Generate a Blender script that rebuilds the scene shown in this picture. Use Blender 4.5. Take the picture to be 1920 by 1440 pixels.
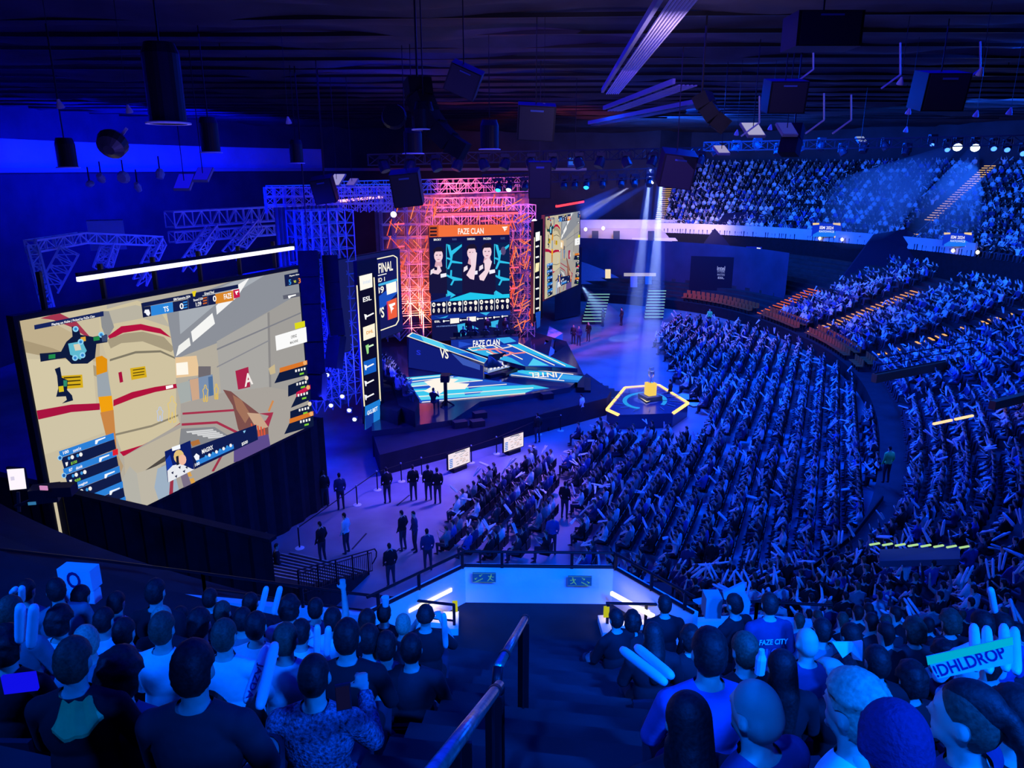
import bpy, bmesh, math, random
import numpy as np
from mathutils import Vector, Matrix, noise
random.seed(7); RNG = np.random.default_rng(7)
for _o in list(bpy.data.objects): bpy.data.objects.remove(_o)
SC = bpy.context.scene; C = SC.collection
# ------------------------------------------------------------------ camera, world, exposure
F = 1400.0; H = 15.0; TH = math.atan(405.0 / F)
cd = bpy.data.cameras.new('camera'); cam = bpy.data.objects.new('camera', cd); C.objects.link(cam)
cd.sensor_width = 36; cd.lens = F / 1920 * 36; cd.clip_start = 0.05; cd.clip_end = 500
cam.location = (0, 0, H); cam.rotation_euler = (math.pi / 2 - TH, 0, 0); SC.camera = cam
SC.view_settings.view_transform = 'Standard'; SC.view_settings.look = 'None'
SC.view_settings.exposure = 0; SC.view_settings.gamma = 1; SC.view_settings.use_curve_mapping = False
w = bpy.data.worlds.new('world'); SC.world = w; w.use_nodes = True
w.node_tree.nodes['Background'].inputs[0].default_value = (0.0, 0.0, 1, 1)
w.node_tree.nodes['Background'].inputs[1].default_value = 0.006
cy = SC.cycles
cy.max_bounces = 4; cy.diffuse_bounces = 2; cy.glossy_bounces = 2; cy.transmission_bounces = 2; cy.volume_bounces = 0
cy.transparent_max_bounces = 6; cy.sample_clamp_indirect = 3; cy.caustics_reflective = False; cy.caustics_refractive = False
LIGHTS = []
def light(kind, loc, to, col, power, size=1, spot=40, blend=.5, sy=None, name='rig_or_added_light'):
    d = bpy.data.lights.new(name, kind); d.color = col; d.energy = power
    if kind == 'AREA':
        d.size = size
        if sy: d.shape = 'RECTANGLE'; d.size_y = sy
    else: d.shadow_soft_size = size
    if kind == 'SPOT': d.spot_size = math.radians(spot); d.spot_blend = blend
    o = bpy.data.objects.new(name, d); C.objects.link(o); o.location = loc
    o.rotation_euler = (Vector(to) - Vector(loc)).to_track_quat('-Z', 'Y').to_euler()
    LIGHTS.append(o); return o
BL = (0.0, .10, 1.0); DB = (0.0, .004, 1.0)
# house rig and a few added lamps: blue washes hung under the roof
light('SPOT', (7, -3, 18.6), (2.5, 9, 8.6), BL, 17000, .5, 74, .8)
light('SPOT', (3, -1, 18.8), (.6, 11.4, 8.1), (0, .095, 1), 17000, .3, 26, .5)     # tight one on the balcony parapet
light('AREA', (6, 40, 19.3), (6, 40, 0), (0, 0, 1), 5000, 34)                   # faint deep blue fill added to lift the blacks, no fixture of its own
light('AREA', (0, 8, 19.2), (0, 9, 8), (0, 0, 1), 500, 10)            # wash over the near stand, from behind it
light('SPOT', (-9, 1, 18.2), (-4, 9, 8.6), BL, 7000, .5, 80, .9)
light('AREA', (12, 47, 19.2), (13, 46, 0), (0.0, .07, 1), 18000, 10)             # wash over the arena floor crowd
light('AREA', (14, 66, 19), (34, 62, 3), (0.0, .08, 1), 13500, 10)             # lower stand opposite
light('AREA', (24, 31, 19.3), (19, 29, 2), (0.0, .06, 1), 7000, 8)  # lower stand near side
light('SPOT', (-1.5, -1, 19), (1.3, 2.6, 13), BL, 4200, .2, 34, .6)              # small added spot on the close shaved head
light('AREA', (16, 76, 18.6), (33, 98, 11), (0.01, .12, 1), 15000, 10)         # upper stand opposite
light('AREA', (36, 55, 18.6), (50, 68, 10), (0.01, .12, 1), 8000, 8)
light('SPOT', (-15, 37.5, 3), (-9.6, 40.5, 7.5), DB, 26000, .8, 76, .5)  # deep blue flood on the scaffolding
light('SPOT', (-17, 44, 15), (-9, 47, 12), DB, 9000, .8, 80, .5)
light('SPOT', (-2, 58, 15), (24, 64, 1), (1, .30, .22), 9000, 1, 34, .8)                       # added red spot so the orange seats show, as stage spill
light('AREA', (-12, 31, 12), (-9, 36, 0), DB, 3000, 3)
light('SPOT', (-26, 16, 9), (-14, 40, 15), DB, 70000, 1, 90, .6)
light('AREA', (-27, 66, 15.3), (-36, 70, 16.6), DB, 12000, 16, sy=1)             # cove light over the ledge of the stage-side wall
light('AREA', (-29, 34, 15.3), (-38, 32, 16.8), DB, 9000, 12, sy=1)
light('SPOT', (-8, 60.5, 3), (-4, 58, 11), (1, .13, .05), 7000, 1, 56)            # red wash in the scaffolding round the main screen
light('SPOT', (-7.5, 53, 2.2), (-6, 58.5, 6.8), (1, .14, .06), 22000, .6, 58, .5)
light('SPOT', (3.4, 53.5, 2.4), (2.3, 59, 7), (1, .13, .05), 20000, .5, 54, .5)
light('SPOT', (-3, 51, 15.5), (-2, 58, 11.5), (1, .12, .07), 22000, .6, 80, .7)
light('SPOT', (3, 38, 17), (-1.5, 33.5, 0), (.40, .20, 1), 19000, 1.5, 48, .9)
light('SPOT', (6, 60, 17), (9, 68, 0), (.30, .18, .8), 5000, 1.5, 60, .9)                # lavender lamps added in place of screen spill before the stage
light('AREA', (3, 30, 17), (2, 45, 20), (.22, .10, 1), 260, 10)
light('AREA', (-5, 13, 9), (-4, 17, 20), (.14, .10, 1), 700, 6)               # added lamp in place of screen spill up on the roof cloth

light('SPOT', (-7, 43, 9.5), (-7.5, 46, 2.6), (.7, .65, 1), 1500, .3, 50, .8)      # added to brighten the guests at the stage side
# ------------------------------------------------------------------ helpers
def ray(px, py):
    u = (px - 960) / F; v = (py - 720) / F
    return Vector((u, math.cos(TH) - v * math.sin(TH), -math.sin(TH) - v * math.cos(TH)))
CAM = Vector((0, 0, H))
def onz(px, py, z):
    r = ray(px, py); return CAM + r * ((z - H) / r.z)
def aty(px, py, y):
    r = ray(px, py); return CAM + r * (y / r.y)
def atzc(px, py, zc): return CAM + ray(px, py) * zc
def proj(p):
    x, y, z = p[0], p[1], p[2] - H
    zc = y * math.cos(TH) - z * math.sin(TH)
    if zc < .1: return None
    return 960 + F * x / zc, 720 + F * (-z * math.cos(TH) - y * math.sin(TH)) / zc
def lin(c): return tuple((x / 12.92 if x <= .04045 else ((x + .055) / 1.055) ** 2.4) for x in c)
def hx(s):
    s = s.lstrip('#'); return lin([int(s[i:i + 2], 16) / 255 for i in (0, 2, 4)])
MATS = {}
def mat(name, col, rough=.7, metal=0, var=.0, scale=8, bump=0, spec=.3):
    if name in MATS: return MATS[name]
    m = bpy.data.materials.new(name); m.use_nodes = True; nt = m.node_tree; b = nt.nodes['Principled BSDF']
    b.inputs['Base Color'].default_value = (*col, 1); b.inputs['Roughness'].default_value = rough
    b.inputs['Metallic'].default_value = metal; b.inputs['Specular IOR Level'].default_value = spec
    if var or bump:
        tc = nt.nodes.new('ShaderNodeTexCoord'); n = nt.nodes.new('ShaderNodeTexNoise'); n.inputs['Scale'].default_value = scale
        n.inputs['Detail'].default_value = 4; nt.links.new(tc.outputs['Object'], n.inputs['Vector'])
        if var:
            r = nt.nodes.new('ShaderNodeValToRGB'); nt.links.new(n.outputs['Fac'], r.inputs['Fac'])
            r.color_ramp.elements[0].position = .3; r.color_ramp.elements[1].position = .7
            r.color_ramp.elements[0].color = (*[c * (1 - var) for c in col], 1); r.color_ramp.elements[1].color = (*[min(1, c * (1 + var)) for c in col], 1)
            nt.links.new(r.outputs['Color'], b.inputs['Base Color'])
        if bump:
            bp = nt.nodes.new('ShaderNodeBump'); bp.inputs['Strength'].default_value = bump; bp.inputs['Distance'].default_value = .02
            nt.links.new(n.outputs['Fac'], bp.inputs['Height']); nt.links.new(bp.outputs['Normal'], b.inputs['Normal'])
    MATS[name] = m; return m
def em(s, k=1.0):
    key = f'glow {s} {k}'
    if key in MATS: return MATS[key]
    m = bpy.data.materials.new(key); m.use_nodes = True; nt = m.node_tree; nt.nodes.remove(nt.nodes['Principled BSDF'])
    e = nt.nodes.new('ShaderNodeEmission'); e.inputs[0].default_value = (*hx(s), 1); e.inputs[1].default_value = k
    nt.links.new(e.outputs[0], nt.nodes['Material Output'].inputs[0]); MATS[key] = m; return m
def tag(o, label=None, cat=None, group=None, kind=None):
    if label: o['label'] = label
    if cat: o['category'] = cat
    if group: o['group'] = group
    if kind: o['kind'] = kind
    return o
def empty(name, loc, label, cat, group=None, rz=0):
    o = bpy.data.objects.new(name, None); C.objects.link(o); o.location = loc; o.rotation_euler = (0, 0, rz); o.empty_display_size = .2
    return tag(o, label, cat, group)
def link(o, parent=None):
    C.objects.link(o)
    if parent is not None:
        o.parent = parent
        if parent.parent is None and parent.type == 'EMPTY' or True:
            bpy.context.view_layer.update() if False else None
    return o
class MB:
    def __init__(s): s.v = []; s.f = []; s.m = []; s.ms = []
    def mi(s, m):
        if m not in s.ms: s.ms.append(m)
        return s.ms.index(m)
    def add(s, vs, fs, m):
        k = len(s.v); s.v += [tuple(v) for v in vs]; i = s.mi(m)
        for f in fs: s.f.append([k + a for a in f]); s.m.append(i)
    def box(s, c, d, m, rz=0, M=None):
        R = M if M is not None else Matrix.Rotation(rz, 3, 'Z'); c = Vector(c)
        vs = [c + R @ Vector((x * d[0] / 2, y * d[1] / 2, z * d[2] / 2)) for x in (-1, 1) for y in (-1, 1) for z in (-1, 1)]
        s.add(vs, [(0, 1, 3, 2), (4, 6, 7, 5), (0, 4, 5, 1), (2, 3, 7, 6), (0, 2, 6, 4), (1, 5, 7, 3)], m)
    def bar(s, a, b, w, m, h=None, n=4):
        a = Vector(a); b = Vector(b); d = b - a
        if d.length < 1e-5: return
        q = d.to_track_quat('Z', 'Y').to_matrix(); h = h or w
        if n == 4: ring = [(-w / 2, -h / 2), (w / 2, -h / 2), (w / 2, h / 2), (-w / 2, h / 2)]
        else: ring = [(w / 2 * math.cos(2 * math.pi * i / n), h / 2 * math.sin(2 * math.pi * i / n)) for i in range(n)]
        vs = [a + q @ Vector((x, y, 0)) for x, y in ring] + [b + q @ Vector((x, y, 0)) for x, y in ring]
        fs = [(i, (i + 1) % n, n + (i + 1) % n, n + i) for i in range(n)] + [tuple(range(n))[::-1], tuple(range(n, 2 * n))]
        s.add(vs, fs, m)
    def lathe(s, prof, m, n=16, M=None, loc=(0, 0, 0), cap=True):
        M = M or Matrix.Identity(3); loc = Vector(loc); vs = []; fs = []
        for r, z in prof:
            for i in range(n): vs.append(loc + M @ Vector((r * math.cos(2 * math.pi * i / n), r * math.sin(2 * math.pi * i / n), z)))
        for k in range(len(prof) - 1):
            for i in range(n): fs.append((k * n + i, k * n + (i + 1) % n, (k + 1) * n + (i + 1) % n, (k + 1) * n + i))
        if cap: fs += [tuple(range(n))[::-1], tuple(range((len(prof) - 1) * n, len(prof) * n))]
        s.add(vs, fs, m)
    def prism(s, pts, off, m):
        n = len(pts); off = Vector(off); vs = [Vector(p) for p in pts] + [Vector(p) + off for p in pts]
        s.add(vs, [tuple(range(n))[::-1], tuple(range(n, 2 * n))] + [(i, (i + 1) % n, n + (i + 1) % n, n + i) for i in range(n)], m)
    def quad(s, a, b, c, d, m): s.add([a, b, c, d], [(0, 1, 2, 3)], m)
    def mesh(s, name, smooth=False):
        me = bpy.data.meshes.new(name); me.from_pydata(s.v, [], s.f)
        for m in s.ms: me.materials.append(m)
        me.polygons.foreach_set('material_index', s.m)
        if smooth: me.polygons.foreach_set('use_smooth', [True] * len(s.f))
        me.update(); return me
    def build(s, name, parent=None, smooth=False, fix=True):
        me = s.mesh(name, smooth)
        if fix:
            bm = bmesh.new(); bm.from_mesh(me); bmesh.ops.recalc_face_normals(bm, faces=bm.faces); bm.to_mesh(me); bm.free()
        o = bpy.data.objects.new(name, me); C.objects.link(o)
        if parent is not None: setp(o, parent)
        return o
def basis(p):
    M = Matrix.LocRotScale(p.location, p.rotation_quaternion if p.rotation_mode == 'QUATERNION' else p.rotation_euler, p.scale)
    return basis(p.parent) @ p.matrix_parent_inverse @ M if p.parent else M
def setp(o, p):                       # parts are modelled in world coordinates: keep them where they are
    o.parent = p; o.matrix_parent_inverse = basis(p).inverted()
def cp(o, parent=None):
    c = o.copy(); C.objects.link(c)
    if parent is not None: c.parent = parent
    for ch in o.children: cp(ch, c)
    return c

# common materials
BLK = mat('black cloth', (.006, .006, .012), .9, var=.3, scale=3)
BLKM = mat('black metal', (.012, .012, .018), .45, .3)
GREYM = mat('aluminium truss', (.55, .55, .58), .35, .6)
NAVY = mat('dark plastic', (.02, .02, .035), .5)
WHT = mat('white paint', (.78, .78, .8), .6, var=.06, scale=2)
CONC = mat('dark concrete step', (.022, .022, .028), .8, var=.25, scale=1.5)
WARM = em('#fff0cc', 1.6); WARM2 = em('#ffcf9a', 1.3)

# ------------------------------------------------------------------ the setting
# arena floor: wet-looking grey screed with scuffs
fm = mat('arena floor screed', (.24, .23, .26), .38, var=.35, scale=.35, bump=.15, spec=.5)
b = MB(); b.add([(-60, 8, 0), (60, 8, 0), (60, 120, 0), (-60, 120, 0)], [(0, 1, 2, 3)], fm)
tag(b.build('floor', fix=False), kind='structure')
for x0, y0, x1, y1, lb in [(660, 1030, 687, 1000, 'beside the person in a pale sweater'), (744, 948, 768, 928, 'beside the trio before the screens'), (722, 1052, 750, 1028, 'beside the pair on the open floor')]:
    b = MB(); b.bar(onz(x0, y0, .008), onz(x1, y1, .008), .07, mat('dark tape', (.03, .03, .04)), .01)
    tag(b.build('floor_tape'), 'dark tape line stuck on the arena floor ' + lb, 'tape')
CU = Vector((7, 54.5, 0))
def up(t, off, z): return Vector((CU.x + (38 + off) * math.cos(t), CU.y + (44 + off) * math.sin(t), z))
ZF = 7.1
ROWD, ROWH = .8, .45
def rad(a): return math.radians(a)
# aisle through the camera: direction from ellipse centre
TC = math.atan2(-54.5 / 55, -7 / 49)
def terrace(name, t0, t1, nrow, front=0.0, skip=None):
    b = MB(); N = max(8, int(abs(t1 - t0) / rad(1.5)))
    for k in range(nrow):
        z0 = ZF + k * ROWH; o0 = front + k * ROWD
        for i in range(N):
            ta = t0 + (t1 - t0) * i / N; tb = t0 + (t1 - t0) * (i + 1) / N
            A, B2 = up(ta, o0, z0), up(tb, o0, z0); C2, D = up(tb, o0 + ROWD, z0), up(ta, o0 + ROWD, z0)
            b.quad(A, B2, C2, D, CONC)
            U = Vector((0, 0, ROWH)); b.quad(D, C2, C2 + U, D + U, CONC)
    # closed front and underside
    for i in range(N):
        ta = t0 + (t1 - t0) * i / N; tb = t0 + (t1 - t0) * (i + 1) / N
        b.quad(up(ta, front, 4.6), up(tb, front, 4.6), up(tb, front, ZF), up(ta, front, ZF), BLK)
        b.quad(up(ta, front, 4.6), up(tb, front, 4.6), up(tb, front + nrow * ROWD, 5.5), up(ta, front + nrow * ROWD, 5.5), BLK)
    return tag(b.build(name, fix=False), kind='structure')
HW = .030   # half angle of the central stair
terrace('floor_upper_stand_near_a', rad(-122), TC - HW, 16)
terrace('floor_upper_stand_near_b', TC + HW, rad(-20), 16)
terrace('floor_upper_stand_far', rad(-20), rad(72), 18)
# outer walls, ring
b = MB(); wm = mat('navy hall wall', (.035, .035, .05), .8, var=.25, scale=.4)
ts = [rad(a) for a in range(-122, 239, 4)]
def ringp(t, z):
    off = 15.0 if (t < rad(73)) else 9.0
    return up(t, off, z)
lit_band = mat('lit band plaster', (.5, .5, .55), .8, var=.2, scale=.2)  # paler where the cove light falls: light put into the wall colour
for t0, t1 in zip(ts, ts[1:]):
    for za, zb, mm in ((0, 15, wm), (15, 17.2, lit_band if t0 > rad(128) else wm), (17.2, 20.3, wm)): b.quad(ringp(t0, za), ringp(t1, za), ringp(t1, zb), ringp(t0, zb), mm)
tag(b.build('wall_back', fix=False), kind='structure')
b = MB()                           # ledge of the stage-side wall
for t0, t1 in zip(ts, ts[1:]):
    if t0 >= rad(84) and t1 <= rad(236):
        b.prism([up(t0, 9, 15.0), up(t1, 9, 15.0), up(t1, 7.6, 15.0), up(t0, 7.6, 15.0)], (0, 0, -.35), mat('ledge plaster', (.3, .3, .33)))
tag(b.build('trim_1', fix=False), kind='structure')
# roof cloth: sagging black fabric over battens
rm = mat('roof cloth', (.045, .04, .055), .75, var=.35, scale=.5, bump=.3)
nx, ny = 130, 190; vs = []; fs = []
for j in range(ny + 1):
    for i in range(nx + 1):
        x = -58 + i * 118 / nx; y = -22 + j * 142 / ny
        sag = .28 * abs(math.sin(y * math.pi / 3.2 + .5 * math.sin(x * .11))) ** .7
        nn = noise.noise(Vector((x * .16, y * .5, 0))) * .45 + noise.noise(Vector((x * .5, y * 1.3, 3))) * .13
        vs.append((x, y, 20.0 - sag + nn * .8))
for j in range(ny):
    for i in range(nx):
        a = j * (nx + 1) + i; fs.append((a, a + nx + 1, a + nx + 2, a + 1))
b = MB(); b.add(vs, fs, rm); ceil = tag(b.build('ceiling', smooth=True, fix=False), kind='structure')
for k in range(24):
    b = MB(); y = 4 + k * 3.2
    pts = [(x, y - .5 * math.sin(x * .11) * 1.0, 19.72) for x in range(-48, 49, 6)]
    for p, q in zip(pts, pts[1:]): b.bar(p, q, .10, BLKM, .14)
    for p in pts[::2]: b.bar(p, (p[0], p[1], 20.1), .03, BLKM)
    b.build('batten', ceil)
# parapet of the upper stand opposite with its concourse behind
pm = mat('parapet plaster', (.62, .58, .62), .7, var=.08, scale=.6)
b = MB()
for i in range(60):
    t0 = rad(20) + rad(74) * i / 60; t1 = rad(20) + rad(74) * (i + 1) / 60
    b.quad(up(t0, -.05, 7.15), up(t1, -.05, 7.15), up(t1, -.05, 8.35), up(t0, -.05, 8.35), pm)
    b.quad(up(t0, -.05, 8.35), up(t1, -.05, 8.35), up(t1, .2, 8.35), up(t0, .2, 8.35), pm)
    b.quad(up(t0, .2, 8.35), up(t1, .2, 8.35), up(t1, .2, 7.1), up(t0, .2, 7.1), pm)
tag(b.build('wall_right', fix=False), kind='structure')
# ------------------------------------------------------------------ lower stand (a loft outwards from its inner edge)
INN = [(-12, 27.5), (-5, 25.2), (2, 23.6), (8.9, 23.6), (13.8, 27.2), (18.4, 34.9), (22.2, 43.7), (24.6, 52.6), (25.1, 62), (23.3, 73), (18.9, 80.5), (10, 86), (0, 88)]
def catmull(P, n=12):
    P = [Vector((*p, 0)) for p in P]; out = []
    for i in range(len(P) - 1):
        a = P[max(0, i - 1)]; b_ = P[i]; c = P[i + 1]; d = P[min(len(P) - 1, i + 2)]
        for k in range(n):
            t = k / n
            out.append(.5 * ((2 * b_) + (c - a) * t + (2 * a - 5 * b_ + 4 * c - d) * t * t + (3 * b_ - a - 3 * c + d) * t ** 3))
    return out + [P[-1]]
IC = catmull(INN); SL = [0.0]
for p, q in zip(IC, IC[1:]): SL.append(SL[-1] + (q - p).length)
def inn(s, off, z):
    i = int(np.clip(np.searchsorted(SL, s) - 1, 0, len(IC) - 2)); t = (s - SL[i]) / (SL[i + 1] - SL[i])
    j0, j1 = max(0, i - 2), min(len(IC) - 1, i + 3); T = (IC[j1] - IC[j0]).normalized()
    p = IC[i].lerp(IC[i + 1], t); N = Vector((T.y, -T.x, 0))
    return Vector((p.x + N.x * off, p.y + N.y * off, z)), N
LROWD, LROWH, LN, LZ0, LOFF = .85, .33, 14, 1.0, 1.2
def lower(s0, s1, name):
    b = MB(); n = int((s1 - s0) / 1.2)
    for i in range(n):
        a, e = s0 + (s1 - s0) * i / n, s0 + (s1 - s0) * (i + 1) / n
        b.quad(inn(a, 0, 0)[0], inn(e, 0, 0)[0], inn(e, 0, LZ0)[0], inn(a, 0, LZ0)[0], BLK)
        b.quad(inn(a, 0, LZ0)[0], inn(e, 0, LZ0)[0], inn(e, LOFF, LZ0)[0], inn(a, LOFF, LZ0)[0], CONC)
        for k in range(LN):
            z = LZ0 + k * LROWH; o = LOFF + k * LROWD
            b.quad(inn(a, o, z)[0], inn(e, o, z)[0], inn(e, o, z + LROWH)[0], inn(a, o, z + LROWH)[0], CONC)
            b.quad(inn(a, o, z + LROWH)[0], inn(e, o, z + LROWH)[0], inn(e, o + LROWD, z + LROWH)[0], inn(a, o + LROWD, z + LROWH)[0], CONC)
    return tag(b.build(name, fix=False), kind='structure')
S_A = 17.5                       # where the seated part begins, just past the black drape box
S_END = SL[-1]
lower(15.5, S_END - 6, 'floor_lower_stand')
def s_near(p):
    return SL[int(np.argmin([(q.x - p.x) ** 2 + (q.y - p.y) ** 2 for q in IC]))]
S1 = s_near(onz(1440, 590, 1)); S2 = s_near(onz(1565, 628, 1)); S3 = s_near(onz(1635, 680, 1)); S4 = s_near(onz(1668, 800, 1))
# ------------------------------------------------------------------ people: one continuous skin from capsules, fused by a voxel remesh
def capsules(bm, segs, ells):
    for a, b_, r0, r1 in segs:
        a = Vector(a); b_ = Vector(b_); d = b_ - a; q = d.to_track_quat('Z', 'Y').to_matrix().to_4x4()
        bmesh.ops.create_cone(bm, cap_ends=True, segments=14, radius1=r0, radius2=r1, depth=d.length, matrix=Matrix.Translation((a + b_) / 2) @ q)
        for p, r in ((a, r0), (b_, r1)):
            bmesh.ops.create_icosphere(bm, subdivisions=2, radius=r, matrix=Matrix.Translation(p))
    for c, r in ells:
        bmesh.ops.create_icosphere(bm, subdivisions=3, radius=1, matrix=Matrix.Translation(Vector(c)) @ Matrix.Diagonal((*r, 1)))
def fuse(name, segs, ells, voxel, smooth=2, dec=None):
    bm = bmesh.new(); capsules(bm, segs, ells); me = bpy.data.meshes.new('t'); bm.to_mesh(me); bm.free()
    o = bpy.data.objects.new('t', me); C.objects.link(o)
    r = o.modifiers.new('r', 'REMESH'); r.mode = 'VOXEL'; r.voxel_size = voxel; r.use_smooth_shade = True
    if smooth: s_ = o.modifiers.new('s', 'SMOOTH'); s_.iterations = smooth; s_.factor = .5
    if dec: d = o.modifiers.new('d', 'DECIMATE'); d.ratio = dec
    dg = bpy.context.evaluated_depsgraph_get(); out = bpy.data.meshes.new_from_object(o.evaluated_get(dg)); out.name = name
    bpy.data.objects.remove(o); bpy.data.meshes.remove(me); return out
def arm(side, el, wr, hand=None, curl=.5):
    """upper arm, forearm, palm, four fingers and a thumb"""
    s_ = side; sh = Vector((.185 * s_, 0, 1.03)); el = Vector(el); wr = Vector(wr)
    f = (Vector(hand) if hand else (wr - el)).normalized()
    seg = [(sh, el, .055, .042), (el, wr, .042, .028)]
    side_v = f.cross(Vector((0, 0, 1)))
    if side_v.length < .2: side_v = Vector((1, 0, 0))
    side_v.normalize(); nrm = side_v.cross(f).normalized()
    pc = wr + f * .045
    ell = []
    for k, off in enumerate((-.028, -.009, .010, .029)):
        base = wr + f * .02 + side_v * off * .7; kn = wr + f * .088 + side_v * off
        seg.append((base, kn, .014, .012))
        L = (.036, .042, .040, .031)[k]
        m = kn + (f * (1 - curl * .5) - nrm * curl * .8).normalized() * L; tip = m + (f * (1 - curl) - nrm * curl * 1.2).normalized() * L * .9
        seg += [(kn, m, .0115, .0105), (m, tip, .0105, .009)]
    tb = wr + f * .03 - side_v * .03 * s_; seg += [(tb, tb + (f * .5 - side_v * s_ * .8 - nrm * .3).normalized() * .04, .014, .012), (tb + (f * .5 - side_v * s_ * .8 - nrm * .3).normalized() * .04, tb + (f * .9 - side_v * s_ * .6 - nrm * .5).normalized() * .062, .012, .010)]
    return seg, ell
def figure(pose):
    hz = .035
    ell = [((0, 0, .93), (.178, .118, .20)), ((0, -.005, .72), (.155, .115, .20)), ((0, 0, .55), (.175, .14, .12)),
           ((0, hz, 1.285), (.076, .094, .108)), ((0, hz + .022, 1.215), (.056, .068, .06)), ((0, hz - .03, 1.27), (.071, .07, .085)),
           ((0, hz + .098, 1.255), (.012, .018, .022)), ((0, hz + .08, 1.30), (.045, .02, .012)), ((0, hz + .086, 1.21), (.024, .012, .010)), ((0, hz + .078, 1.172), (.025, .018, .016)),
           ((.079, hz - .005, 1.262), (.011, .020, .033)), ((-.079, hz - .005, 1.262), (.011, .020, .033))]
    seg = [((0, 0, 1.05), (0, hz - .01, 1.19), .058, .054), ((.15, 0, 1.03), (0, 0, 1.09), .058, .06), ((-.15, 0, 1.03), (0, 0, 1.09), .058, .06)]
    if pose == 'stand':
        off = .36
        for s_ in (1, -1):
            seg += [((.09 * s_, 0, .52), (.11 * s_, .03, .05), .085, .055), ((.11 * s_, .03, .05), (.12 * s_, -.02, -.36), .055, .04), ((.12 * s_, -.02, -.37), (.13 * s_, .13, -.405), .04, .032)]
    else:
        for s_ in (1, -1):
            seg += [((.09 * s_, 0, .53), (.14 * s_, .42, .53), .085, .06), ((.14 * s_, .42, .53), (.13 * s_, .42, .10), .058, .04), ((.13 * s_, .41, .05), (.15 * s_, .58, .035), .042, .033)]
    A = {'lap': ((.26, .05, .78), (.15, .30, .66), (.24, .1, .75), (.13, .30, .66)),
         'stand': ((.25, -.03, .78), (.24, .08, .54), (.25, -.03, .78), (.24, .08, .54)),
         'phone': ((.27, .12, .80), (.18, .36, .93), (.26, .05, .78), (.15, .30, .66)),
         'hold': ((.26, .05, .78), (.15, .30, .66), (.23, .22, 1.0), (.13, .36, 1.24)),
         'raise': ((.30, .16, 1.12), (.26, .28, 1.36), (.26, .05, .78), (.15, .30, .66)),
         'cheer': ((.33, .12, 1.16), (.30, .20, 1.42), (.33, .12, 1.16), (.27, .24, 1.40)),
         'clap': ((.27, .16, .84), (.13, .38, 1.0), (.27, .16, .84), (.11, .38, 1.02))}[pose]
    for s_, e, w_ in ((1, A[0], A[1]), (-1, A[2], A[3])):
        sg, el = arm(s_, (e[0] * s_, e[1], e[2]), (w_[0] * s_, w_[1], w_[2]), curl=.8 if pose in ('hold', 'raise', 'cheer', 'clap', 'phone') else .35)
        seg += sg; ell += el
    return seg, ell
SKIN = mat('skin', (.62, .42, .33), .55, var=.08, scale=20); HAIRD = mat('dark hair', (.018, .012, .012), .6, var=.5, scale=60, bump=.2)
HAIRB = mat('brown hair', (.09, .055, .035), .6, var=.4, scale=60, bump=.2); HAIRG = mat('fair hair', (.42, .33, .22), .6, var=.3, scale=60, bump=.2)
JEAN = mat('dark trousers', (.03, .035, .06), .8)
SH = {}
for nm, c in dict(black=(.012, .012, .016), charcoal=(.035, .035, .045), navy=(.03, .04, .13), blue=(.05, .10, .38), grey=(.20, .20, .22), white=(.80, .80, .80), teal=(.02, .95, .30)).items():
    SH[nm] = mat(nm + ' shirt cloth', c, .85, var=.12, scale=9, bump=.25)
SH['knit'] = mat('speckled knit', (.16, .16, .24), .9, var=.9, scale=55, bump=1)
SH['lime'] = mat('lime vest', (.10, 1, .22), .7)
SH['orange'] = mat('orange shirt cloth', (.5, .12, .03), .8)
def shirt_zone(c, arms_bare):
    return c.z < 1.135 - .35 * max(0, c.y) and not (c.z > 1.115 and abs(c.x) < .068)
def split(me, pred, name, off):
    bm = bmesh.new(); bm.from_mesh(me)
    bmesh.ops.delete(bm, geom=[f for f in bm.faces if not pred(f.calc_center_median())], context='FACES')
    for _ in range(7):
        be = [e for e in bm.edges if e.is_boundary]; nb = {}
        for e in be:
            for a, c in ((e.verts[0], e.verts[1]), (e.verts[1], e.verts[0])): nb.setdefault(a, []).append(c.co.copy())
        for v, l in nb.items():
            if len(l) == 2: v.co = v.co * .4 + (l[0] + l[1]) * .3
    bm.normal_update(); nn = [v.normal.copy() for v in bm.verts]
    for v, n in zip(bm.verts, nn): v.co += n * (off(v.co) if callable(off) else off)
    out = bpy.data.meshes.new(name); bm.to_mesh(out); bm.free()
    out.polygons.foreach_set('use_smooth', [True] * len(out.polygons)); return out
HZ = .035
def is_hair(c): return c.z > 1.20 and (c.y < HZ + .015 + (c.z - 1.27) * .75) and not (abs(c.x) > .075 and c.z < 1.30) and c.z > 1.20
BODY = {}
def on_arm(c, pose, segs): return False
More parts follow.
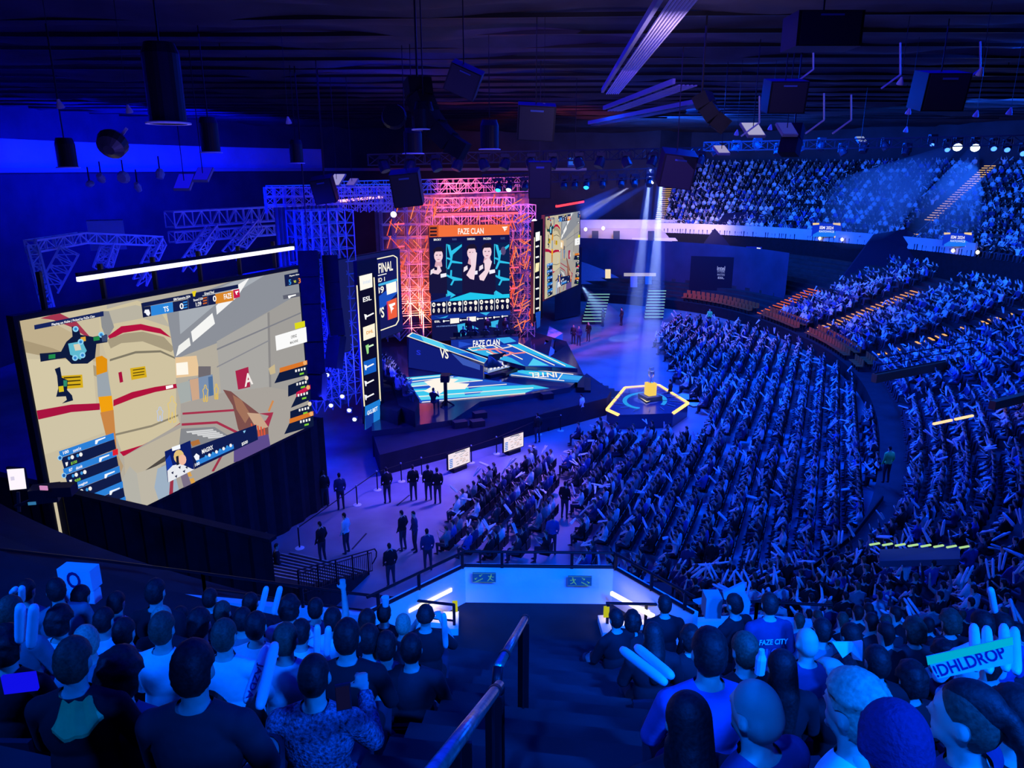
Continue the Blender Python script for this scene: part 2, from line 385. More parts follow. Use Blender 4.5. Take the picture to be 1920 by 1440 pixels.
def body_set(pose):
    if pose in BODY: return BODY[pose]
    seg, ell = figure(pose); me = fuse('person', seg, ell, .0125, 3)
    me.materials.clear(); me.materials.append(SKIN); me.polygons.foreach_set('use_smooth', [True] * len(me.polygons))
    arms = [(Vector(a), Vector(b_)) for a, b_, r0, r1 in seg if abs(r1 - .028) < 1e-6 or r1 < .0145]
    fore = [s_ for s_ in seg if abs(s_[3] - .028) < 1e-6]
    def dseg(c, a, b_):
        a = Vector(a); b_ = Vector(b_); t = max(0, min(1, (c - a).dot(b_ - a) / (b_ - a).length_squared)); return (c - a.lerp(b_, t)).length, t
    def hand(c, lo):
        for a, b_, r0, r1 in fore:
            d, t = dseg(c, a, b_)
            if d < .055 and t > lo: return True
            if (c - Vector(b_)).length < .14 and (c - Vector(b_)).dot(Vector(b_) - Vector(a)) > 0: return True
        return False
    leg = (lambda c: c.z < .60) if pose != 'stand' else (lambda c: c.z < .56)
    tee = split(me, lambda c: shirt_zone(c, 1) and not (c.z < .5 or (c.y > .17 and c.z < .62)) and not hand(c, .10), 'shirt', .013)
    lng = split(me, lambda c: shirt_zone(c, 0) and not (c.z < .5 or (c.y > .17 and c.z < .62)) and not hand(c, .93), 'shirt', .016)
    trs = split(me, lambda c: c.z < .64 and not hand(c, -1) and (abs(c.x) < .20), 'trousers', .009)
    BODY[pose] = (me, tee, lng, trs); return BODY[pose]
HM = {}
def hair_mesh(style):
    if style in HM: return HM[style]
    base = body_set('lap')[0]
    if style == 'short': m = split(base, is_hair, 'hair', lambda c: .010 + .010 * max(0, (c.z - 1.27) * 10) * .6 + .004 * noise.noise(c * 60))
    elif style == 'shaved': m = split(base, is_hair, 'hair', .004)
    elif style == 'quiff': m = split(base, is_hair, 'hair', lambda c: .008 + (.016 if c.z > 1.33 else 0) + .006 * noise.noise(Vector((c.x * 90, c.y * 14, 0))))
    elif style == 'bushy': m = split(base, is_hair, 'hair', lambda c: .034 + .014 * noise.noise(c * 28))
    elif style in ('beanie', 'cap'): m = split(base, lambda c: c.z > 1.268 + (.0 if style == 'beanie' else .01) + (c.y - HZ) * .25, 'hat', .020 if style == 'beanie' else .014)
    elif style == 'long':
        m = fuse('hair', [((0, HZ - .02, 1.31), (0, -.075, 1.12), .088, .085), ((.0, -.07, 1.14), (0, -.115, .93), .088, .06), ((.05, 0, 1.2), (.075, -.05, 1.0), .05, .04), ((-.05, 0, 1.2), (-.075, -.05, 1.0), .05, .04)], [((0, HZ - .012, 1.30), (.09, .098, .105))], .012, 3)
        m.materials.clear()
    elif style == 'ponytail':
        m = fuse('hair', [((0, HZ - .1, 1.33), (.0, -.13, 1.24), .032, .03), ((0, -.13, 1.24), (.01, -.15, 1.06), .028, .02), ((.01, -.15, 1.06), (.01, -.14, .98), .02, .008)], [((0, HZ - .012, 1.325), (.062, .094, .085))], .009, 2)
        m.materials.clear()
    m.materials.clear(); m.materials.append(HAIRD); m.polygons.foreach_set('use_smooth', [True] * len(m.polygons))
    HM[style] = m; return m
def child(name, me, m, parent, slot=0):
    if not me.materials: me.materials.append(None)
    o = bpy.data.objects.new(name, me); C.objects.link(o); o.parent = parent
    o.material_slots[0].link = 'OBJECT'; o.material_slots[0].material = m; return o
def person(label, pose, base, rz, shirt, hair='short', hm=None, long_sleeve=False, sc=1.0, group=None, tilt=0, trousers=None):
    me, tee, lng, trs = body_set(pose)
    o = bpy.data.objects.new('person', me); C.objects.link(o); tag(o, label, 'person', group)
    o.location = base; o.rotation_euler = (0, tilt, rz); o.scale = (sc, sc, sc)
    child('shirt', lng if long_sleeve else tee, SH[shirt], o); child('trousers', trs, trousers or JEAN, o)
    if hair: child('hat' if hair in ('beanie', 'cap') else 'hair', hair_mesh(hair), hm or HAIRD, o)
    if hair == 'ponytail': child('hair', hair_mesh('shaved'), HAIRB, o)
    if hair == 'cap':
        v = MB(); v.prism([(.07 * math.sin(a), HZ + .075 + .075 * math.cos(a), 1.30 + .0 * a) for a in np.linspace(-1.5, 1.5, 9)], (0, 0, .01), hm or HAIRD)
        vo = bpy.data.objects.new('visor', v.mesh('visor')); C.objects.link(vo); vo.parent = o
    return o
TOP = 1.395
def lowpoly(pose, dec, hair):
    seg, ell = figure(pose)
    seg = [s_ for s_ in seg if s_[3] > .0145 and s_[2] > .0145]; ell = ell[:6]
    for a, b_, r0, r1 in list(seg):
        if abs(r1 - .028) < 1e-6: b_ = Vector(b_); d = (b_ - Vector(a)).normalized(); seg.append((b_, b_ + d * .10, .032, .028))
    seg = [(a, b_, r0 * 1.12, r1 * 1.15) for a, b_, r0, r1 in seg]
    return fuse('spectator', seg, ell + [((0, 0, .9), (.20, .135, .2))], .034, 1, dec)
def zones(me, pose):
    n = len(me.polygons); z = np.zeros(n, int); top = .56 if pose == 'stand' else .60
    for i, p in enumerate(me.polygons):
        c = p.center
        if is_hair(c) or (c.z > 1.2 and c.y < .0): z[i] = 1
        elif c.z > 1.10 and abs(c.x) < .12: z[i] = 0
        elif c.z < top and not (abs(c.x) > .2 and c.z > .45): z[i] = 3
        elif pose in ('cheer', 'raise', 'clap', 'phone') and (c.y > .2 and c.z > .75): z[i] = 0
        elif pose == 'lap' and c.y > .2: z[i] = 0
        else: z[i] = 2
    return z
LOW = {}
for pose in ('lap', 'cheer', 'clap', 'stand'):
    for lv, dec in (('m', .16), ('s', .045)):
        me = lowpoly(pose, dec, 1); LOW[pose, lv] = (me, zones(me, pose))
def low_obj_mesh(pose):
    me, z = LOW[pose, 'm']
    me.materials.clear()
    for _ in range(4): me.materials.append(SKIN)
    me.polygons.foreach_set('material_index', z.astype(np.int32)); me.polygons.foreach_set('use_smooth', [True] * len(me.polygons)); return me
LMESH = {p: low_obj_mesh(p) for p in ('lap', 'cheer', 'clap', 'stand')}
def spectator(label, pose, base, rz, shirt, hm, group, sc=1.0):
    o = bpy.data.objects.new('person', LMESH[pose]); C.objects.link(o); tag(o, label, 'person', group)
    o.location = base; o.rotation_euler = (0, 0, rz); o.scale = (sc,) * 3
    for i, m in enumerate((SKIN, hm, SH[shirt], JEAN)): o.material_slots[i].link = 'OBJECT'; o.material_slots[i].material = m
    return o
# inflatable clapper stick
STM = mat('white inflatable film', (.82, .82, .84), .35, var=.05, scale=6)
def stick_mesh(n, prof):
    b = MB(); b.lathe(prof, STM, n); return b.mesh('clapper_stick', True)
STK = stick_mesh(12, [(.008, 0), (.03, .012), (.042, .05), (.046, .12), (.046, .48), (.042, .55), (.03, .59), (.008, .60)])
STKL = stick_mesh(6, [(.015, 0), (.034, .05), (.034, .47), (.015, .52)])
def stick(a, b_, label, group=None, fat=1.0, me=None):
    a = Vector(a); b_ = Vector(b_); d = b_ - a; o = bpy.data.objects.new('clapper_stick', me or STK); C.objects.link(o)
    o.location = a; o.rotation_mode = 'QUATERNION'; o.rotation_quaternion = d.to_track_quat('Z', 'Y'); k = d.length / .6; o.scale = (fat, fat, k)
    return tag(o, label, 'clapper stick', group)
# ------------------------------------------------------------------ seating plans
ND = Vector((-.921, .389, 0)); DD = Vector((.389, .921, 0))      # floor rows run along DD, faces look along ND
def poly_in(p, P):
    x, y = p; c = False; j = len(P) - 1
    for i in range(len(P)):
        if (P[i][1] > y) != (P[j][1] > y) and x < (P[j][0] - P[i][0]) * (y - P[i][1]) / (P[j][1] - P[i][1]) + P[i][0]: c = not c
        j = i
    return c
PA = [(805, 990), (880, 905), (940, 868), (1040, 832), (1042, 905), (1038, 1015), (900, 1020)]
PB = [(1085, 1060), (1090, 930), (1062, 862), (1085, 800), (1130, 790), (1300, 800), (1345, 770), (1275, 700), (1255, 650), (1225, 625), (1270, 590), (1400, 602), (1500, 636), (1592, 692), (1648, 785), (1652, 875), (1622, 958), (1550, 1022), (1480, 1075), (1300, 1080)]
SEATS = []        # (pos, heading vector, z, zone)
O0 = onz(1100, 900, 0)
for i in range(-34, 34):
    for j in range(-60, 110):
        p = O0 - ND * (i * .95) + DD * (j * .56)
        if j % 26 in (12, 13): continue
        q = proj((p.x, p.y, 1.1))
        if not q: continue
        if poly_in(q, PA): SEATS.append((p, ND, 0, 'A'))
        elif poly_in(q, PB): SEATS.append((p, ND, 0, 'B'))
AISLES = [S1, S2, S3, S4]
for k in range(LN):
    o = LOFF + (k - .45) * LROWD + LROWD; z = LZ0 + k * LROWH + LROWH
    if k == 0: pass
    s_ = S_A
    while s_ < S1 - 1.2:
        s_ += .54
        if any(-2.5 < s_ - a < .8 for a in AISLES[:3]): continue
        if any(abs(s_ - a) < .75 for a in (35, 45)): continue
        p, N = inn(s_, o, z); SEATS.append((p, -N, z, 'L'))
TA = []            # aisles of the upper stand opposite
def t_near(px, py, z):
    best = None
    for a in np.arange(-20, 73, .25):
        q = proj(up(rad(a), 0, z))
        if q and (best is None or abs(q[0] - px) < best[0]): best = (abs(q[0] - px), rad(a))
    return best[1]
TU1 = t_near(1455 + 0, 0, ZF) if False else None
UA = []
for px in (1232, 1690):
    UA.append(t_near(px, 420, ZF))
for k in range(18):
    a = rad(-20)
    while a < rad(71):
        a += .62 / 44
        if min(abs(a - u) for u in UA) < .9 / 44: continue
        p = up(a, (k + .5) * ROWD, ZF + k * ROWH); SEATS.append((p, (Vector((5, 50, 0)) - p).normalized(), p.z, 'U'))
for k in range(13):
    for sg in (1,):
        a = rad(-121)
        while a < rad(-22):
            if abs(a - TC) < HW + .012: a = TC + HW + .02
            a += .58 / 42
            if k < 3 or True:
                p = up(a, (k + .5) * ROWD, ZF + k * ROWH)
                SEATS.append((p, (Vector((0, 48, 0)) - p).normalized(), p.z, 'N'))
def inframe(p, m=30):
    q = proj((p[0], p[1], p[2] + 1.1)); return q and -m < q[0] < 1920 + m and -m < q[1] < 1440 + m
# the near right-hand stand is filled by the named foreground people up to where they end
NSEATS = [s_ for s_ in SEATS if s_[3] == 'N' and inframe(s_[0])]
SEATS = [s_ for s_ in SEATS if inframe(s_[0]) and s_[3] != 'N']
SEATS = [s_ for s_ in SEATS if random.random() < (.95 if s_[3] in 'AU' else .90)]
SEATS.sort(key=lambda s_: (Vector(s_[0]) - CAM).length)
NFG = 66
NIND = 300 - NFG - 34 - 70
ind, rest = SEATS[:NIND], SEATS[NIND:]
zonew = {'A': 'in the small floor block', 'B': 'in the big floor block', 'L': 'in the lower stand', 'U': 'in the upper stand opposite', 'N': 'in the near upper stand'}
shirts = ['black', 'charcoal', 'navy', 'blue', 'grey', 'white']; SW = [.30, .2, .2, .1, .08, .12]
nst = 0
for p, f, z, zn in ind:
    sh = random.choices(shirts, SW)[0]; ps = random.choices(['lap', 'clap', 'cheer'], [.6, .25, .15])[0]
    hm = random.choice([HAIRD, HAIRD, HAIRB]); rz = math.atan2(-f.x, f.y) + random.uniform(-.35, .35)
    pw = {'lap': 'with hands down', 'clap': 'with hands up in front', 'cheer': 'with both arms raised'}[ps]
    spectator(f'seated spectator in {sh} top {pw}, {zonew[zn]}', ps, (p[0], p[1], z), rz, sh, hm, f'{sh} topped spectators {pw} {zonew[zn]}', random.uniform(.94, 1.04))
    if random.random() < .5 and nst < 200:
        q = Vector((p[0], p[1], z + random.uniform(.75, 1.35))) + f * .35
        d0 = Vector((random.uniform(-.7, .7), random.uniform(-.7, .7), random.uniform(.1, 1))).normalized()
        for h_ in (-1, 1):
            d = (d0 + Vector((random.uniform(-.2, .2), random.uniform(-.2, .2), 0))).normalized() * .6
            qq = q + Vector((f.y, -f.x, 0)) * .07 * h_
            stick(qq, qq + d, f'white inflatable clapper stick held up {zonew[zn]}', f'clapper sticks {zonew[zn]}', me=STKL); nst += 1
# the rest of the crowd, past three hundred: joined, per stand
def crowd(name, label, seats, stick_p, white):
    names = ['lap', 'cheer', 'clap']
    mats = [SKIN, HAIRD, HAIRB, JEAN] + [SH[s_] for s_ in shirts]
    V, LOOPS, MI = [], [], []; base = 0; SV, SF = [], []
    sv = np.array([v.co for v in STKL.vertices]); sf = [tuple(p.vertices) for p in STKL.polygons]
    cache = {}
    for n in names:
        me, z = LOW[n, 's']; v = np.array([x.co for x in me.vertices]); me.calc_loop_triangles()
        t = np.array([x.vertices for x in me.loop_triangles]); zi = z[[x.polygon_index for x in me.loop_triangles]]; cache[n] = (v, t, zi)
    kb = 0
    for p, f, z, zn in seats:
        n = random.choices(names, [.62, .10, .28])[0]; v, t, zi = cache[n]
        rz = math.atan2(-f.x, f.y) + random.uniform(-.4, .4); c, s_ = math.cos(rz), math.sin(rz); k = random.uniform(.94, 1.06)
        R = np.array([[c, -s_, 0], [s_, c, 0], [0, 0, 1]]); V.append(v @ R.T * k + np.array([p[0], p[1], z])); LOOPS.append(t + base); base += len(v)
        shi = 4 + random.choices(range(6), [.26, .18, .2, .1, .1, white])[0]; hi = 1 + (random.random() < .4)
        MI.append(np.choose(zi, [0, hi, shi, 3]))
        if random.random() < stick_p:
            q = np.array([p[0], p[1], z + random.uniform(.75, 1.3)]) + np.array(f) * .35
            d0 = Vector((random.uniform(-.8, .8), random.uniform(-.8, .8), random.uniform(-.1, 1))).normalized()
            for _ in range(2):
                d = (d0 + Vector((random.uniform(-.25, .25), random.uniform(-.25, .25), 0))).normalized(); q = q + np.array([f.y, -f.x, 0]) * .09; M = np.array(d.to_track_quat('Z', 'Y').to_matrix())
                SV.append(sv @ M.T + q); SF += [tuple(kb + a for a in fc) for fc in sf]; kb += len(sv)
    V = np.concatenate(V); T = np.concatenate(LOOPS); MI = np.concatenate(MI).astype(np.int32)
    me = bpy.data.meshes.new(name); me.vertices.add(len(V)); me.vertices.foreach_set('co', V.astype(np.float32).ravel())
    me.loops.add(T.size); me.loops.foreach_set('vertex_index', T.astype(np.int32).ravel())
    me.polygons.add(len(T)); me.polygons.foreach_set('loop_start', np.arange(0, T.size, 3, dtype=np.int32))
    for m in mats: me.materials.append(m)
    me.polygons.foreach_set('material_index', MI); me.update(calc_edges=True)
    o = bpy.data.objects.new(name, me); C.objects.link(o); tag(o, label, 'crowd', kind='stuff')
    if SV:
        SV = np.concatenate(SV); ms = bpy.data.meshes.new('clapper_sticks'); ms.from_pydata(SV.tolist(), [], SF); ms.materials.append(STM); ms.update()
        so = bpy.data.objects.new('clapper_sticks', ms); C.objects.link(so); tag(so, 'white clapper sticks waved by ' + label.split(',')[0], 'clapper sticks', kind='stuff')
crowd('crowd', 'packed crowd sitting on the arena floor, beyond the nearest rows', [s_ for s_ in rest if s_[3] in 'AB'], .40, .20)
crowd('crowd', 'packed crowd filling the lower stand, with rows of orange lit stairs between', [s_ for s_ in rest if s_[3] == 'L'], .36, .20)
crowd('crowd', 'packed crowd filling the far upper stand, under the row of blue lamps', [s_ for s_ in rest if s_[3] in 'UN'], .25, .28)
print('seats', len(SEATS), 'sticks', nst)
# chairs under the floor crowd
b = MB(); chm = BLKM
for p, f, z, zn in SEATS:
    if zn in 'AB':
        rz = math.atan2(-f.x, f.y); R = Matrix.Rotation(rz, 3, 'Z')
        b.box(Vector(p) + Vector((0, 0, .43)), (.44, .42, .04), chm, rz); b.box(Vector(p) - Vector(f) * .2 + Vector((0, 0, .66)), (.44, .03, .34), chm, rz)
tag(b.build('folding_chairs', fix=False), 'black folding chairs in rows under the floor crowd', 'chairs', kind='stuff')
# ------------------------------------------------------------------ flat picture painting on real screens
class Plane:
    def __init__(s, P0, e1, e2):
        s.P0 = Vector(P0); s.e1 = Vector(e1).normalized(); s.e2 = Vector(e2).normalized(); s.n = s.e1.cross(s.e2).normalized()
        if s.n.dot(CAM - s.P0) < 0: s.n = -s.n
    def uv(s, px, py):
        r = ray(px, py); t = (s.P0 - CAM).dot(s.n) / r.dot(s.n); p = CAM + r * t - s.P0; return (p.dot(s.e1), p.dot(s.e2))
    def at(s, u, v, d=0): return s.P0 + s.e1 * u + s.e2 * v + s.n * d
class Paint:
    """coloured flat shapes lying on a plane, each a little proud of the last; cm maps the caller's coordinates to photo pixels"""
    def __init__(s, pl, cm=lambda x, y: (x, y), k=1.0, step=.0025):
        s.pl = pl; s.cm = cm; s.items = []; s.texts = []; s.k = k; s.step = step
    def poly(s, pts, col): s.items.append(([s.pl.uv(*s.cm(*p)) for p in pts], col))
    def rect(s, x0, y0, x1, y1, col): s.poly([(x0, y0), (x1, y0), (x1, y1), (x0, y1)], col)
    def disc(s, x, y, rx, ry, col, n=14): s.poly([(x + rx * math.cos(2 * math.pi * i / n), y + ry * math.sin(2 * math.pi * i / n)) for i in range(n)], col)
    def line(s, pts, w, col):
        for (x0, y0), (x1, y1) in zip(pts, pts[1:]):
            d = math.hypot(x1 - x0, y1 - y0) or 1; nx_, ny_ = -(y1 - y0) / d * w / 2, (x1 - x0) / d * w / 2
            s.poly([(x0 + nx_, y0 + ny_), (x1 + nx_, y1 + ny_), (x1 - nx_, y1 - ny_), (x0 - nx_, y0 - ny_)], col)
    def text(s, t, x, y, wd, h, col, flip=False):
        a = s.pl.uv(*s.cm(x - wd / 2, y)); b_ = s.pl.uv(*s.cm(x + wd / 2, y)); c = s.pl.uv(*s.cm(x, y - h / 2)); d = s.pl.uv(*s.cm(x, y + h / 2)); m = s.pl.uv(*s.cm(x, y))
        s.texts.append((t, m, (b_[0] - a[0]), (c[1] - d[1]), col, flip))
    def build(s, parent, name='picture', xf=None, d0=.004):
        b = MB(); xf = xf or (lambda u, v: (u, v))
        for i, (pts, col) in enumerate(s.items):
            vs = [s.out.at(*xf(u, v), d0 + i * s.step) for u, v in pts] if hasattr(s, 'out') else [s.pl.at(*xf(u, v), d0 + i * s.step) for u, v in pts]
            b.add(vs, [tuple(range(len(vs)))], em(col, s.k))
        o = b.build(name, parent, fix=False)
        pl = getattr(s, 'out', s.pl); dt = d0 + (len(s.items) + 1) * s.step
        for t, m, wd, h, col, flip in s.texts:
            p0 = xf(*m); p1 = xf(m[0] + wd, m[1] + h); letters(t, pl, p0[0], p0[1], p1[0] - p0[0], p1[1] - p0[1], em(col, s.k), o, dt, flip)
        return o
TXT = {}
def text_mesh(t):
    if t in TXT: return TXT[t]
    cu = bpy.data.curves.new('t', 'FONT'); cu.body = t; cu.size = 1; cu.offset = .022; cu.align_x = 'LEFT'; cu.resolution_u = 3
    o = bpy.data.objects.new('t', cu); C.objects.link(o); dg = bpy.context.evaluated_depsgraph_get()
    me = bpy.data.meshes.new_from_object(o.evaluated_get(dg)); bpy.data.objects.remove(o)
    xs = [v.co.x for v in me.vertices]; ys = [v.co.y for v in me.vertices]; bb = (min(xs), max(xs), min(ys), max(ys)); TXT[t] = (me, bb); return TXT[t]
def letters(t, pl, u, v, wd, h, m, parent, d=.03, flip=False):
    me0, (x0, x1, y0, y1) = text_mesh(t); me = me0.copy(); me.name = 'lettering'; me.materials.clear(); me.materials.append(m)
    sg = -1 if flip else 1
    # e1 runs away from or along the reader: keep letters readable from the camera side
    right = pl.e1 if pl.e1.cross(pl.e2).dot(pl.n) > 0 else -pl.e1
    sw = 1 if right is pl.e1 or (right - pl.e1).length < 1e-6 else -1
    for vx in me.vertices:
        a = ((vx.co.x - x0) / (x1 - x0) - .5) * abs(wd) * sg; b_ = ((vx.co.y - y0) / (y1 - y0) - .5) * abs(h) * sg
        vx.co = pl.at(u, v, d) + right * a + pl.e2 * b_
    o = bpy.data.objects.new('lettering', me); C.objects.link(o)
    if parent is not None: setp(o, parent)
    return o
ZU = Vector((0, 0, 1)); SD = Vector((.389, .921, 0))     # screens' direction
# ---------- left big screen
PL = Plane((-8.83, 30.8, 4.2), SD, ZU)
scr = empty('led_screen', (-11, 25, 4.2), 'huge video wall showing a tilted game view with cream tanks and red bands', 'screen')
u0 = PL.uv(37, 603)[0]; u1 = PL.uv(557, 504)[0]; v1 = PL.uv(557, 504)[1]; v0 = PL.uv(580, 798)[1]
v1 = (v1 + PL.uv(37, 603)[1]) / 2
b = MB(); a0, a1 = PL.at((u0 + u1) / 2, (v0 + v1) / 2, -.16), 0
b.box(a0, (u1 - u0 + .3, .28, v1 - v0 + .3), BLKM, math.atan2(SD.y, SD.x)); b.build('cabinet', scr)
for i in range(6):
    b = MB(); u = u0 + (u1 - u0) * (i + .5) / 6; b.bar(PL.at(u, v1, -.3), PL.at(u, v1 + 1.2, -.3), .12, BLKM); b.build('hanging_bracket', scr)
P = Paint(PL, lambda x, y: (x / 3, 440 + y / 3)); q = P.poly
crn = [PL.at(u, v) for u, v in ((u0, v1), (u1, v1), (u1, v0), (u0, v0))]
P.items.append(([(u0, v1), (u1, v1), (u1, v0), (u0, v0)], '#b3ac9e'))
def clipq(pts, col):            # keep a shape inside the screen's edges
    uv = [PL.uv(*P.cm(*p)) for p in pts]
    def cl(poly, f, g):
        out = []
        for i in range(len(poly)):
            a, c = poly[i - 1], poly[i]; fa, fc = f(a), f(c)
            if (fa >= 0) != (fc >= 0): t = fa / (fa - fc); out.append((a[0] + (c[0] - a[0]) * t, a[1] + (c[1] - a[1]) * t))
            if fc >= 0: out.append(c)
        return out
    for f in (lambda p: p[0] - u0, lambda p: u1 - p[0], lambda p: p[1] - v0, lambda p: v1 - p[1]):
        uv = cl(uv, f, None)
        if len(uv) < 3: return
    P.items.append((uv, col))
q = clipq
q([(100, 480), (600, 380), (600, 940), (640, 1440), (860, 1760), (100, 1760)], '#c9bda0')
q([(100, 480), (250, 470), (420, 560), (560, 590), (560, 720), (350, 670), (130, 600)], '#bfae8c')
q([(120, 590), (300, 640), (540, 740), (545, 800), (330, 700), (130, 660)], '#a99878')
q([(150, 700), (520, 700), (540, 960), (205, 1000)], '#d3c7a6')
q([(225, 470), (330, 440), (430, 490), (505, 575), (470, 565), (400, 520), (300, 480)], '#a3354f')
q([(200, 990), (400, 955), (560, 948), (560, 985), (400, 998), (205, 1042)], '#a8123f')
q([(210, 1042), (400, 998), (560, 985), (590, 1110), (300, 1220), (240, 1240)], '#cfc4a6')
# middle tank
q([(555, 430), (770, 370), (930, 430), (985, 580), (990, 1000), (1010, 1060), (900, 1180), (690, 1245), (640, 1100), (600, 700), (560, 560)], '#cfc2a0')
q([(560, 440), (760, 395), (900, 430), (955, 520), (800, 470), (640, 500), (590, 560)], '#b9b3a2')
q([(560, 430), (610, 430), (640, 520), (600, 590), (570, 520)], '#8d8f92')
q([(605, 570), (680, 515), (790, 502), (900, 528), (962, 580), (900, 556), (790, 536), (690, 552), (615, 590)], '#b3123f')
q([(600, 590), (700, 555), (800, 545), (920, 575), (980, 640), (960, 660), (800, 600), (680, 610), (620, 640)], '#a69a7f')
q([(615, 700), (760, 655), (900, 650), (985, 690), (985, 700), (900, 662), (760, 668), (615, 712)], '#7f7866')
q([(635, 930), (740, 885), (870, 856), (990, 838), (995, 862), (870, 885), (750, 920), (635, 965)], '#b0123c')
q([(640, 1120), (850, 1070), (1000, 1010), (1000, 1020), (850, 1082), (640, 1132)], '#8d8470')
q([(670, 1222), (800, 1182), (920, 1120), (1010, 1058), (1016, 1082), (930, 1148), (820, 1204), (690, 1245)], '#b3123c')
# orange pipe between
q([(535, 690), (570, 680), (600, 700), (600, 770), (540, 790)], '#e0900e'); q([(540, 790), (600, 770), (625, 910), (548, 915)], '#9aa4ad')
q([(550, 912), (625, 905), (635, 990), (565, 1000)], '#f0a010'); q([(560, 1000), (635, 985), (655, 1240), (610, 1200)], '#c98545')
q([(600, 1180), (660, 1240), (690, 1300), (640, 1440), (615, 1300)], '#b39a78')
# right hall
q([(930, 420), (1110, 330), (1330, 250), (1700, 150), (1700, 330), (1215, 610), (980, 700)], '#8c9099')
q([(1000, 400), (1330, 255), (1500, 220), (1200, 400), (1010, 560)], '#a7adb5')
q([(1215, 600), (1700, 320), (1760, 1070), (1500, 860), (1240, 900)], '#a09d99')
q([(1215, 600), (1500, 440), (1510, 860), (1240, 900)], '#a8a6a2')
q([(1500, 440), (1512, 434), (1522, 855), (1510, 860)], '#8a8888')
q([(1070, 545), (1190, 440), (1205, 500), (1080, 605)], '#f6f6f4'); q([(1000, 625), (1060, 578), (1068, 622), (985, 685)], '#f2f2ee')
q([(1210, 400), (1320, 290), (1400, 240), (1330, 350), (1215, 450)], '#f5f5f5')
q([(1215, 640), (1700, 430), (1700, 438), (1215, 650)], '#7f8088'); q([(1215, 740), (1510, 590), (1510, 598), (1215, 748)], '#8a8a90')
q([(980, 690), (1100, 680), (1120, 790), (985, 805)], '#e9c79a'); q([(985, 722), (1050, 715), (1055, 785), (988, 790)], '#fff8ea')
q([(1110, 740), (1180, 740), (1180, 830), (1110, 830)], '#6f6a70')
q([(1055, 815), (1190, 785), (1200, 925), (1075, 965)], '#7b90ae'); q([(1060, 815), (1110, 805), (1118, 950), (1078, 962)], '#cda688'); q([(1165, 800), (1190, 795), (1196, 925), (1172, 930)], '#4c6e9c')
q([(985, 840), (1060, 820), (1070, 930), (1010, 950)], '#a6adab')
q([(1010, 950), (1240, 890), (1500, 855), (1760, 900), (1760, 1080), (1050, 1450), (860, 1540), (700, 1440), (690, 1245), (1010, 1060)], '#a7a19a')
q([(690, 1245), (1010, 1085), (1100, 1200), (900, 1300), (880, 1500), (820, 1560), (700, 1400)], '#bdb39e')
q([(1020, 1000), (1310, 980), (1310, 992), (1020, 1012)], '#a5304c'); q([(1015, 1060), (1215, 1048), (1330, 1105), (1320, 1116), (1212, 1062), (1015, 1074)], '#a5304c')
q([(1450, 1005), (1532, 998), (1500, 1092), (1462, 1050), (1488, 1045), (1505, 1018)], '#a5304c'); q([(1500, 990), (1525, 930), (1535, 935), (1510, 995)], '#d08a50')
q([(1010, 1090), (1200, 1080), (1280, 1130), (1060, 1230), (1000, 1190)], '#85878c')
for i in range(5): q([(1040 + i * 30, 1105 + i * 8), (1190 + i * 18, 1092 + i * 9), (1195 + i * 18, 1100 + i * 9), (1045 + i * 30, 1114 + i * 8)], '#d5d6d8')
q([(1060, 1165), (1110, 1150), (1120, 1175), (1075, 1190)], '#b3713a')
q([(980, 1200), (1060, 1180), (1045, 1210), (870, 1300), (800, 1330)], '#4c4744')
q([(840, 1330), (960, 1280), (1000, 1440), (1060, 1540), (1010, 1560), (830, 1560)], '#9db0c4'); q([(760, 1340), (880, 1300), (860, 1420), (900, 1540), (780, 1530)], '#bdb6a6')
q([(720, 1300), (760, 1340), (790, 1530), (700, 1480), (650, 1430)], '#b4b2a8')
for i in range(4): q([(1008 + i * 20, 1300 + i * 38), (1040 + i * 20, 1290 + i * 38), (1052 + i * 20, 1318 + i * 38), (1016 + i * 20, 1326 + i * 38)], '#d9a04a')
q([(1000, 1330), (1040, 1330), (1120, 1540), (1060, 1560)], '#7b6f86')
q([(935, 1560), (950, 1350), (968, 1350), (960, 1540)], '#9c3148'); q([(1180, 1330), (1230, 1240), (1245, 1240), (1195, 1330)], '#9c3148')
# weapon in view
q([(1245, 870), (1290, 880), (1345, 925), (1450, 1005), (1500, 1080), (1505, 1180), (1400, 1210), (1330, 1090), (1300, 960)], '#7c4f4c')
q([(1300, 900), (1350, 930), (1400, 1010), (1370, 1060), (1320, 980)], '#a0705a'); q([(1380, 1000), (1450, 1005), (1500, 1080), (1440, 1100)], '#c8a58a')
for i in range(5): q([(1400 + i * 18, 1060 + i * 6), (1408 + i * 18, 1060 + i * 6), (1430 + i * 14, 1150), (1418 + i * 14, 1150)], '#d8563c')
q([(1305, 1190), (1380, 1150), (1500, 1120), (1512, 1190), (1400, 1250), (1305, 1280)], '#5d4b8c')
# tank markings
q([(720, 750), (805, 738), (815, 800), (728, 816)], '#d6ad1c'); q([(330, 792), (450, 785), (456, 858), (360, 866)], '#d6ad1c')
for yy in (758, 775, 790): q([(735, yy), (800, yy - 9), (801, yy - 4), (736, yy + 5)], '#4a3a10')
for yy in (800, 820, 842): q([(345, yy), (440, yy - 6), (441, yy + 1), (346, yy + 8)], '#4a3a10')
q([(1312, 765), (1385, 742), (1396, 855), (1328, 870)], '#a9224a'); P.text('A', 1355, 808, 50, 72, '#f4ece8'); P.text('1', 632, 795, 20, 60, '#a8123f')
q([(920, 850), (960, 842), (962, 858), (922, 868)], '#ffffff')
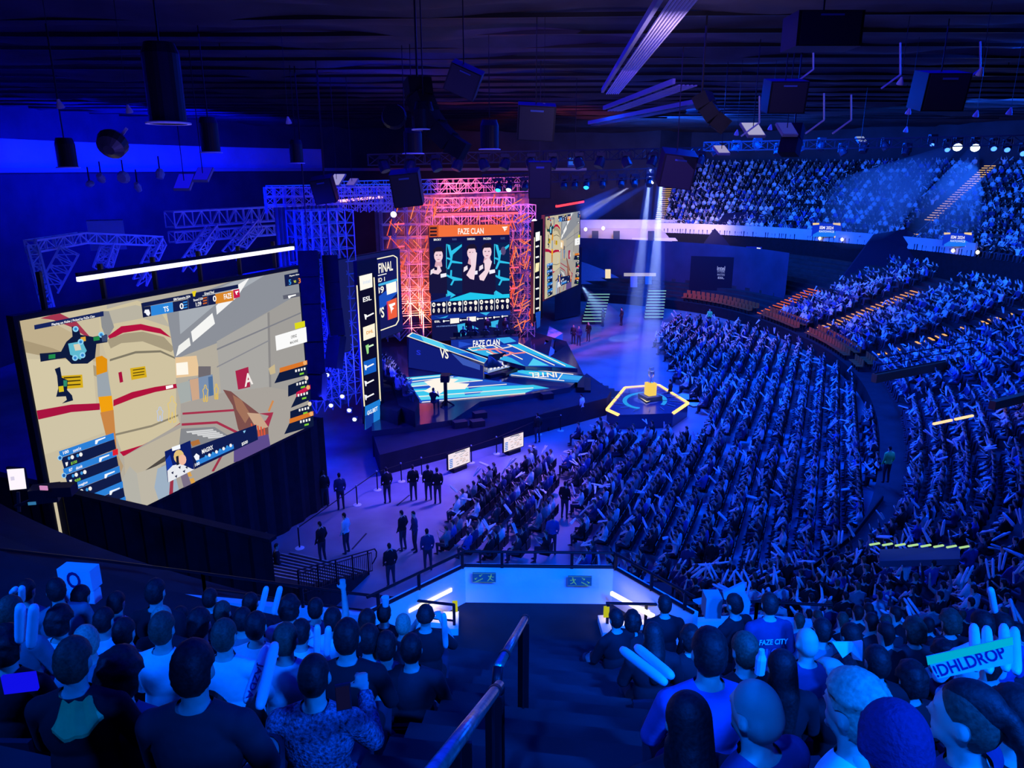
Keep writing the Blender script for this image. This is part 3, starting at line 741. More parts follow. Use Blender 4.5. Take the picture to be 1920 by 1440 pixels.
# glowing outlines
for cxx, cyy, ww, hh, cc in ((955, 980, 24, 75, '#e8c86a'), (1140, 890, 14, 48, '#e8c04a'), (1200, 880, 11, 44, '#e8c04a'), (880, 1005, 17, 40, '#b9c8ea')):
    P.line = P.line
    for sgn in (-1, 1):
        for (xa, ya), (xb, yb) in zip([(0, -1), (sgn * .35, -.85), (sgn * .3, -.6), (sgn, -.4), (sgn * .7, .1), (sgn * .8, .9), (sgn * .3, 1), (0, .2)], [(sgn * .35, -.85), (sgn * .3, -.6), (sgn, -.4), (sgn * .7, .1), (sgn * .8, .9), (sgn * .3, 1), (0, .2)]):
            x0_, y0_, x1_, y1_ = cxx + xa * ww, cyy + ya * hh, cxx + xb * ww, cyy + yb * hh
            d = math.hypot(x1_ - x0_, y1_ - y0_) or 1; nx_, ny_ = -(y1_ - y0_) / d * 2, (x1_ - x0_) / d * 2
            q([(x0_ + nx_, y0_ + ny_), (x1_ + nx_, y1_ + ny_), (x1_ - nx_, y1_ - ny_), (x0_ - nx_, y0_ - ny_)], cc)
# maps
NV = '#0e1a3e'
q([(320, 655), (350, 600), (385, 570), (380, 515), (415, 512), (430, 560), (500, 572), (578, 558), (582, 602), (520, 612), (512, 690), (470, 722), (380, 724), (345, 690), (265, 702), (205, 712), (200, 665), (245, 662)], NV)
q([(360, 610), (440, 596), (465, 650), (430, 700), (372, 672)], '#5fb9cf'); q([(390, 615), (425, 610), (435, 645), (400, 650)], '#d8d0b8'); q([(430, 575), (458, 570), (460, 595), (432, 600)], '#e0a83a')
for xx, yy in ((402, 528), (430, 600), (440, 675), (398, 690), (545, 560)): q([(xx + 17 * math.cos(i * .6283), yy + 17 * math.sin(i * .6283)) for i in range(10)], '#8fd2f2'); q([(xx + 9 * math.cos(i * .785), yy + 9 * math.sin(i * .785)) for i in range(8)], '#2d7fc8')
q([(248, 672), (286, 668), (286, 692), (248, 696)], '#1f8a4a'); q([(500, 574), (534, 568), (536, 590), (502, 595)], '#1f8a4a'); q([(545, 565), (578, 560), (580, 598), (550, 600)], '#3a4a6e')
q([(282, 752), (312, 740), (322, 800), (356, 815), (352, 870), (380, 900), (386, 928), (322, 946), (350, 925), (345, 905), (290, 908), (302, 860), (295, 790)], NV)
q([(303, 850), (330, 846), (334, 878), (306, 882)], '#d8c020'); q([(330, 815), (352, 815), (350, 850), (332, 850)], '#2f8a6a')
# top strips
q([(165, 506), (556, 428), (558, 455), (168, 531)], '#16245c'); P.text('Playing on Nuke | Picked by FaZe Clan', 366, 478, 250, 17, '#ffffff')
q([(768, 383), (1316, 278), (1318, 300), (772, 407)], '#131d4c'); q([(772, 407), (822, 398), (826, 455), (779, 464)], '#101a44')
q([(790, 420), (812, 418), (820, 440), (812, 455), (800, 450), (795, 440), (785, 436)], '#f4f6ff')
q([(822, 398), (946, 376), (950, 433), (826, 455)], '#2b86dc'); P.text('TS', 888, 414, 30, 30, '#ffffff')
q([(946, 376), (1002, 366), (1005, 423), (950, 433)], '#131d4c'); P.text('0', 976, 398, 22, 34, '#ffffff')
q([(1002, 366), (1032, 360), (1035, 417), (1005, 423)], '#131d4c')
for i in range(3): q([(1004, 376 + i * 15), (1028, 371 + i * 15), (1028, 379 + i * 15), (1004, 384 + i * 15)], '#2b86dc')
q([(1032, 350), (1112, 330), (1116, 402), (1035, 417)], '#131d4c'); P.text('1:39', 1072, 386, 32, 24, '#ffffff'); P.text('Round 2/24', 1070, 360, 54, 14, '#ffffff')
q([(1112, 345), (1142, 340), (1145, 396), (1116, 402)], '#131d4c')
for i in range(3): q([(1116, 352 + i * 15), (1138, 347 + i * 15), (1138, 355 + i * 15), (1116, 360 + i * 15)], '#c8632a')
q([(1142, 340), (1185, 332), (1188, 388), (1145, 396)], '#131d4c'); P.text('0', 1163, 356, 20, 34, '#ffffff')
q([(1185, 332), (1285, 312), (1289, 368), (1188, 388)], '#d9862a'); P.text('FAZE', 1237, 342, 44, 30, '#ffffff')
q([(1285, 310), (1320, 303), (1324, 348), (1290, 358)], '#c8184a'); q([(1295, 318), (1316, 313), (1314, 322), (1306, 326), (1310, 336), (1302, 334), (1300, 326)], '#ffffff')
P.text('IEM Katowice 2024', 978, 352, 96, 14, '#ffffff'); P.text('Grand Final', 1132, 323, 56, 14, '#ffffff'); q([(1052, 318), (1078, 312), (1072, 335), (1070, 345), (1060, 346), (1058, 336)], '#e8d020')
# right column
q([(1574, 225), (1655, 208), (1657, 275), (1580, 290)], '#131d4c'); P.text('Players Alive', 1615, 226, 56, 11, '#ffffff'); P.text('5', 1590, 264, 14, 30, '#3aa0f0'); P.text('vs', 1618, 261, 14, 14, '#d8e040'); P.text('3', 1644, 256, 14, 30, '#e87a3a')
q([(1566, 340), (1663, 322), (1664, 345), (1570, 362)], '#5d6070'); q([(1595, 342), (1640, 333), (1640, 340), (1612, 348), (1606, 356), (1598, 356)], '#ffffff')
q([(1632, 496), (1690, 482), (1692, 515), (1636, 530)], '#dcd81e'); q([(1523, 567), (1700, 515), (1703, 600), (1530, 650)], '#fbfbfb')
P.text('OPENZ', 1613, 568, 34, 17, '#777777'); P.text('MACHINE', 1614, 598, 46, 15, '#777777')
q([(1485, 770 - 20), (1520, 725), (1525, 775), (1495, 785)], '#c9b68c')
for i, (yy, oc, xx) in enumerate(((725, '#d9762a', 1548), (800, None, 1595), (862, '#c8184a', 1640), (945, None, 1605), (1010, '#d9762a', 1600))):
    dy = yy; w_ = 1705 - xx + i * 8
    q([(xx, dy + 45), (1703 + i * 8, dy), (1705 + i * 8, dy + 62), (xx - (30 if oc else 0), dy + 108)], '#0e1a3e')
    if oc: q([(xx, dy + 22), (1703 + i * 8, dy - 22), (1705 + i * 8, dy + 2), (xx, dy + 48)], oc)
    for j in range(4): q([(1635 + j * 16 + i * 6, dy + 32 - j * 4), (1645 + j * 16 + i * 6, dy + 30 - j * 4), (1645 + j * 16 + i * 6, dy + 44 - j * 4), (1636 + j * 16 + i * 6, dy + 46 - j * 4)], '#f2f2f2')
    q([(1660 + i * 6, dy + 52), (1684 + i * 6, dy + 46), (1684 + i * 6, dy + 56), (1660 + i * 6, dy + 62)], '#7fd03a')
    xx2, yy2 = 1690 + i * 8, dy + 5 if oc else dy + 15; q([(xx2 + 11 * math.cos(t_ * .785), yy2 - 12 + 13 * math.sin(t_ * .785)) for t_ in range(8)], '#e8d8c0' if not oc else '#f0b070')
# player rows bottom left
def row(x0, y0, y1, x1, yb1, hh, dk):
    q([(x0, y0), (x1, yb1), (x1 + 4, yb1 + hh), (x0 + 8, y0 + hh)], '#2b80d8'); q([(x0 + 12, y0 + hh), (x1 + 4, yb1 + hh), (x1 + 14, yb1 + hh + dk), (x0 + 30, y0 + hh + dk + 10)], '#101c48')
rows = [(295, 1212, 604, 1108, 36), (316, 1310, 616, 1203, 36), (345, 1402, 634, 1292, 36), (372, 1495, 650, 1378, 36), (400, 1590, 665, 1462, 36)]
for i, (x0, y0, x1, y1, hh) in enumerate(rows):
    row(x0, y0, 0, x1, y1, hh, 54)
    q([(x0 + 205, y0 - 62), (x0 + 262, y0 - 82), (x0 + 262, y0 - 75), (x0 + 222, y0 - 58), (x0 + 214, y0 - 40), (x0 + 204, y0 - 40)], '#f4f8ff')
    for j in (0, 1): q([(x0 + 75 + j * 48 + 10 * math.cos(t_ * .785), y0 + 32 - j * 15 + 12 * math.sin(t_ * .785)) for t_ in range(8)], '#f2f2f2'); q([(x0 + 57 + j * 48 + 8 * math.cos(t_ * .785), y0 + 38 - j * 15 + 10 * math.sin(t_ * .785)) for t_ in range(8)], '#3a96e0')
    q([(x0 + 5 + 14 * math.cos(t_ * .628), y0 + 36 + 15 * math.sin(t_ * .628)) for t_ in range(10)], '#8fd2ff'); q([(x0 + 5 + 9 * math.cos(t_ * .628), y0 + 36 + 10 * math.sin(t_ * .628)) for t_ in range(10)], '#1c5aa8')
    q([(x0 + 34, y0 + 62), (x0 + 50, y0 + 58), (x0 + 48, y0 + 78), (x0 + 40, y0 + 84)], '#f2f2f2')
    P.text('$150' if i == 0 else '$50' if i == 1 else '$150', x0 + 73, y0 + 60, 36, 18, '#96e03a')
P.text('100', 322, 1213, 34, 18, '#ffffff'); P.text('zont1x', 385, 1198, 50, 18, '#ffffff'); P.text('87', 350, 1312, 22, 18, '#ffffff'); P.text('donk', 398, 1297, 40, 18, '#ffffff'); P.text('magixx', 420, 1392, 56, 18, '#ffffff')
q([(590, 1205), (620, 1195), (622, 1228), (592, 1236)], '#e02030')
# player camera
q([(885, 1212), (1030, 1150), (1052, 1312), (903, 1385)], '#0c1c66'); q([(925, 1188), (972, 1172), (974, 1196), (928, 1210)], '#f4f8ff'); q([(890, 1260), (915, 1230), (930, 1290), (900, 1320)], '#1840b0')
q([(905, 1385), (900, 1320), (930, 1290), (975, 1280), (1040, 1310), (1052, 1312)], '#e8eaf0'); q([(965 + 30 * math.cos(t_ * .52), 1240 + 38 * math.sin(t_ * .52)) for t_ in range(12)], '#e2c07a')
q([(985 + 22 * math.cos(t_ * .52), 1258 + 30 * math.sin(t_ * .52)) for t_ in range(12)], '#f0b8a0'); q([(948, 1240), (962, 1235), (966, 1285), (952, 1290)], '#151a30')
for xx, yy in ((920, 1330), (960, 1300), (1000, 1300), (940, 1350), (985, 1322)): q([(xx, yy), (xx + 15, yy - 8), (xx + 12, yy + 10)], '#20264a')
q([(1030, 1195), (1402, 1062), (1412, 1146), (1052, 1312)], '#101c50'); q([(1062, 1262), (1272, 1172), (1276, 1196), (1066, 1290)], '#2b80d8')
P.text('MAGIXX', 1124, 1200, 66, 26, '#ffffff'); P.text('100', 1066, 1282, 28, 18, '#ffffff'); q([(1048, 1240), (1062, 1222), (1080, 1235), (1078, 1258), (1060, 1262)], '#f4f6ff')
for j in range(4): q([(1136 + j * 40 + 8 * math.cos(t_ * .785), 1232 - j * 18 + 10 * math.sin(t_ * .785)) for t_ in range(8)], '#f2f2f2'); q([(1116 + j * 40 + 7 * math.cos(t_ * .785), 1240 - j * 18 + 9 * math.sin(t_ * .785)) for t_ in range(8)], '#3a96e0')
P.text('$500', 1335, 1165, 36, 20, '#ffffff'); q([(1325, 1098), (1340, 1093), (1338, 1102), (1332, 1110)], '#8ac8f0')
P.step = .0012; P.build(scr)
# ---------- the same feed on the screen far to the right
PR = Plane((6.0, 68.2, 11.0), SD, ZU); ur1 = PR.uv(1087, 396)[0]; vr1 = PR.uv(1087, 396)[1]; vr0 = PR.uv(1087, 532)[1]
ur0 = PR.uv(1022, 480)[0]
scr2 = empty('led_screen', (4, 64, 4), 'far video wall with the same game view, right of the main stage screen', 'screen')
b = MB(); b.box(PR.at((ur0 + ur1) / 2, (vr0 + vr1) / 2, -.16), (ur1 - ur0 + .3, .28, vr1 - vr0 + .3), BLKM, math.atan2(SD.y, SD.x)); b.build('cabinet', scr2)
P.out = PR; P.step = .0004
P.build(scr2, xf=lambda u, v: (ur0 + (u - u0) / (u1 - u0) * (ur1 - ur0), vr0 + (v - v0) / (v1 - v0) * (vr1 - vr0)), d0=.01)
# ---------- LED light bars
def lightbar(a, b_, n, m, label, w_=.16):
    a = Vector(a); b_ = Vector(b_); o = empty('light_bar', a, label, 'light bar'); d = (b_ - a) / n
    r = MB(); r.bar(a + ZU * .14, b_ + ZU * .14, .1, BLKM); r.build('rail', o)
    for i in range(n):
        m_ = MB(); m_.bar(a + d * (i + .02), a + d * (i + .98), w_, m); m_.build('led_segment', o)
    return o
lightbar(PL.at(PL.uv(145, 525)[0], PL.uv(550, 465)[1]), PL.at(PL.uv(550, 465)[0], PL.uv(550, 465)[1]), 10, em('#f4f0f8', 1.6), 'long white light bar hanging above the huge left video wall', .13)
# ---------- sponsor tickers
def ticker(x0, y0t, x1, y1t, y0b, y1b, Pt, label, marks, logos):
    pl = Plane(Pt, SD, ZU); t = empty('led_ticker', pl.at(0, -9), label, 'screen')
    a = pl.uv(x0, y0t); c = pl.uv(x1, y1t); d = pl.uv(x0, y0b)
    b = MB(); b.box(pl.at((a[0] + c[0]) / 2, (a[1] + d[1]) / 2, -.12), (c[0] - a[0], .22, a[1] - d[1]), BLKM, math.atan2(SD.y, SD.x)); b.build('cabinet', t)
    return pl, t
tp = onz(683, 805, 1.4)
pl, t = ticker(669, 490, 707, 478, 805, 790, tp, 'tall narrow sponsor ticker beside the huge left video wall', None, None)
T = Paint(pl); 
T.poly([(669, 520), (700, 512), (712, 790), (683, 805)], '#0c0c2a'); T.line([(669, 535), (683, 762)], 2.4, '#fff2c8'); T.line([(701, 520), (713, 752)], 2.4, '#fff2c8')
T.poly([(684, 762), (713, 748), (712, 790), (684, 806)], '#1f7fd8'); T.poly([(684, 780), (700, 772), (700, 797), (685, 805)], '#123a9a')
T.poly([(673, 518), (697, 512), (698, 538), (675, 545)], '#fffcf0')
T.text('intel', 686, 528, 14, 7, '#d8e4f4')
T.poly([(680, 614), (702, 606), (703, 631), (681, 639)], '#fff6dc'); T.text('DHL', 692, 622, 13, 6, '#e8961e')
T.poly([(681, 678), (704, 670), (705, 696), (682, 704)], '#1660c8')
T.text('ESL', 687, 560, 16, 9, '#ffffff')
for yy, cc in ((590, '#ffffff'), (685, '#ffffff'), (715, '#f4f4ff'), (741, '#f4f4ff')): T.line([(684, yy + 5), (700, yy - 3)], 2.6, '#ffffff'); T.poly([(682, yy - 1), (687, yy), (686, yy + 9), (684, yy + 9)], cc)
T.poly([(684, 648), (690, 645), (690, 662), (687, 664)], '#9be08a'); T.line([(690, 650), (699, 646)], 3, '#d8f4d0')
T.text('GG.BET', 697, 770, 20, 8, '#ffffff'); T.build(t)
tp2 = aty(1010, 600, 57.5)
pl, t = ticker(1001, 415, 1018, 410, 605, 598, tp2, 'small sponsor ticker between the red truss and the far video wall', None, None)
T = Paint(pl); T.poly([(1001, 415), (1018, 410), (1017, 596), (1000, 604)], '#0a0a24'); T.line([(1002, 445), (1001, 588)], 1.6, '#fff2d0'); T.line([(1014, 442), (1012, 583)], 1.6, '#fff2d0')
T.poly([(1004, 436), (1012, 434), (1012, 450), (1004, 453)], '#ffffff'); T.poly([(1004, 494), (1011, 492), (1010, 508), (1003, 511)], '#fff0b8')
for yy in (462, 482, 520, 541, 560, 578, 594): T.line([(1004, yy + 1), (1010, yy - 1)], 3, '#ffffff')
T.poly([(1003, 586), (1013, 583), (1012, 612), (1006, 616)], '#1648b8'); T.build(t)
# ---------- grand final panel
gp = atzc(748, 540, 46)
pl = Plane(gp, SD, ZU); t = empty('display_screen', pl.at(-3, -3), 'rounded frame panel reading grand final beside the tall sponsor ticker', 'screen')
a = pl.uv(748, 478); d = pl.uv(748, 612); L = 6.2
b = MB(); b.box(pl.at(a[0] - L / 2, (a[1] + d[1]) / 2, -.12), (L, .2, a[1] - d[1] + .8), BLKM, math.atan2(SD.y, SD.x)); b.build('cabinet', t)
T = Paint(pl); T.items.append(([(a[0] - L, a[1] + .35), (a[0] + .1, a[1] + .35), (a[0] + .1, d[1] - .35), (a[0] - L, d[1] - .35)], '#141a5c'))
T.poly([(705, 560), (745, 528), (746, 548), (706, 590)], '#1c4fc0'); T.poly([(704, 534), (745, 522), (745, 527), (720, 534), (704, 538)], '#46b4e8')
T.line([(700, 487), (737, 479), (744, 483), (747, 600), (742, 609), (706, 622)], 2, '#fff6d8')
T.text('GRAND FINAL', 702, 505, 70, 19, '#fff8e8'); T.line([(700, 519), (724, 513)], 1.6, '#ffffff'); T.text('ROUND 1', 703, 527, 36, 8, '#fff8e8')
T.text('1:39', 708, 545, 22, 13, '#fff8e8'); T.poly([(723, 533), (742, 527), (743, 547), (725, 553)], '#fffdf4')
T.poly([(724, 566), (743, 558), (744, 594), (727, 600)], '#f06040'); T.line([(725, 566), (727, 600)], 1.6, '#c01870')
T.poly([(728, 571), (740, 567), (740, 571), (734, 575), (738, 578), (734, 582), (733, 588), (731, 578)], '#ffffff'); T.text('VS', 712, 587, 15, 20, '#fff8e8'); T.build(t)
# ---------- trusses
def truss(a, b_, w_, n, m, label=None, parent=None, group=None, flat=False, bar=.05, name='truss'):
    a = Vector(a); b_ = Vector(b_); d = b_ - a; q_ = d.to_track_quat('Z', 'Y').to_matrix(); x = q_ @ Vector((w_ / 2, 0, 0)); y = q_ @ Vector((0, w_ / 2, 0))
    mb = MB(); co = [x + y, y - x, -x - y, x - y] if not flat else [x, -x]
    for c in co: mb.bar(a + c, b_ + c, bar, m)
    for i in range(n):
        p = a + d * i / n; r = a + d * (i + 1) / n
        for k in range(len(co)):
            c0, c1 = co[k], co[(k + 1) % len(co)]
            if flat and k: continue
            mb.bar(p + c0, p + c1, bar * .6, m); mb.bar(p + (c0 if i % 2 else c1), r + (c1 if i % 2 else c0), bar * .6, m)
    o = mb.build(name, parent, fix=False)
    if label: tag(o, label, 'truss', group)
    return o
TR = GREYM
MSP = aty(880, 500, 57.6); MSP.z = 3
MD = Vector((.961, .276, 0)); PM = Plane(MSP, MD, ZU)
def off(pl_, px, py, d): u, v = pl_.uv(px, py); return pl_.at(u, v, d)
# scaffolding walls behind/around the main screen
def scaffold(pl_, xa, xb, yt, yb, cols, rows_, d, label, seed, dens=.8, m=TR, glow=0, steep=None):
    rr = random.Random(seed); t = empty('scaffold_wall', off(pl_, (xa + xb) / 2, yb, -d), label, 'scaffold')
    U0, U1 = pl_.uv(xa, (yt + yb) / 2)[0], pl_.uv(xb, (yt + yb) / 2)[0]; V1 = pl_.uv((xa + xb) / 2, yt)[1]; V0 = pl_.uv((xa + xb) / 2, yb)[1]
    for nm, kind in (('upright', 0), ('ledger', 1), ('brace', 2)):
        mb = MB()
        for layer in (0, 1, 2):
            dd = -d - layer * .9
            for i in range(cols + 1):
                u = U0 + (U1 - U0) * i / cols
                if kind == 0: mb.bar(pl_.at(u, V0, dd), pl_.at(u, V1, dd), .045, m)
                for j in range(rows_):
                    v = V0 + (V1 - V0) * j / rows_; vn = V0 + (V1 - V0) * (j + 1) / rows_
                    if kind == 1:
                        if i < cols: mb.bar(pl_.at(u, vn, dd), pl_.at(U0 + (U1 - U0) * (i + 1) / cols, vn, dd), .05, m)
                        if layer < 2: mb.bar(pl_.at(u, vn, dd), pl_.at(u, vn, dd - .9), .045, m)
                    if kind == 2 and i < cols and rr.random() < dens:
                        un = U0 + (U1 - U0) * (i + 1) / cols
                        if rr.random() < .5: mb.bar(pl_.at(u, v, dd), pl_.at(un, vn, dd), .042, m)
                        else: mb.bar(pl_.at(un, v, dd), pl_.at(u, vn, dd), .042, m)
                        if layer < 2 and rr.random() < .5: mb.bar(pl_.at(u, v, dd), pl_.at(u, vn, dd - .9), .05, m)
        mb.build(nm, t, fix=False)
    if glow:
        for i in range(glow):
            u = rr.uniform(U0 + .2, U1 - .2); v = rr.uniform(V0 + .4, V1 - .6); L_ = rr.uniform(.5, 1.3); a_ = rr.choice([1.25, 1.3, 1.9, .5, -.5] if steep is None else steep); mb = MB()
            mb.bar(pl_.at(u, v, -d + .12), pl_.at(u + L_ * math.cos(a_), v + L_ * math.sin(a_), -d + .12), .06, em(rr.choice(['#ff7048', '#ff5a40', '#ff8a60']), 1.0)); mb.build('led_tube', t)
    return t
scaffold(PM, 722, 815, 372, 640, 4, 11, .35, 'red lit scaffolding left of the main stage screen', 1, .6, glow=34, steep=[1.2, 1.25, 1.25, 2.3])
scaffold(PM, 950, 1006, 385, 635, 4, 16, .35, 'dense red lit scaffolding right of the main stage screen', 2, .8, glow=60)
scaffold(PM, 800, 968, 372, 424, 10, 3, .5, 'red lit scaffolding above the main stage screen', 3, .6, glow=16)
PS = Plane(atzc(640, 600, 41), Vector((.75, .66, 0)), ZU)
scaffold(PS, 582, 676, 395, 770, 6, 16, .2, 'blue lit scaffolding tower between the two game view walls', 4)
PS2 = Plane(atzc(560, 400, 44), Vector((.93, .36, 0)), ZU)
scaffold(PS2, 500, 742, 352, 400, 14, 3, .2, 'wide blue lit scaffolding deck above the stage side', 5)
for k, (p, q_, lb) in enumerate((((505, 360, 44), (1008, 350, 60), 'long red lit roof truss over the stage, lower of two'), ((600, 352, 47), (1000, 340, 62), 'long red lit roof truss over the stage, upper of two'))):
    truss(atzc(*p), atzc(*q_), .7, 26, TR, lb)
lightbar(PM.at(*PM.uv(813, 401), 1.2), PM.at(*PM.uv(963, 398), 1.2), 6, em('#ff5068', 2.2), 'red light bar hanging over the main stage screen', .16)
lightbar(atzc(636, 377, 46), atzc(718, 369, 50), 4, em('#ffb0c4', 1.8), 'pinkish light bar over the blue lit scaffolding', .15)
lightbar(atzc(1043, 387, 60), atzc(1094, 378, 64), 3, em('#ff3a4c', 2.0), 'short red light bar above the far video wall', .17)
for k, (x0_, y0_, x1_, y1_, dz) in enumerate(((820, 384, 850, 383, 0), (862, 385, 895, 384, 0), (905, 384, 935, 384, 0), (940, 416, 965, 415, 1), (900, 414, 920, 413, 0), (745, 462, 757, 461, 0), (745, 508, 760, 507, 0), (748, 550, 765, 549, 0), (738, 420, 757, 419, 0), (956, 501, 970, 500, 0), (955, 540, 968, 539, 0), (962, 581, 975, 580, 0), (785, 384, 812, 384, 0))):
    mb = MB(); mb.bar(PM.at(*PM.uv(x0_, y0_), .3), PM.at(*PM.uv(x1_, y1_), .3), .09, em('#ff5070', 1.8)); o = mb.build('led_tube'); tag(o, 'short red glowing tube clipped on the red lit scaffolding', 'light tube', 'red tubes on the stage scaffolding')
# ---------- main screen
ms = empty('led_screen', PM.at(0, 0), 'main stage screen headed FAZE CLAN with five player portraits', 'screen')
Pm = Paint(PM, lambda x, y: (780 + x * .1805, 380 + y * .1805)); A = PM.uv(804, 424); B_ = PM.uv(955.5, 424); vb = PM.uv(880, 636)[1]; vt = PM.uv(880, 423)[1]
b = MB(); b.box(PM.at((A[0] + B_[0]) / 2, (vb + vt) / 2, -.16), (B_[0] - A[0], .28, vt - vb), BLKM, math.atan2(MD.y, MD.x)); b.build('cabinet', ms)
Pm.items.append(([(A[0], vt), (B_[0], vt), (B_[0], vb), (A[0], vb)], '#10134a'))
m = Pm.poly
m([(135, 236), (972, 226), (970, 332), (137, 360)], '#f4713e'); m([(232, 240), (232, 356), (137, 360), (135, 236)], '#c4502e')
for k in range(3): m([(145, 256 + k * 36), (216, 255 + k * 36), (216, 272 + k * 36), (145, 274 + k * 36)], '#1a1228')
Pm.text('FAZE CLAN', 560, 292, 265, 62, '#fff8f0'); m([(892, 250), (952, 246), (944, 262), (918, 268), (948, 272), (930, 284), (920, 300), (908, 272)], '#fff8f0')
for x, t_, cc in ((215, 'BROKY', '#ffffff'), (390, 'RAIN', '#4a5a9a'), (562, 'KARRIGAN', '#ffffff'), (728, 'FROZEN', '#ffffff'), (890, 'ROPZ', '#4a5a9a')): Pm.text(t_, x, 380 - (x - 215) * .02, 78 if len(t_) > 4 else 44, 22, cc)
def cyanp(x0_, x1_):
    m([(x0_, 420), (x1_, 410), (x1_, 940), (x0_, 950)], '#0c2050')
    for pts in ([(x0_ + 10, 430), (x0_ + 40, 440), (x0_ + 55, 500), (x1_ - 5, 430), (x1_ - 5, 455), (x0_ + 70, 540), (x0_ + 62, 600), (x1_, 620), (x1_, 635), (x0_ + 60, 625), (x0_ + 30, 690), (x0_ + 10, 690), (x0_ + 45, 600), (x0_, 580), (x0_, 565), (x0_ + 45, 575)],
                [(x0_, 740), (x0_ + 40, 760), (x0_ + 45, 700), (x0_ + 62, 700), (x0_ + 60, 765), (x1_, 790), (x1_, 808), (x0_ + 85, 810), (x0_ + 60, 860), (x0_ + 42, 855), (x0_ + 70, 800), (x0_, 760)], [(x0_, 900), (x0_ + 100, 960), (x0_ + 30, 1000), (x0_ + 12, 1000), (x0_ + 10, 930)]): m(pts, '#2fc4ee')
    m([(x0_, 430), (x0_ + 7, 430), (x0_ + 7, 990), (x0_, 990)], '#3ad0f4')
cyanp(312, 480); cyanp(810, 970)
Pm.disc(905, 500, 26, 44, '#5a4a7a')
def portrait(cx_, cy_, tilt_, hand_):
    m([(cx_ - 95, 940), (cx_ - 100, cy_ + 150), (cx_ - 60, cy_ + 115), (cx_ + 20, cy_ + 95), (cx_ + 85, cy_ + 130), (cx_ + 92, cy_ + 400), (cx_ + 60, 940)], '#17143e')
    m([(cx_ - 25, cy_ + 40), (cx_ + 30, cy_ + 40), (cx_ + 40, cy_ + 110), (cx_, cy_ + 130), (cx_ - 40, cy_ + 110)], '#d8a8b8'); Pm.disc(cx_, cy_, 46, 68, '#f4d0dc')
    m([(cx_ - 50, cy_ - 10), (cx_ - 55, cy_ - 60), (cx_ - 20, cy_ - 90), (cx_ + 30, cy_ - 92), (cx_ + 55, cy_ - 55), (cx_ + 48, cy_ - 15), (cx_ + 36, cy_ - 45), (cx_ - 30, cy_ - 42)], '#1c1430')
    for s_ in (-1, 1): m([(cx_ + s_ * 18 - 9, cy_ - 8), (cx_ + s_ * 18 + 9, cy_ - 10), (cx_ + s_ * 18 + 9, cy_ - 3), (cx_ + s_ * 18 - 9, cy_ - 1)], '#3a2038')
    m([(cx_ - 14, cy_ + 36), (cx_ + 12, cy_ + 34), (cx_ + 10, cy_ + 42), (cx_ - 12, cy_ + 43)], '#c07088')
    m([(cx_ + 20, cy_ + 190), (cx_ + 80, cy_ + 180), (cx_ + 84, cy_ + 215), (cx_ + 24, cy_ + 230)], '#f4f0ff')
    m([(cx_ - 80, cy_ + 150), (cx_ - 45, cy_ + 130), (cx_ - 40, cy_ + 170), (cx_ - 85, cy_ + 200)], '#f0e4f0')
portrait(232, 550, 0, 0); m([(165, 700), (215, 700), (225, 650), (245, 660), (265, 710), (230, 745), (180, 735)], '#f4d8e4')
portrait(575, 520, 0, 1); m([(560, 560), (600, 500), (630, 520), (620, 640), (600, 800), (560, 790), (520, 750), (570, 660)], '#f4d8e4')
portrait(735, 510, 0, 1); m([(705, 600), (750, 570), (785, 610), (760, 700), (700, 810), (660, 800), (650, 760), (710, 700)], '#f4d8e4')
m([(345, 1000), (560, 930), (800, 955), (965, 945), (968, 985), (700, 1015), (345, 1020)], '#22c8ee'); m([(150, 1020), (360, 960), (345, 1020), (152, 1040)], '#143a9a')
for k in range(5):
    x0_ = 155 + k * 164; yy = 1030 - k * 10
    m([(x0_, yy), (x0_ + 156, yy - 8), (x0_ + 156, yy + 115), (x0_, yy + 125)], '#0c0e38')
    for j in range(3): Pm.disc(x0_ + 26 + j * 52, yy + 28 - j * 2, 18 if j != 1 else 20, 24 if j != 1 else 13, '#fbf4ea'); Pm.disc(x0_ + 26 + j * 52, yy + 88 - j * 2, 11, 24, '#fbf4ea')
    Pm.disc(x0_ + 26, yy + 28, 7, 9, '#0c0e38'); m([(x0_ - 6, yy), (x0_ - 2, yy), (x0_ - 2, yy + 125), (x0_ - 6, yy + 125)], '#e8f0ff')
    for j in range(3): m([(x0_ + 23 + j * 52, yy + 76 - j * 2), (x0_ + 28 + j * 52, yy + 76 - j * 2), (x0_ + 28 + j * 52, yy + 100 - j * 2), (x0_ + 23 + j * 52, yy + 100 - j * 2)], '#0c0e38')
m([(150, 1165), (970, 1115), (970, 1160), (152, 1210)], '#123094')
for pts in ([(185, 1168), (240, 1190), (330, 1165), (300, 1190), (240, 1192)], [(650, 1135), (760, 1130), (720, 1165)], [(420, 1260), (520, 1240), (560, 1300), (480, 1400), (440, 1400)], [(720, 1240), (850, 1210), (830, 1290), (740, 1280)], [(560, 1260), (640, 1300), (600, 1340)]): m(pts, '#38b4e8')
m([(348, 1196), (440, 1190), (440, 1240), (348, 1250)], '#fff8ee'); m([(520, 1180), (614, 1174), (614, 1224), (520, 1230)], '#fff8ee')
Pm.text('ESL', 215, 1226, 60, 20, '#ffffff')
for x, yy in ((305, 1222), (480, 1212), (655, 1198), (740, 1190), (825, 1182), (910, 1172)): m([(x - 34, yy - 3), (x + 34, yy - 7), (x + 34, yy), (x - 34, yy + 4)], '#ffffff'); Pm.disc(x - 24, yy + 2, 9, 12, '#ffffff')
Pm.text('INTEL EXTREME MASTERS KATOWICE', 310, 1272, 210, 12, '#7a9ae8')
Pm.build(ms)

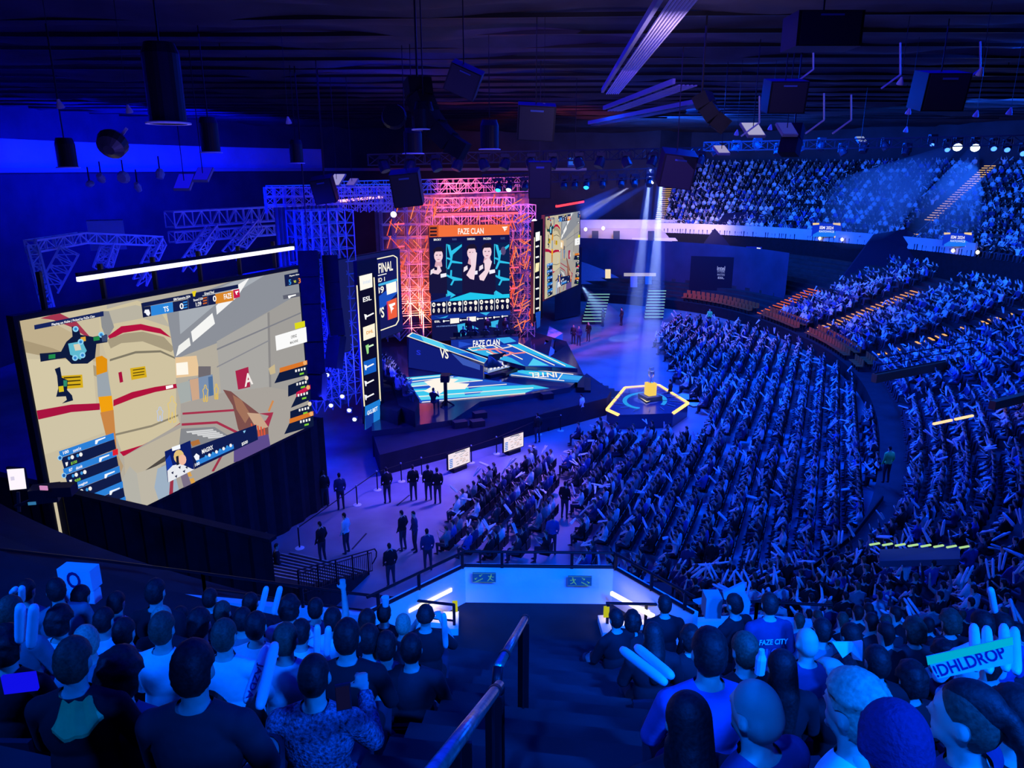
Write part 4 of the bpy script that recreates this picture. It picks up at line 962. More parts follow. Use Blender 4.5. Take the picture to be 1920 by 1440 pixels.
for (pl_, xa, xb, yt, yb, dd, lb, nm) in ((PM, 715, 1012, 366, 640, 2.9, 'added cloth catching red light behind the scaffolding and main screen', 'glow_backdrop'), (PS, 570, 690, 390, 790, 2.6, 'added cloth catching blue light behind the scaffolding tower', 'glow_backdrop')):
    A_ = pl_.uv(xa, (yt + yb) / 2); B2_ = pl_.uv(xb, (yt + yb) / 2); V1_ = pl_.uv((xa + xb) / 2, yt)[1]; V0_ = pl_.uv((xa + xb) / 2, yb)[1]; vs = []; fs = []
    for i in range(61):
        u = A_[0] + (B2_[0] - A_[0]) * i / 60
        for v in (V0_, V1_): vs.append(pl_.at(u, v, -dd - .07 * math.sin(i * 1.7)))
    for i in range(60): fs.append((2 * i, 2 * i + 2, 2 * i + 3, 2 * i + 1))
    b = MB(); b.add(vs, fs, mat('grey backdrop cloth', (.16, .15, .17), .9, var=.2, scale=1)); tag(b.build(nm, fix=False), lb, 'glow_backdrop')  # cloths added to catch red and blue light behind the scaffolding
# ------------------------------------------------------------------ stage
ZS = 1.5
deckm = mat('glossy stage deck', (.16, .14, .19), .14, .75, spec=.9)
def poly3(pts, z): return [onz(x, y, z) for x, y in pts]
st = empty('stage', onz(900, 720, 0), 'big black stage with glowing floor panels before the main screen', 'stage')
DP = [(697, 808), (770, 799), (849, 787), (900, 753), (978, 741), (1069, 726), (1094, 702), (1062, 640), (1000, 622), (760, 622), (700, 640)]
b = MB(); b.prism(poly3(DP, ZS), (0, 0, -ZS), deckm); b.build('deck', st)
AP = [(712, 853), (1138, 746), (1146, 732), (1100, 700), (1069, 726), (978, 741), (900, 753), (849, 787), (697, 808)]
b = MB(); b.prism(poly3(AP, 1.15), (0, 0, -1.15), mat('stage skirt cloth', (.012, .012, .03), .8, var=.2, scale=1)); b.build('apron', st)
for (x0, y0, x1, y1) in ((885, 802, 905, 796), (1015, 748, 1035, 746), (893, 787, 906, 780), (855, 803, 870, 798)):
    b = MB(); p = onz((x0 + x1) / 2, (y0 + y1) / 2, 1.15); b.box(p + Vector((0, 0, .18)), (.75, .5, .36), NAVY, .4); o = b.build('floor_monitor'); tag(o, 'low dark floor monitor wedge lying on the black stage apron', 'monitor', 'floor monitors on the stage apron')
PF = Plane((0, 50, ZS), (1, 0, 0), (0, 1, 0))
Pf = Paint(PF, step=.0016); f = Pf.poly
CYA, BLU, PAL, DKB, WH = '#3cc8f0', '#1f68d8', '#a8e8fa', '#10247c', '#fff6ea'
f([(753, 709), (829, 702), (905, 711), (1030, 728), (985, 737), (790, 756), (770, 733)], '#1e58cc')
f([(753, 709), (829, 702), (840, 706), (760, 714)], CYA); f([(764, 720), (860, 707), (905, 713), (772, 726)], '#7fdcf4'); f([(770, 730), (1000, 722), (1030, 728), (785, 746)], CYA)
f([(782, 742), (1000, 731), (985, 737), (787, 751)], '#5ad4f2'); f([(880, 714), (940, 719), (880, 730), (872, 722)], '#2a50c0'); f([(870, 736), (905, 733), (900, 738), (872, 741)], '#2a62d0')
f([(795, 716), (832, 708), (860, 712), (850, 718), (880, 720), (872, 730), (835, 732), (820, 742), (795, 734), (808, 726)], WH)
for pts in ([(754, 712), (829, 705)], [(758, 718), (850, 707)], [(764, 726), (905, 714)], [(770, 735), (950, 721)], [(778, 745), (1000, 728)], [(790, 755), (985, 738)]): Pf.line(pts, 1.5, WH)
f([(752, 708), (760, 707), (792, 755), (788, 756)], '#1a46c0')
f([(958, 697), (987, 693), (1093, 706), (1083, 718), (1040, 715), (955, 704)], '#2478dc'); f([(962, 697), (987, 695), (1040, 701), (1000, 706)], CYA); f([(1050, 703), (1092, 707), (1085, 714), (1048, 711)], '#3aa8f0')
Pf.line([(987, 693), (1075, 703)], 1.4, WH); Pf.line([(958, 704), (1058, 715)], 1.4, WH); Pf.line([(1055, 701), (1046, 713)], 1.8, WH)
Pf.text('INTEL', 1018, 704, 52, 9, WH, flip=True)
Pf.build(st, 'led_floor', d0=.01)
# rear riser with the player desk
ZR = 2.2
b = MB(); b.prism([onz(840, 660, ZR), onz(975, 652, ZR), onz(975, 652, ZR) + Vector((.9, 3.6, 0)), onz(840, 660, ZR) + Vector((.9, 3.2, 0))], (0, 0, ZS - ZR), deckm); b.build('riser', st)
dk = empty('player_desk', onz(908, 655, ZR), 'blue glowing desk front reading FAZE CLAN under the main screen', 'desk')
d0_, d1_ = onz(846, 655, ZR), onz(972, 648, ZR); DDn = (d1_ - d0_).normalized(); PD = Plane(d0_, DDn, ZU); Wd = (d1_ - d0_).length
b = MB(); b.box(PD.at(Wd / 2, .72, -.35), (Wd, .75, .05), NAVY, math.atan2(DDn.y, DDn.x)); b.build('tabletop', dk)
b = MB(); b.box(PD.at(Wd / 2, .36, -.04), (Wd, .06, .72), NAVY, math.atan2(DDn.y, DDn.x)); b.build('front_panel', dk)
for u in (.3, Wd / 2, Wd - .3):
    b = MB(); b.bar(PD.at(u, 0, -.65), PD.at(u, .7, -.65), .07, BLKM); b.build('leg', dk)
Pd = Paint(PD); Pd.items.append(([(0, .74), (Wd, .74), (Wd, .02), (0, .02)], '#15309c')); Pd.poly([(930, 634), (955, 632), (968, 640), (945, 644)], '#3ab0f0'); Pd.poly([(860, 640), (885, 645), (860, 652)], '#2450d0')
Pd.text('FAZE CLAN', 912, 643, 50, 12, '#ffffff'); Pd.build(dk)
for i, px in enumerate((862, 884, 905, 926, 946)):
    p = onz(px, 652 - i * 1.2, ZR) + Vector((.2, 1.25, 0)); spectator(f'seated player in black jersey at the stage desk, {["first","second","third","fourth","fifth"][i]} from the sloping light band', 'clap', p, math.pi + .1, 'black', HAIRD, 'players at the stage desk')
    b = MB(); q_ = PD.at((i + .5) * Wd / 5, .745, -.35); b.box(q_ + Vector((0, 0, .26)), (.55, .04, .34), BLKM, .1); b.box(q_ + Vector((0, .05, .06)), (.08, .06, .12), BLKM); b.box(q_ + Vector((0, .05, .01)), (.26, .2, .02), BLKM)
    tag(b.build('monitor'), 'black gaming monitor standing on the FAZE CLAN desk', 'monitor', 'monitors on the player desk')
for i, px in enumerate((868, 905, 940)):
    p = onz(px, 652, ZR) + Vector((.3, 2.6, 0)); spectator(f'standing coach behind the players on stage, {["nearest the sloping light band","in the middle","nearest the dense scaffolding"][i]}', 'stand', p + Vector((0, 0, .42)), math.pi, 'black', HAIRD, 'coaches behind the player desk')
# left wedge riser with its sloping light band and the VS front
Ab = onz(765, 690, ZS); Bb = onz(908, 712, ZS)
At = aty(768, 631, Ab.y); At.x = Ab.x; Bt = aty(908, 682, Bb.y); Bt.x = Bb.x
wd = (Bb - Ab).normalized(); back = Vector((.15, 1, 0)).normalized()
b = MB(); K = 1.3
b.add([Ab, Bb, Bt, At, Ab + back * K, Bb + back * K, Bt + back * K, At + back * K], [(0, 1, 2, 3), (4, 7, 6, 5), (3, 2, 6, 7), (0, 4, 5, 1), (0, 3, 7, 4), (1, 5, 6, 2)], deckm)
wr_ = b.build('stage_wedge'); tag(wr_, 'dark sloping stage wedge with VS on its front and a glowing top band', 'stage wedge')
PV = Plane(Ab, wd, ZU); Pv = Paint(PV); Pv.poly([(767, 634), (906, 686), (906, 711), (766, 689)], '#101c74'); Pv.poly([(846, 662), (900, 684), (900, 694), (868, 684)], '#3a58b8'); Pv.text('VS', 833, 663, 16, 18, '#fff8e8'); Pv.text('S', 785, 661, 8, 9, '#2030d8'); Pv.build(wr_, 'front_picture')
eb = (Bt - At).normalized(); PB2 = Plane((At + Vector((0, 0, .02))), eb, back); Pb = Paint(PB2); W_ = (Bt - At).length
def buv(pts, c): Pb.items.append((pts, c))
buv([(0, 0), (W_, 0), (W_, K), (0, K)], '#fff4e0'); buv([(.12, .14), (W_, .14), (W_, K - .14), (.12, K - .14)], '#2290e0'); buv([(1.4, .14), (3.4, .14), (2.6, K - .14), (.8, K - .14)], '#58d4f4'); buv([(4.2, .14), (6, .14), (5, K - .14)], '#1a50c8'); Pb.build(wr_, 'light_band')
# right wing: glowing floor slab
ZW = 2.3
wing = [(873, 655), (972, 643), (1083, 691), (1035, 688), (985, 687), (905, 666)]
b = MB(); b.prism(poly3(wing, ZW), (0, 0, -.28), deckm); wg = b.build('stage_wing'); tag(wg, 'angled stage slab with glowing blue and white strips before the player desk', 'stage wing')
PW = Plane((0, 50, ZW), (1, 0, 0), (0, 1, 0)); Pw = Paint(PW, step=.0016); g = Pw.poly
g(wing, '#1c50c4'); g([(873, 655), (905, 651), (960, 672), (985, 687), (905, 666)], '#34b4ec'); g([(953, 646), (972, 644), (1080, 690), (1062, 689)], '#2cb8f0'); g([(1000, 672), (1030, 686), (990, 686)], '#52d0f4')
for pts in ([(878, 653), (898, 650), (906, 655), (886, 658), (878, 653)], [(904, 650), (924, 648), (934, 653), (914, 656), (904, 650)], [(930, 647), (948, 645), (960, 650), (942, 654), (930, 647)], [(952, 646), (972, 644), (1060, 687)], [(952, 646), (1040, 686)], [(955, 663), (980, 675)], [(912, 660), (940, 672)]): Pw.line(pts, 1.7, '#fff4e0')
for pts in ([(895, 657), (935, 655), (965, 664), (985, 662)], [(928, 655), (948, 668), (960, 664)], [(915, 656), (925, 664), (948, 668)]): Pw.line(pts, 2.6, '#f08a8a')
Pw.build(wg, 'led_strips', d0=.01)
for (x, y) in ((1000, 688), (1009, 690), (1035, 690), (945, 688)):
    b = MB(); p = onz(x, y, ZS); b.bar(p, p + Vector((0, 0, .6)), .08, BLKM); b.build('leg', wg)
# small mirrored wedge in the middle of the stage
p0 = onz(913, 700, ZS); p1 = onz(958, 697, ZS)
b = MB(); b.add([p0, p1, p1 + Vector((0, .1, .15)), onz(948, 680, ZS) + Vector((0, -.6, .9)), p0 + Vector((.1, .2, 1.25)), p0 + Vector((0, 1.2, 0)), p1 + Vector((0, 1, 0))],
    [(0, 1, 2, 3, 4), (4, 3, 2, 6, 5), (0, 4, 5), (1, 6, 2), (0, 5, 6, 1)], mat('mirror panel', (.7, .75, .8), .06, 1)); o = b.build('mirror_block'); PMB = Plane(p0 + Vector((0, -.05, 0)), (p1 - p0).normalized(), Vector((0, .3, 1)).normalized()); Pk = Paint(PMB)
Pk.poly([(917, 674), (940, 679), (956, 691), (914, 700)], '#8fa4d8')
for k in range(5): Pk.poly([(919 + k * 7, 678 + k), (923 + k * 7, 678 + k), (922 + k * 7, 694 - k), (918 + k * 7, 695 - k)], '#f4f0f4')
Pk.build(o, 'front_picture')  # white stripes shown by its LED front
tag(o, 'small mirrored block with white striped LED front in the stage middle', 'stage block')
b = MB(); b.bar(onz(966, 694, ZS + .1), onz(915, 706, ZS + .1), .5, BLKM, .25); b.bar(onz(968, 690, ZS + .3), onz(945, 702, ZS + .3), .3, BLKM, .2); o = b.build('step_block'); tag(o, 'dark angled step lying before the mirrored block on stage', 'stage step')
for i, (x, y) in enumerate(((1071, 640), (1078, 665))):
    b = MB(); P_ = [onz(1020 if i == 0 else 1028, y + 22, .8), onz(1055 if i == 0 else 1060, y, .8), onz(1030 if i == 0 else 1035, y - 14, .8)]; b.prism(P_, (0, 0, .7), mat('grey flat', (.35, .4, .5), .6)); o = b.build('stage_flat'); tag(o, f'pale triangular stage flat beside the far deck corner, {"rear" if i == 0 else "front"} one', 'stage flat')
b = MB()
for k in range(7):
    a_, c_ = onz(1092, 703 + k * 0, ZS), onz(1075, 726, ZS); dr = Vector((.92, .05, 0)); b.prism([a_ + dr * k * .45, c_ + dr * k * .45, c_ + dr * (k + 1) * .45, a_ + dr * (k + 1) * .45], (0, 0, -(ZS - k * .2)), BLKM) if False else b.box((a_ + c_) / 2 + dr * (k + .5) * .45 + Vector((0, 0, -ZS + (ZS - k * .2) / 2)), (.45, (a_ - c_).length, ZS - k * .2), BLKM, -.1)
o = b.build('stage_stairs'); tag(o, 'wide dark stairs going down from the far stage corner', 'stairs')
# stage skirt extension into the dark: photographer dais with cloth at the near corner of the stage
b = MB(); q0 = onz(712, 690, 1.5); 
b.prism([onz(735, 716, 2.4), onz(757, 702, 2.4), onz(786, 750, 2.4), onz(778, 772, 2.4), onz(748, 760, 2.4)], (0, 0, -.9), BLK); o = b.build('boom_platform'); tag(o, 'black draped platform at the near stage corner under the ticker', 'platform')
# cameraman and stand on stage
spectator('camera operator in dark clothes standing on the bright stage floor', 'clap', onz(813, 768, ZS) + Vector((0, 0, -.06)), -.3, 'black', HAIRD, None).name = 'person'
b = MB(); p = onz(836, 760, ZS); b.bar(p, p + Vector((0, 0, 1.5)), .22, BLKM, n=8); b.box(p + Vector((0, 0, 1.7)), (.5, .7, .4), BLKM); b.bar(p + Vector((-.2, -.5, 1.7)), p + Vector((.3, .6, 1.75)), .1, BLKM)
for a_ in (0, 2.1, 4.2): b.bar(p + Vector((0, 0, .3)), p + Vector((.5 * math.cos(a_), .5 * math.sin(a_), 0)), .08, BLKM)
o = b.build('camera_pedestal'); tag(o, 'dark broadcast camera on a pedestal standing on the bright stage floor', 'camera')
# crowd seen behind the ticker (small group on the stage side)
for k in range(26):
    t_ = random.random(); x = 716 + t_ * 45 + random.uniform(-6, 8); y = 690 + t_ * 60 + random.uniform(-12, 2)
    p = onz(x, y + 14, 2.3); spectator('guest in the small packed group behind the black draped stage platform', random.choice(['lap', 'clap']), p, -.9, random.choice(['white', 'grey', 'black', 'white']), HAIRD, 'guests at the stage side')
b = MB(); b.prism([onz(703, 700, 2.3), onz(728, 690, 2.3), onz(778, 742, 2.3), onz(745, 772, 2.3), onz(712, 760, 2.3)], (0, 0, -2.2), BLK); o = b.build('guest_riser'); tag(o, 'dark riser carrying the packed group of guests beside the stage', 'riser')
# ------------------------------------------------------------------ trophy platform
tc = onz(1212, 750, .9)
hexa = [(1138, 768), (1172, 727), (1235, 722), (1290, 756), (1262, 775), (1160, 778)]
tp_ = empty('trophy_platform', (tc.x, tc.y, 0), 'low platform edged in yellow light carrying the trophy plinth', 'platform')
b = MB(); b.prism(poly3(hexa, .9), (0, 0, -.9), mat('platform top', (.03, .04, .10), .2, spec=.8)); b.build('deck', tp_)
for i in range(6):
    if i == 4: continue
    a_, c_ = onz(*hexa[i], .9), onz(*hexa[(i + 1) % 6], .9); b = MB(); b.bar(a_, c_, .16, em('#ffc070', 2.0), .12); b.build('edge_light', tp_)
PT = Plane((0, 40, .9), (1, 0, 0), (0, 1, 0)); Pt_ = Paint(PT)
for i in range(24):
    a_, c_ = i * .2618, (i + 1) * .2618
    if 0.4 < a_ < 1.6: continue
    Pt_.poly([(1209 + r * math.cos(t_), 752 + r * .38 * math.sin(t_)) for r, t_ in ((42, a_), (42, c_), (34, c_), (34, a_))], '#2a9cf0')
for i in range(14):
    a_ = i * .45; Pt_.line([(1209 + 46 * math.cos(a_), 752 + 16 * math.sin(a_)), (1212 + 66 * math.cos(a_ + .15), 751 + 22 * math.sin(a_ + .15))], 1, '#2450c8')
for pts in ([(1197, 745), (1225, 738), (1240, 746), (1212, 756), (1197, 745)],): Pt_.line(pts, 1.8, '#fff0c0')
Pt_.build(tp_, 'light_rings', d0=.01)
b = MB(); b.box(Vector((tc.x, tc.y, 1.05)) + Vector((.25, .15, 0)), (1.1, 1.1, .3), NAVY, .4); b.build('plinth_base', tp_)
tp2_ = Vector((tc.x + .25, tc.y + .15, 1.2))
b = MB(); b.box(tp2_ + Vector((0, 0, .4)), (.55, .55, .8), em('#f0c818', 1.1), .4); b.build('plinth', tp_)
b = MB(); b.box(onz(1218, 776, .75), (.9, .06, .22), em('#e8c020', 1.0)); b.build('nameplate', tp_)
b = MB(); b.lathe([(.16, 0), (.18, .05), (.06, .12), (.05, .3), (.16, .42), (.22, .6), (.20, .75), (.24, .8), (.22, .82)], mat('silver', (.8, .8, .85), .2, 1), 16, loc=tp2_ + Vector((0, 0, .8))); b.box(tp2_ + Vector((0, 0, 1.72)), (.26, .2, .16), mat('silver', (.8, .8, .85), .2, 1), .3)
o = b.build('trophy', smooth=False); tag(o, 'silver trophy on the yellow plinth in the light beam', 'trophy')
b = MB(); b.add(poly3([(1282, 735), (1335, 757), (1300, 762), (1262, 745)], .1), [(0, 1, 2, 3)], mat('white carpet', (.7, .72, .75), .8))
for k in range(3): b.box(onz(1290 + k * 10, 752, .12 + .0), (.9, .4, .1), WHT)
o = b.build('carpet_walkway', fix=False); tag(o, 'small pale walkway carpet beside the trophy platform', 'carpet')
# barrier posts with belts
def stan(x, y, label):
    p = onz(x, y, 0); t = empty('queue_post', p, label, 'queue post', 'queue posts before the stage')
    b = MB(); b.lathe([(.19, 0), (.19, .02), (.06, .05)], WHT, 16, loc=p); b.build('base', t)
    b = MB(); b.bar(p, p + Vector((0, 0, .98)), .06, BLKM, n=8); pp = b.build('pole', t); b = MB(); b.lathe([(.04, .95), (.045, 1.0), (.03, 1.02)], GREYM, 10, loc=p); b.build('cap', pp); return p
SP = [stan(x, y, 'black belt barrier post with pale round base on the open floor') for x, y in ((562, 1028), (670, 947), (708, 919), (753, 903), (791, 892), (884, 868), (931, 851), (1010, 815), (1051, 808))]
for p, q_ in zip(SP, SP[1:]):
    b = MB(); b.bar(p + Vector((0, 0, .93)), q_ + Vector((0, 0, .93)), .05, BLKM, .015); tag(b.build('barrier_belt'), 'thin black belt strung between two barrier posts', 'belt', 'barrier belts')
# floor screens (three confidence monitors)
def tv(cs, label):
    pts = [onz(cs[3][0], cs[3][1], .25), onz(cs[2][0], cs[2][1], .25)]; e = (pts[1] - pts[0]).normalized(); pl_ = Plane(pts[0], e, ZU); W2 = (pts[1] - pts[0]).length; hh = pl_.uv(cs[0][0], cs[0][1])[1]
    t = empty('floor_screen', pts[0], label, 'screen', None); b = MB(); b.box(pl_.at(W2 / 2, hh / 2, -.05), (W2 + .1, .08, hh + .1), BLKM, math.atan2(e.y, e.x)); b.build('casing', t)
    b = MB(); b.box(pl_.at(W2 / 2, -.15, -.1), (W2 * .6, .4, .25), BLKM, math.atan2(e.y, e.x)); b.build('stand', t)
    Pq = Paint(pl_); Pq.items.append(([(0, 0), (W2, 0), (W2, hh), (0, hh)], '#f4e4ee'))
    rr = random.Random(3)
    for k in range(26):
        u, v = rr.uniform(.25, .95) * W2, rr.uniform(.1, .92) * hh; Pq.items.append(([(u - .12, v), (u + .05, v + .02), (u + .05, v + .05), (u - .12, v + .03)], rr.choice(['#b8a0a8', '#d8b8b0', '#c8a090', '#98a0b0'])))
    for k in range(5): Pq.items.append(([(.04, .08 + k * .1), (W2 * .18, .08 + k * .1), (W2 * .18, .14 + k * .1), (.04, .14 + k * .1)], '#3a80e0'))
    Pq.items.append(([(W2 * .3, hh * .93), (W2 * .75, hh * .93), (W2 * .75, hh * .98), (W2 * .3, hh * .98)], '#405080')); Pq.step = .001; Pq.build(t)
tv([(840, 853), (881, 844), (881, 866), (841, 881)], 'bright floor screen facing the front seats, nearest the camera')
tv([(944, 822), (979, 812), (981, 836), (945, 848)], 'bright floor screen facing the front seats, the middle of three')
tv([(1018, 777), (1049, 769), (1049, 793), (1021, 802)], 'bright floor screen facing the front seats, farthest of three')
# standing people on the open floor
def stand(px, py, rz, shirt, label, pose='stand', hm=None, z=0):
    return spectator(label, pose, onz(px, py, z) + Vector((0, 0, .41)), rz, shirt, hm or HAIRD, None)
SPEC = [(757, 1032, 1.0, 'black', 'person in dark jersey and pale cap talking on the open floor near the balcony corner', 'stand'), (779, 1033, 2.0, 'navy', 'person in blue top beside the one in a pale cap on the open floor', 'stand'),
 (803, 1070, .3, 'navy', 'long haired woman in dark top standing just behind the balcony rail', 'stand'), (734, 1100, .5, 'black', 'woman with ponytail in light trousers filming beside the curled stair rail', 'clap'),
 (651, 1037, 1.2, 'white', 'person in pale sweater standing on the open floor near the staircase', 'clap'), (606, 1055, 1.0, 'black', 'person in black beside the one in a pale sweater near the staircase', 'stand'),
 (727, 943, .5, 'black', 'person in black with bag by the second belt post', 'stand'), (776, 938, .3, 'black', 'leftmost dark figure of the trio before the floor screen', 'stand'), (804, 938, .3, 'black', 'slim dark figure in the middle of the trio before the floor screen', 'stand'), (821, 944, .3, 'black', 'broad dark figure with backpack in the trio before the floor screen', 'stand'),
 (1008, 830, .5, 'black', 'dark figure standing between the middle and farthest floor screens', 'stand'), (1058, 972, -.5, 'black', 'lone dark figure walking in the gap between the two floor blocks', 'stand'),
 (1035, 1040, 0, 'blue', 'person in blue with backpack standing at the end of the small block', 'stand'), (524, 1100, -1.2, 'black', 'dark figure walking down the broad staircase', 'clap'), (610, 950, .4, 'black', 'dark figure at the corner of the big black drape', 'stand'), (640, 955, .4, 'navy', 'figure in navy near the corner of the big black drape', 'stand'),
 (1103, 640, 2.5, 'black', 'dark figure standing by the far lit stairs', 'stand'), (1075, 645, 2.8, 'charcoal', 'grey clad figure by the far stage flats', 'stand'), (1085, 648, 3, 'navy', 'navy clad figure by the far stage flats', 'stand'), (1130, 612, 2, 'black', 'distant dark figure right of the wide lit stairs', 'stand'), (1165, 610, 2, 'charcoal', 'distant grey figure between the two lit stairs', 'stand'),
 (1090, 790, 1, 'white', 'person in white shirt at the near edge of the big block', 'stand'), (1330, 1090, 0, 'black', 'tall dark figure standing behind the far end of the balcony', 'stand'), (1285, 1100, 0, 'navy', 'second dark figure standing behind the far end of the balcony', 'stand'), (1255, 760, 1, 'black', 'guard in black standing on the trophy platform edge', 'stand')]
for x, y, rz, sh, lb, ps in SPEC: stand(x, y, rz, sh, lb, 'stand')
sg = stand(1660, 905, .2, 'lime', 'steward in a lime green shirt on the dark walkway', 'stand', z=1.2)
sg2 = stand(1329, 612, 2.6, 'lime', 'distant steward in lime green near the orange seats', 'stand', z=0)
# ------------------------------------------------------------------ front orange seats of the lower stand
orm = mat('orange seat plastic', (.50, .10, .03), .5, var=.1)
b = MB(); b.box((0, .0, .42), (.46, .42, .05), orm); b.box((0, -.22, .66), (.46, .05, .42), orm); b.box((0, 0, .2), (.08, .08, .4), BLKM); seatme = b.mesh('stadium_seat')
cnt = 0; SA = s_near(onz(1275, 568, 1)); SB = s_near(onz(1640, 700, 1))
for row_ in (0, 1):
    s_ = min(SA, SB)
    while s_ < max(SA, SB):
        s_ += .56
        if min(abs(s_ - a) for a in AISLES) < .7: continue
        p, N = inn(s_, .35 + row_ * .75, LZ0 + row_ * .22); o = bpy.data.objects.new('stadium_seat', seatme); C.objects.link(o); o.location = p; o.rotation_euler = (0, 0, math.atan2(N.x, -N.y)); tag(o, 'empty orange plastic seat in the front rows of the lower stand', 'seat', 'empty orange seats of the lower stand'); cnt += 1
# aisles with lit nosings
def lstair(s_, label, m, nb, dash=False, w_=1.15, k0=0):
    p, N = inn(s_, 0, LZ0); t = empty('aisle_stairs', p, label, 'stairs'); rr = random.Random(int(s_ * 10))
    for k in range(nb * 2):
        z = LZ0 + (k + 1) * LROWH / 2; o_ = LOFF + k * LROWD / 2; p, N = inn(s_, o_, z); T_ = Vector((-N.y, N.x, 0)); b = MB()
        b.box(p + N * .2 - ZU * .08, (w_, .42, .16), CONC, math.atan2(T_.y, T_.x)); stp_ = b.build('step', t)
        if dash and rr.random() < .45: continue
        b = MB(); b.box(p + ZU * .02, (w_ * (.9 if not dash else rr.uniform(.3, .8)), .18, .06), m, math.atan2(T_.y, T_.x)); b.build('nosing_light', stp_)
lstair(S1, 'red lit stairs climbing the lower stand beside the orange seats', em('#f06a48', 1.0), 7, w_=2.0)
lstair(S2, 'orange lit stairs in the lower stand, next after the red lit stairs', em('#f0a070', 1.0), 11, w_=1.4)
lstair(S3, 'patchy warm lit stairs in the lower stand crossing the hazy rows', em('#f0b070', 1.1), 13, True, w_=1.35)
def ustair(a, k0, k1, label, m, skip=()):
    t = empty('aisle_stairs', up(a, 0, ZF), label, 'stairs')
    for k in range(k0 * 2, k1 * 2):
        if k in skip: continue
        p = up(a, k * ROWD / 2, ZF + (k + 1) * ROWH / 2); T_ = Vector((-math.sin(a) * 38, math.cos(a) * 44, 0)).normalized(); b = MB()
        b.box(p + ZU * .02, (1.2, .10, .07), m, math.atan2(T_.y, T_.x)); b.build('nosing_light', t)
    b = MB(); N_ = Vector((math.cos(a), math.sin(a), 0)); T_ = Vector((-math.sin(a), math.cos(a), 0))
    b.bar(up(a, 0, ZF + 1) - T_ * .8, up(a, 14, ZF + 1 + 14 * ROWH / ROWD) - T_ * .8, .06, GREYM); b.build('handrail', t)
ustair(UA[0], 0, 15, 'narrow orange lit stairs at the end of the far upper stand', em('#f0b878', 1.1))
ustair(UA[1], 0, 18, 'long orange lit stairs climbing the far upper stand to the blue lamps', em('#f0b878', 1.2), skip=(6, 7, 8, 9, 10))
for px, py, n_ in ((1510, 325, 3), (1490, 355, 4)):
    a = t_near(px, 0, ZF)
    t = empty('entrance_steps', up(a, 5, ZF + 3), f'small warm lit steps in the far upper stand, {"upper" if n_ == 3 else "lower"} ones', 'steps')
    for k in range(n_):
        b = MB(); c_ = atzc(px, py + k * 5, (up(a, 6, 10) - CAM).length); b.box(c_, (1.5 - k * .3, .12, .1), em('#f0c080', 1.1)); b.build('nosing_light', t)
# lit green stairs at the far end of the floor
for i, (xs, lb) in enumerate((((1090, 1134, 603, 560), 'wide greenish white lit stairs at the far end of the floor'), ((1207, 1245, 595, 567), 'second greenish lit stairs at the far end, behind the beam'))):
    x0, x1, yb, yt = xs; t = empty('lit_stairs', onz((x0 + x1) / 2, yb, 0), lb, 'stairs'); a0 = onz(x0, yb, .3); a1 = onz(x1, yb, .3)
    n_ = 10
    for k in range(n_):
        c_ = (a0 + a1) / 2 + Vector((.12, .50, 0)) * k + ZU * k * .22; W3 = (a1 - a0).length * .92
        b = MB(); b.box(c_ + Vector((0, .25, -.1)), (W3, .5, .2), CONC); b.build('step', t); b = MB(); b.box(c_ + ZU * .03, (W3, .08, .07), em('#8fd0c8', .9)); b.build('nosing_light', t)
# concourse level: wall with openings, banners, lit boards
def wallboard(x0, y0, x1, y1, dist, col, label, texts=(), name='banner', cat='banner', k=1.0, lit=True, c2=None):
    pl_ = Plane(atzc((x0 + x1) / 2, (y0 + y1) / 2, dist), Vector((1, -.0 - (x0 - 960) / 1100, 0)), ZU); a_ = pl_.uv(x0, y0); c_ = pl_.uv(x1, y1)
    t = empty(name, pl_.at(0, c_[1], -.1), label, cat); b = MB(); m_ = em(col, k) if lit else mat('banner cloth ' + col, hx(col), .8)
    ang = math.atan2(pl_.e1.y, pl_.e1.x); b.box(pl_.at((a_[0] + c_[0]) / 2, (a_[1] + c_[1]) / 2, -.06), (c_[0] - a_[0], .12, abs(a_[1] - c_[1])), m_ if not lit else BLKM, ang); b.build('board', t)
    T = Paint(pl_, k=k)
    if lit: T.items.append(([a_, (c_[0], a_[1]), c_, (a_[0], c_[1])], col))
    if c2:
        for pts, cc in c2: T.poly(pts, cc)
    for tx, x, y, w_, h_, cc in texts: T.text(tx, x, y, w_, h_, cc)
    if T.items or T.texts: T.build(t)
    return t
def dB(px): a = t_near(px, 0, ZF); return (up(a, -.4, 8) - CAM).dot(ray(960, 720)) 
b = MB(); WS = [S1 + 1.2 + k * 1.5 for k in range(int((S_END - S1 - 3) / 1.5))]
for a_, c_ in zip(WS, WS[1:]): b.quad(inn(a_, 4.6, 0)[0], inn(c_, 4.6, 0)[0], inn(c_, 4.6, 6.9)[0], inn(a_, 4.6, 6.9)[0], mat('navy end wall', (.03, .03, .07), .85, var=.2, scale=.5))
tag(b.build('wall_stand_end', fix=False), kind='structure')
sb_ = min(WS, key=lambda s_: abs(proj(inn(s_, 4.6, 3)[0])[0] - 1350)); pb_ = inn(sb_, 4.5, 3)[0]; ds_ = (pb_ - CAM).dot(ray(960, 720)) / ray(960, 720).length_squared
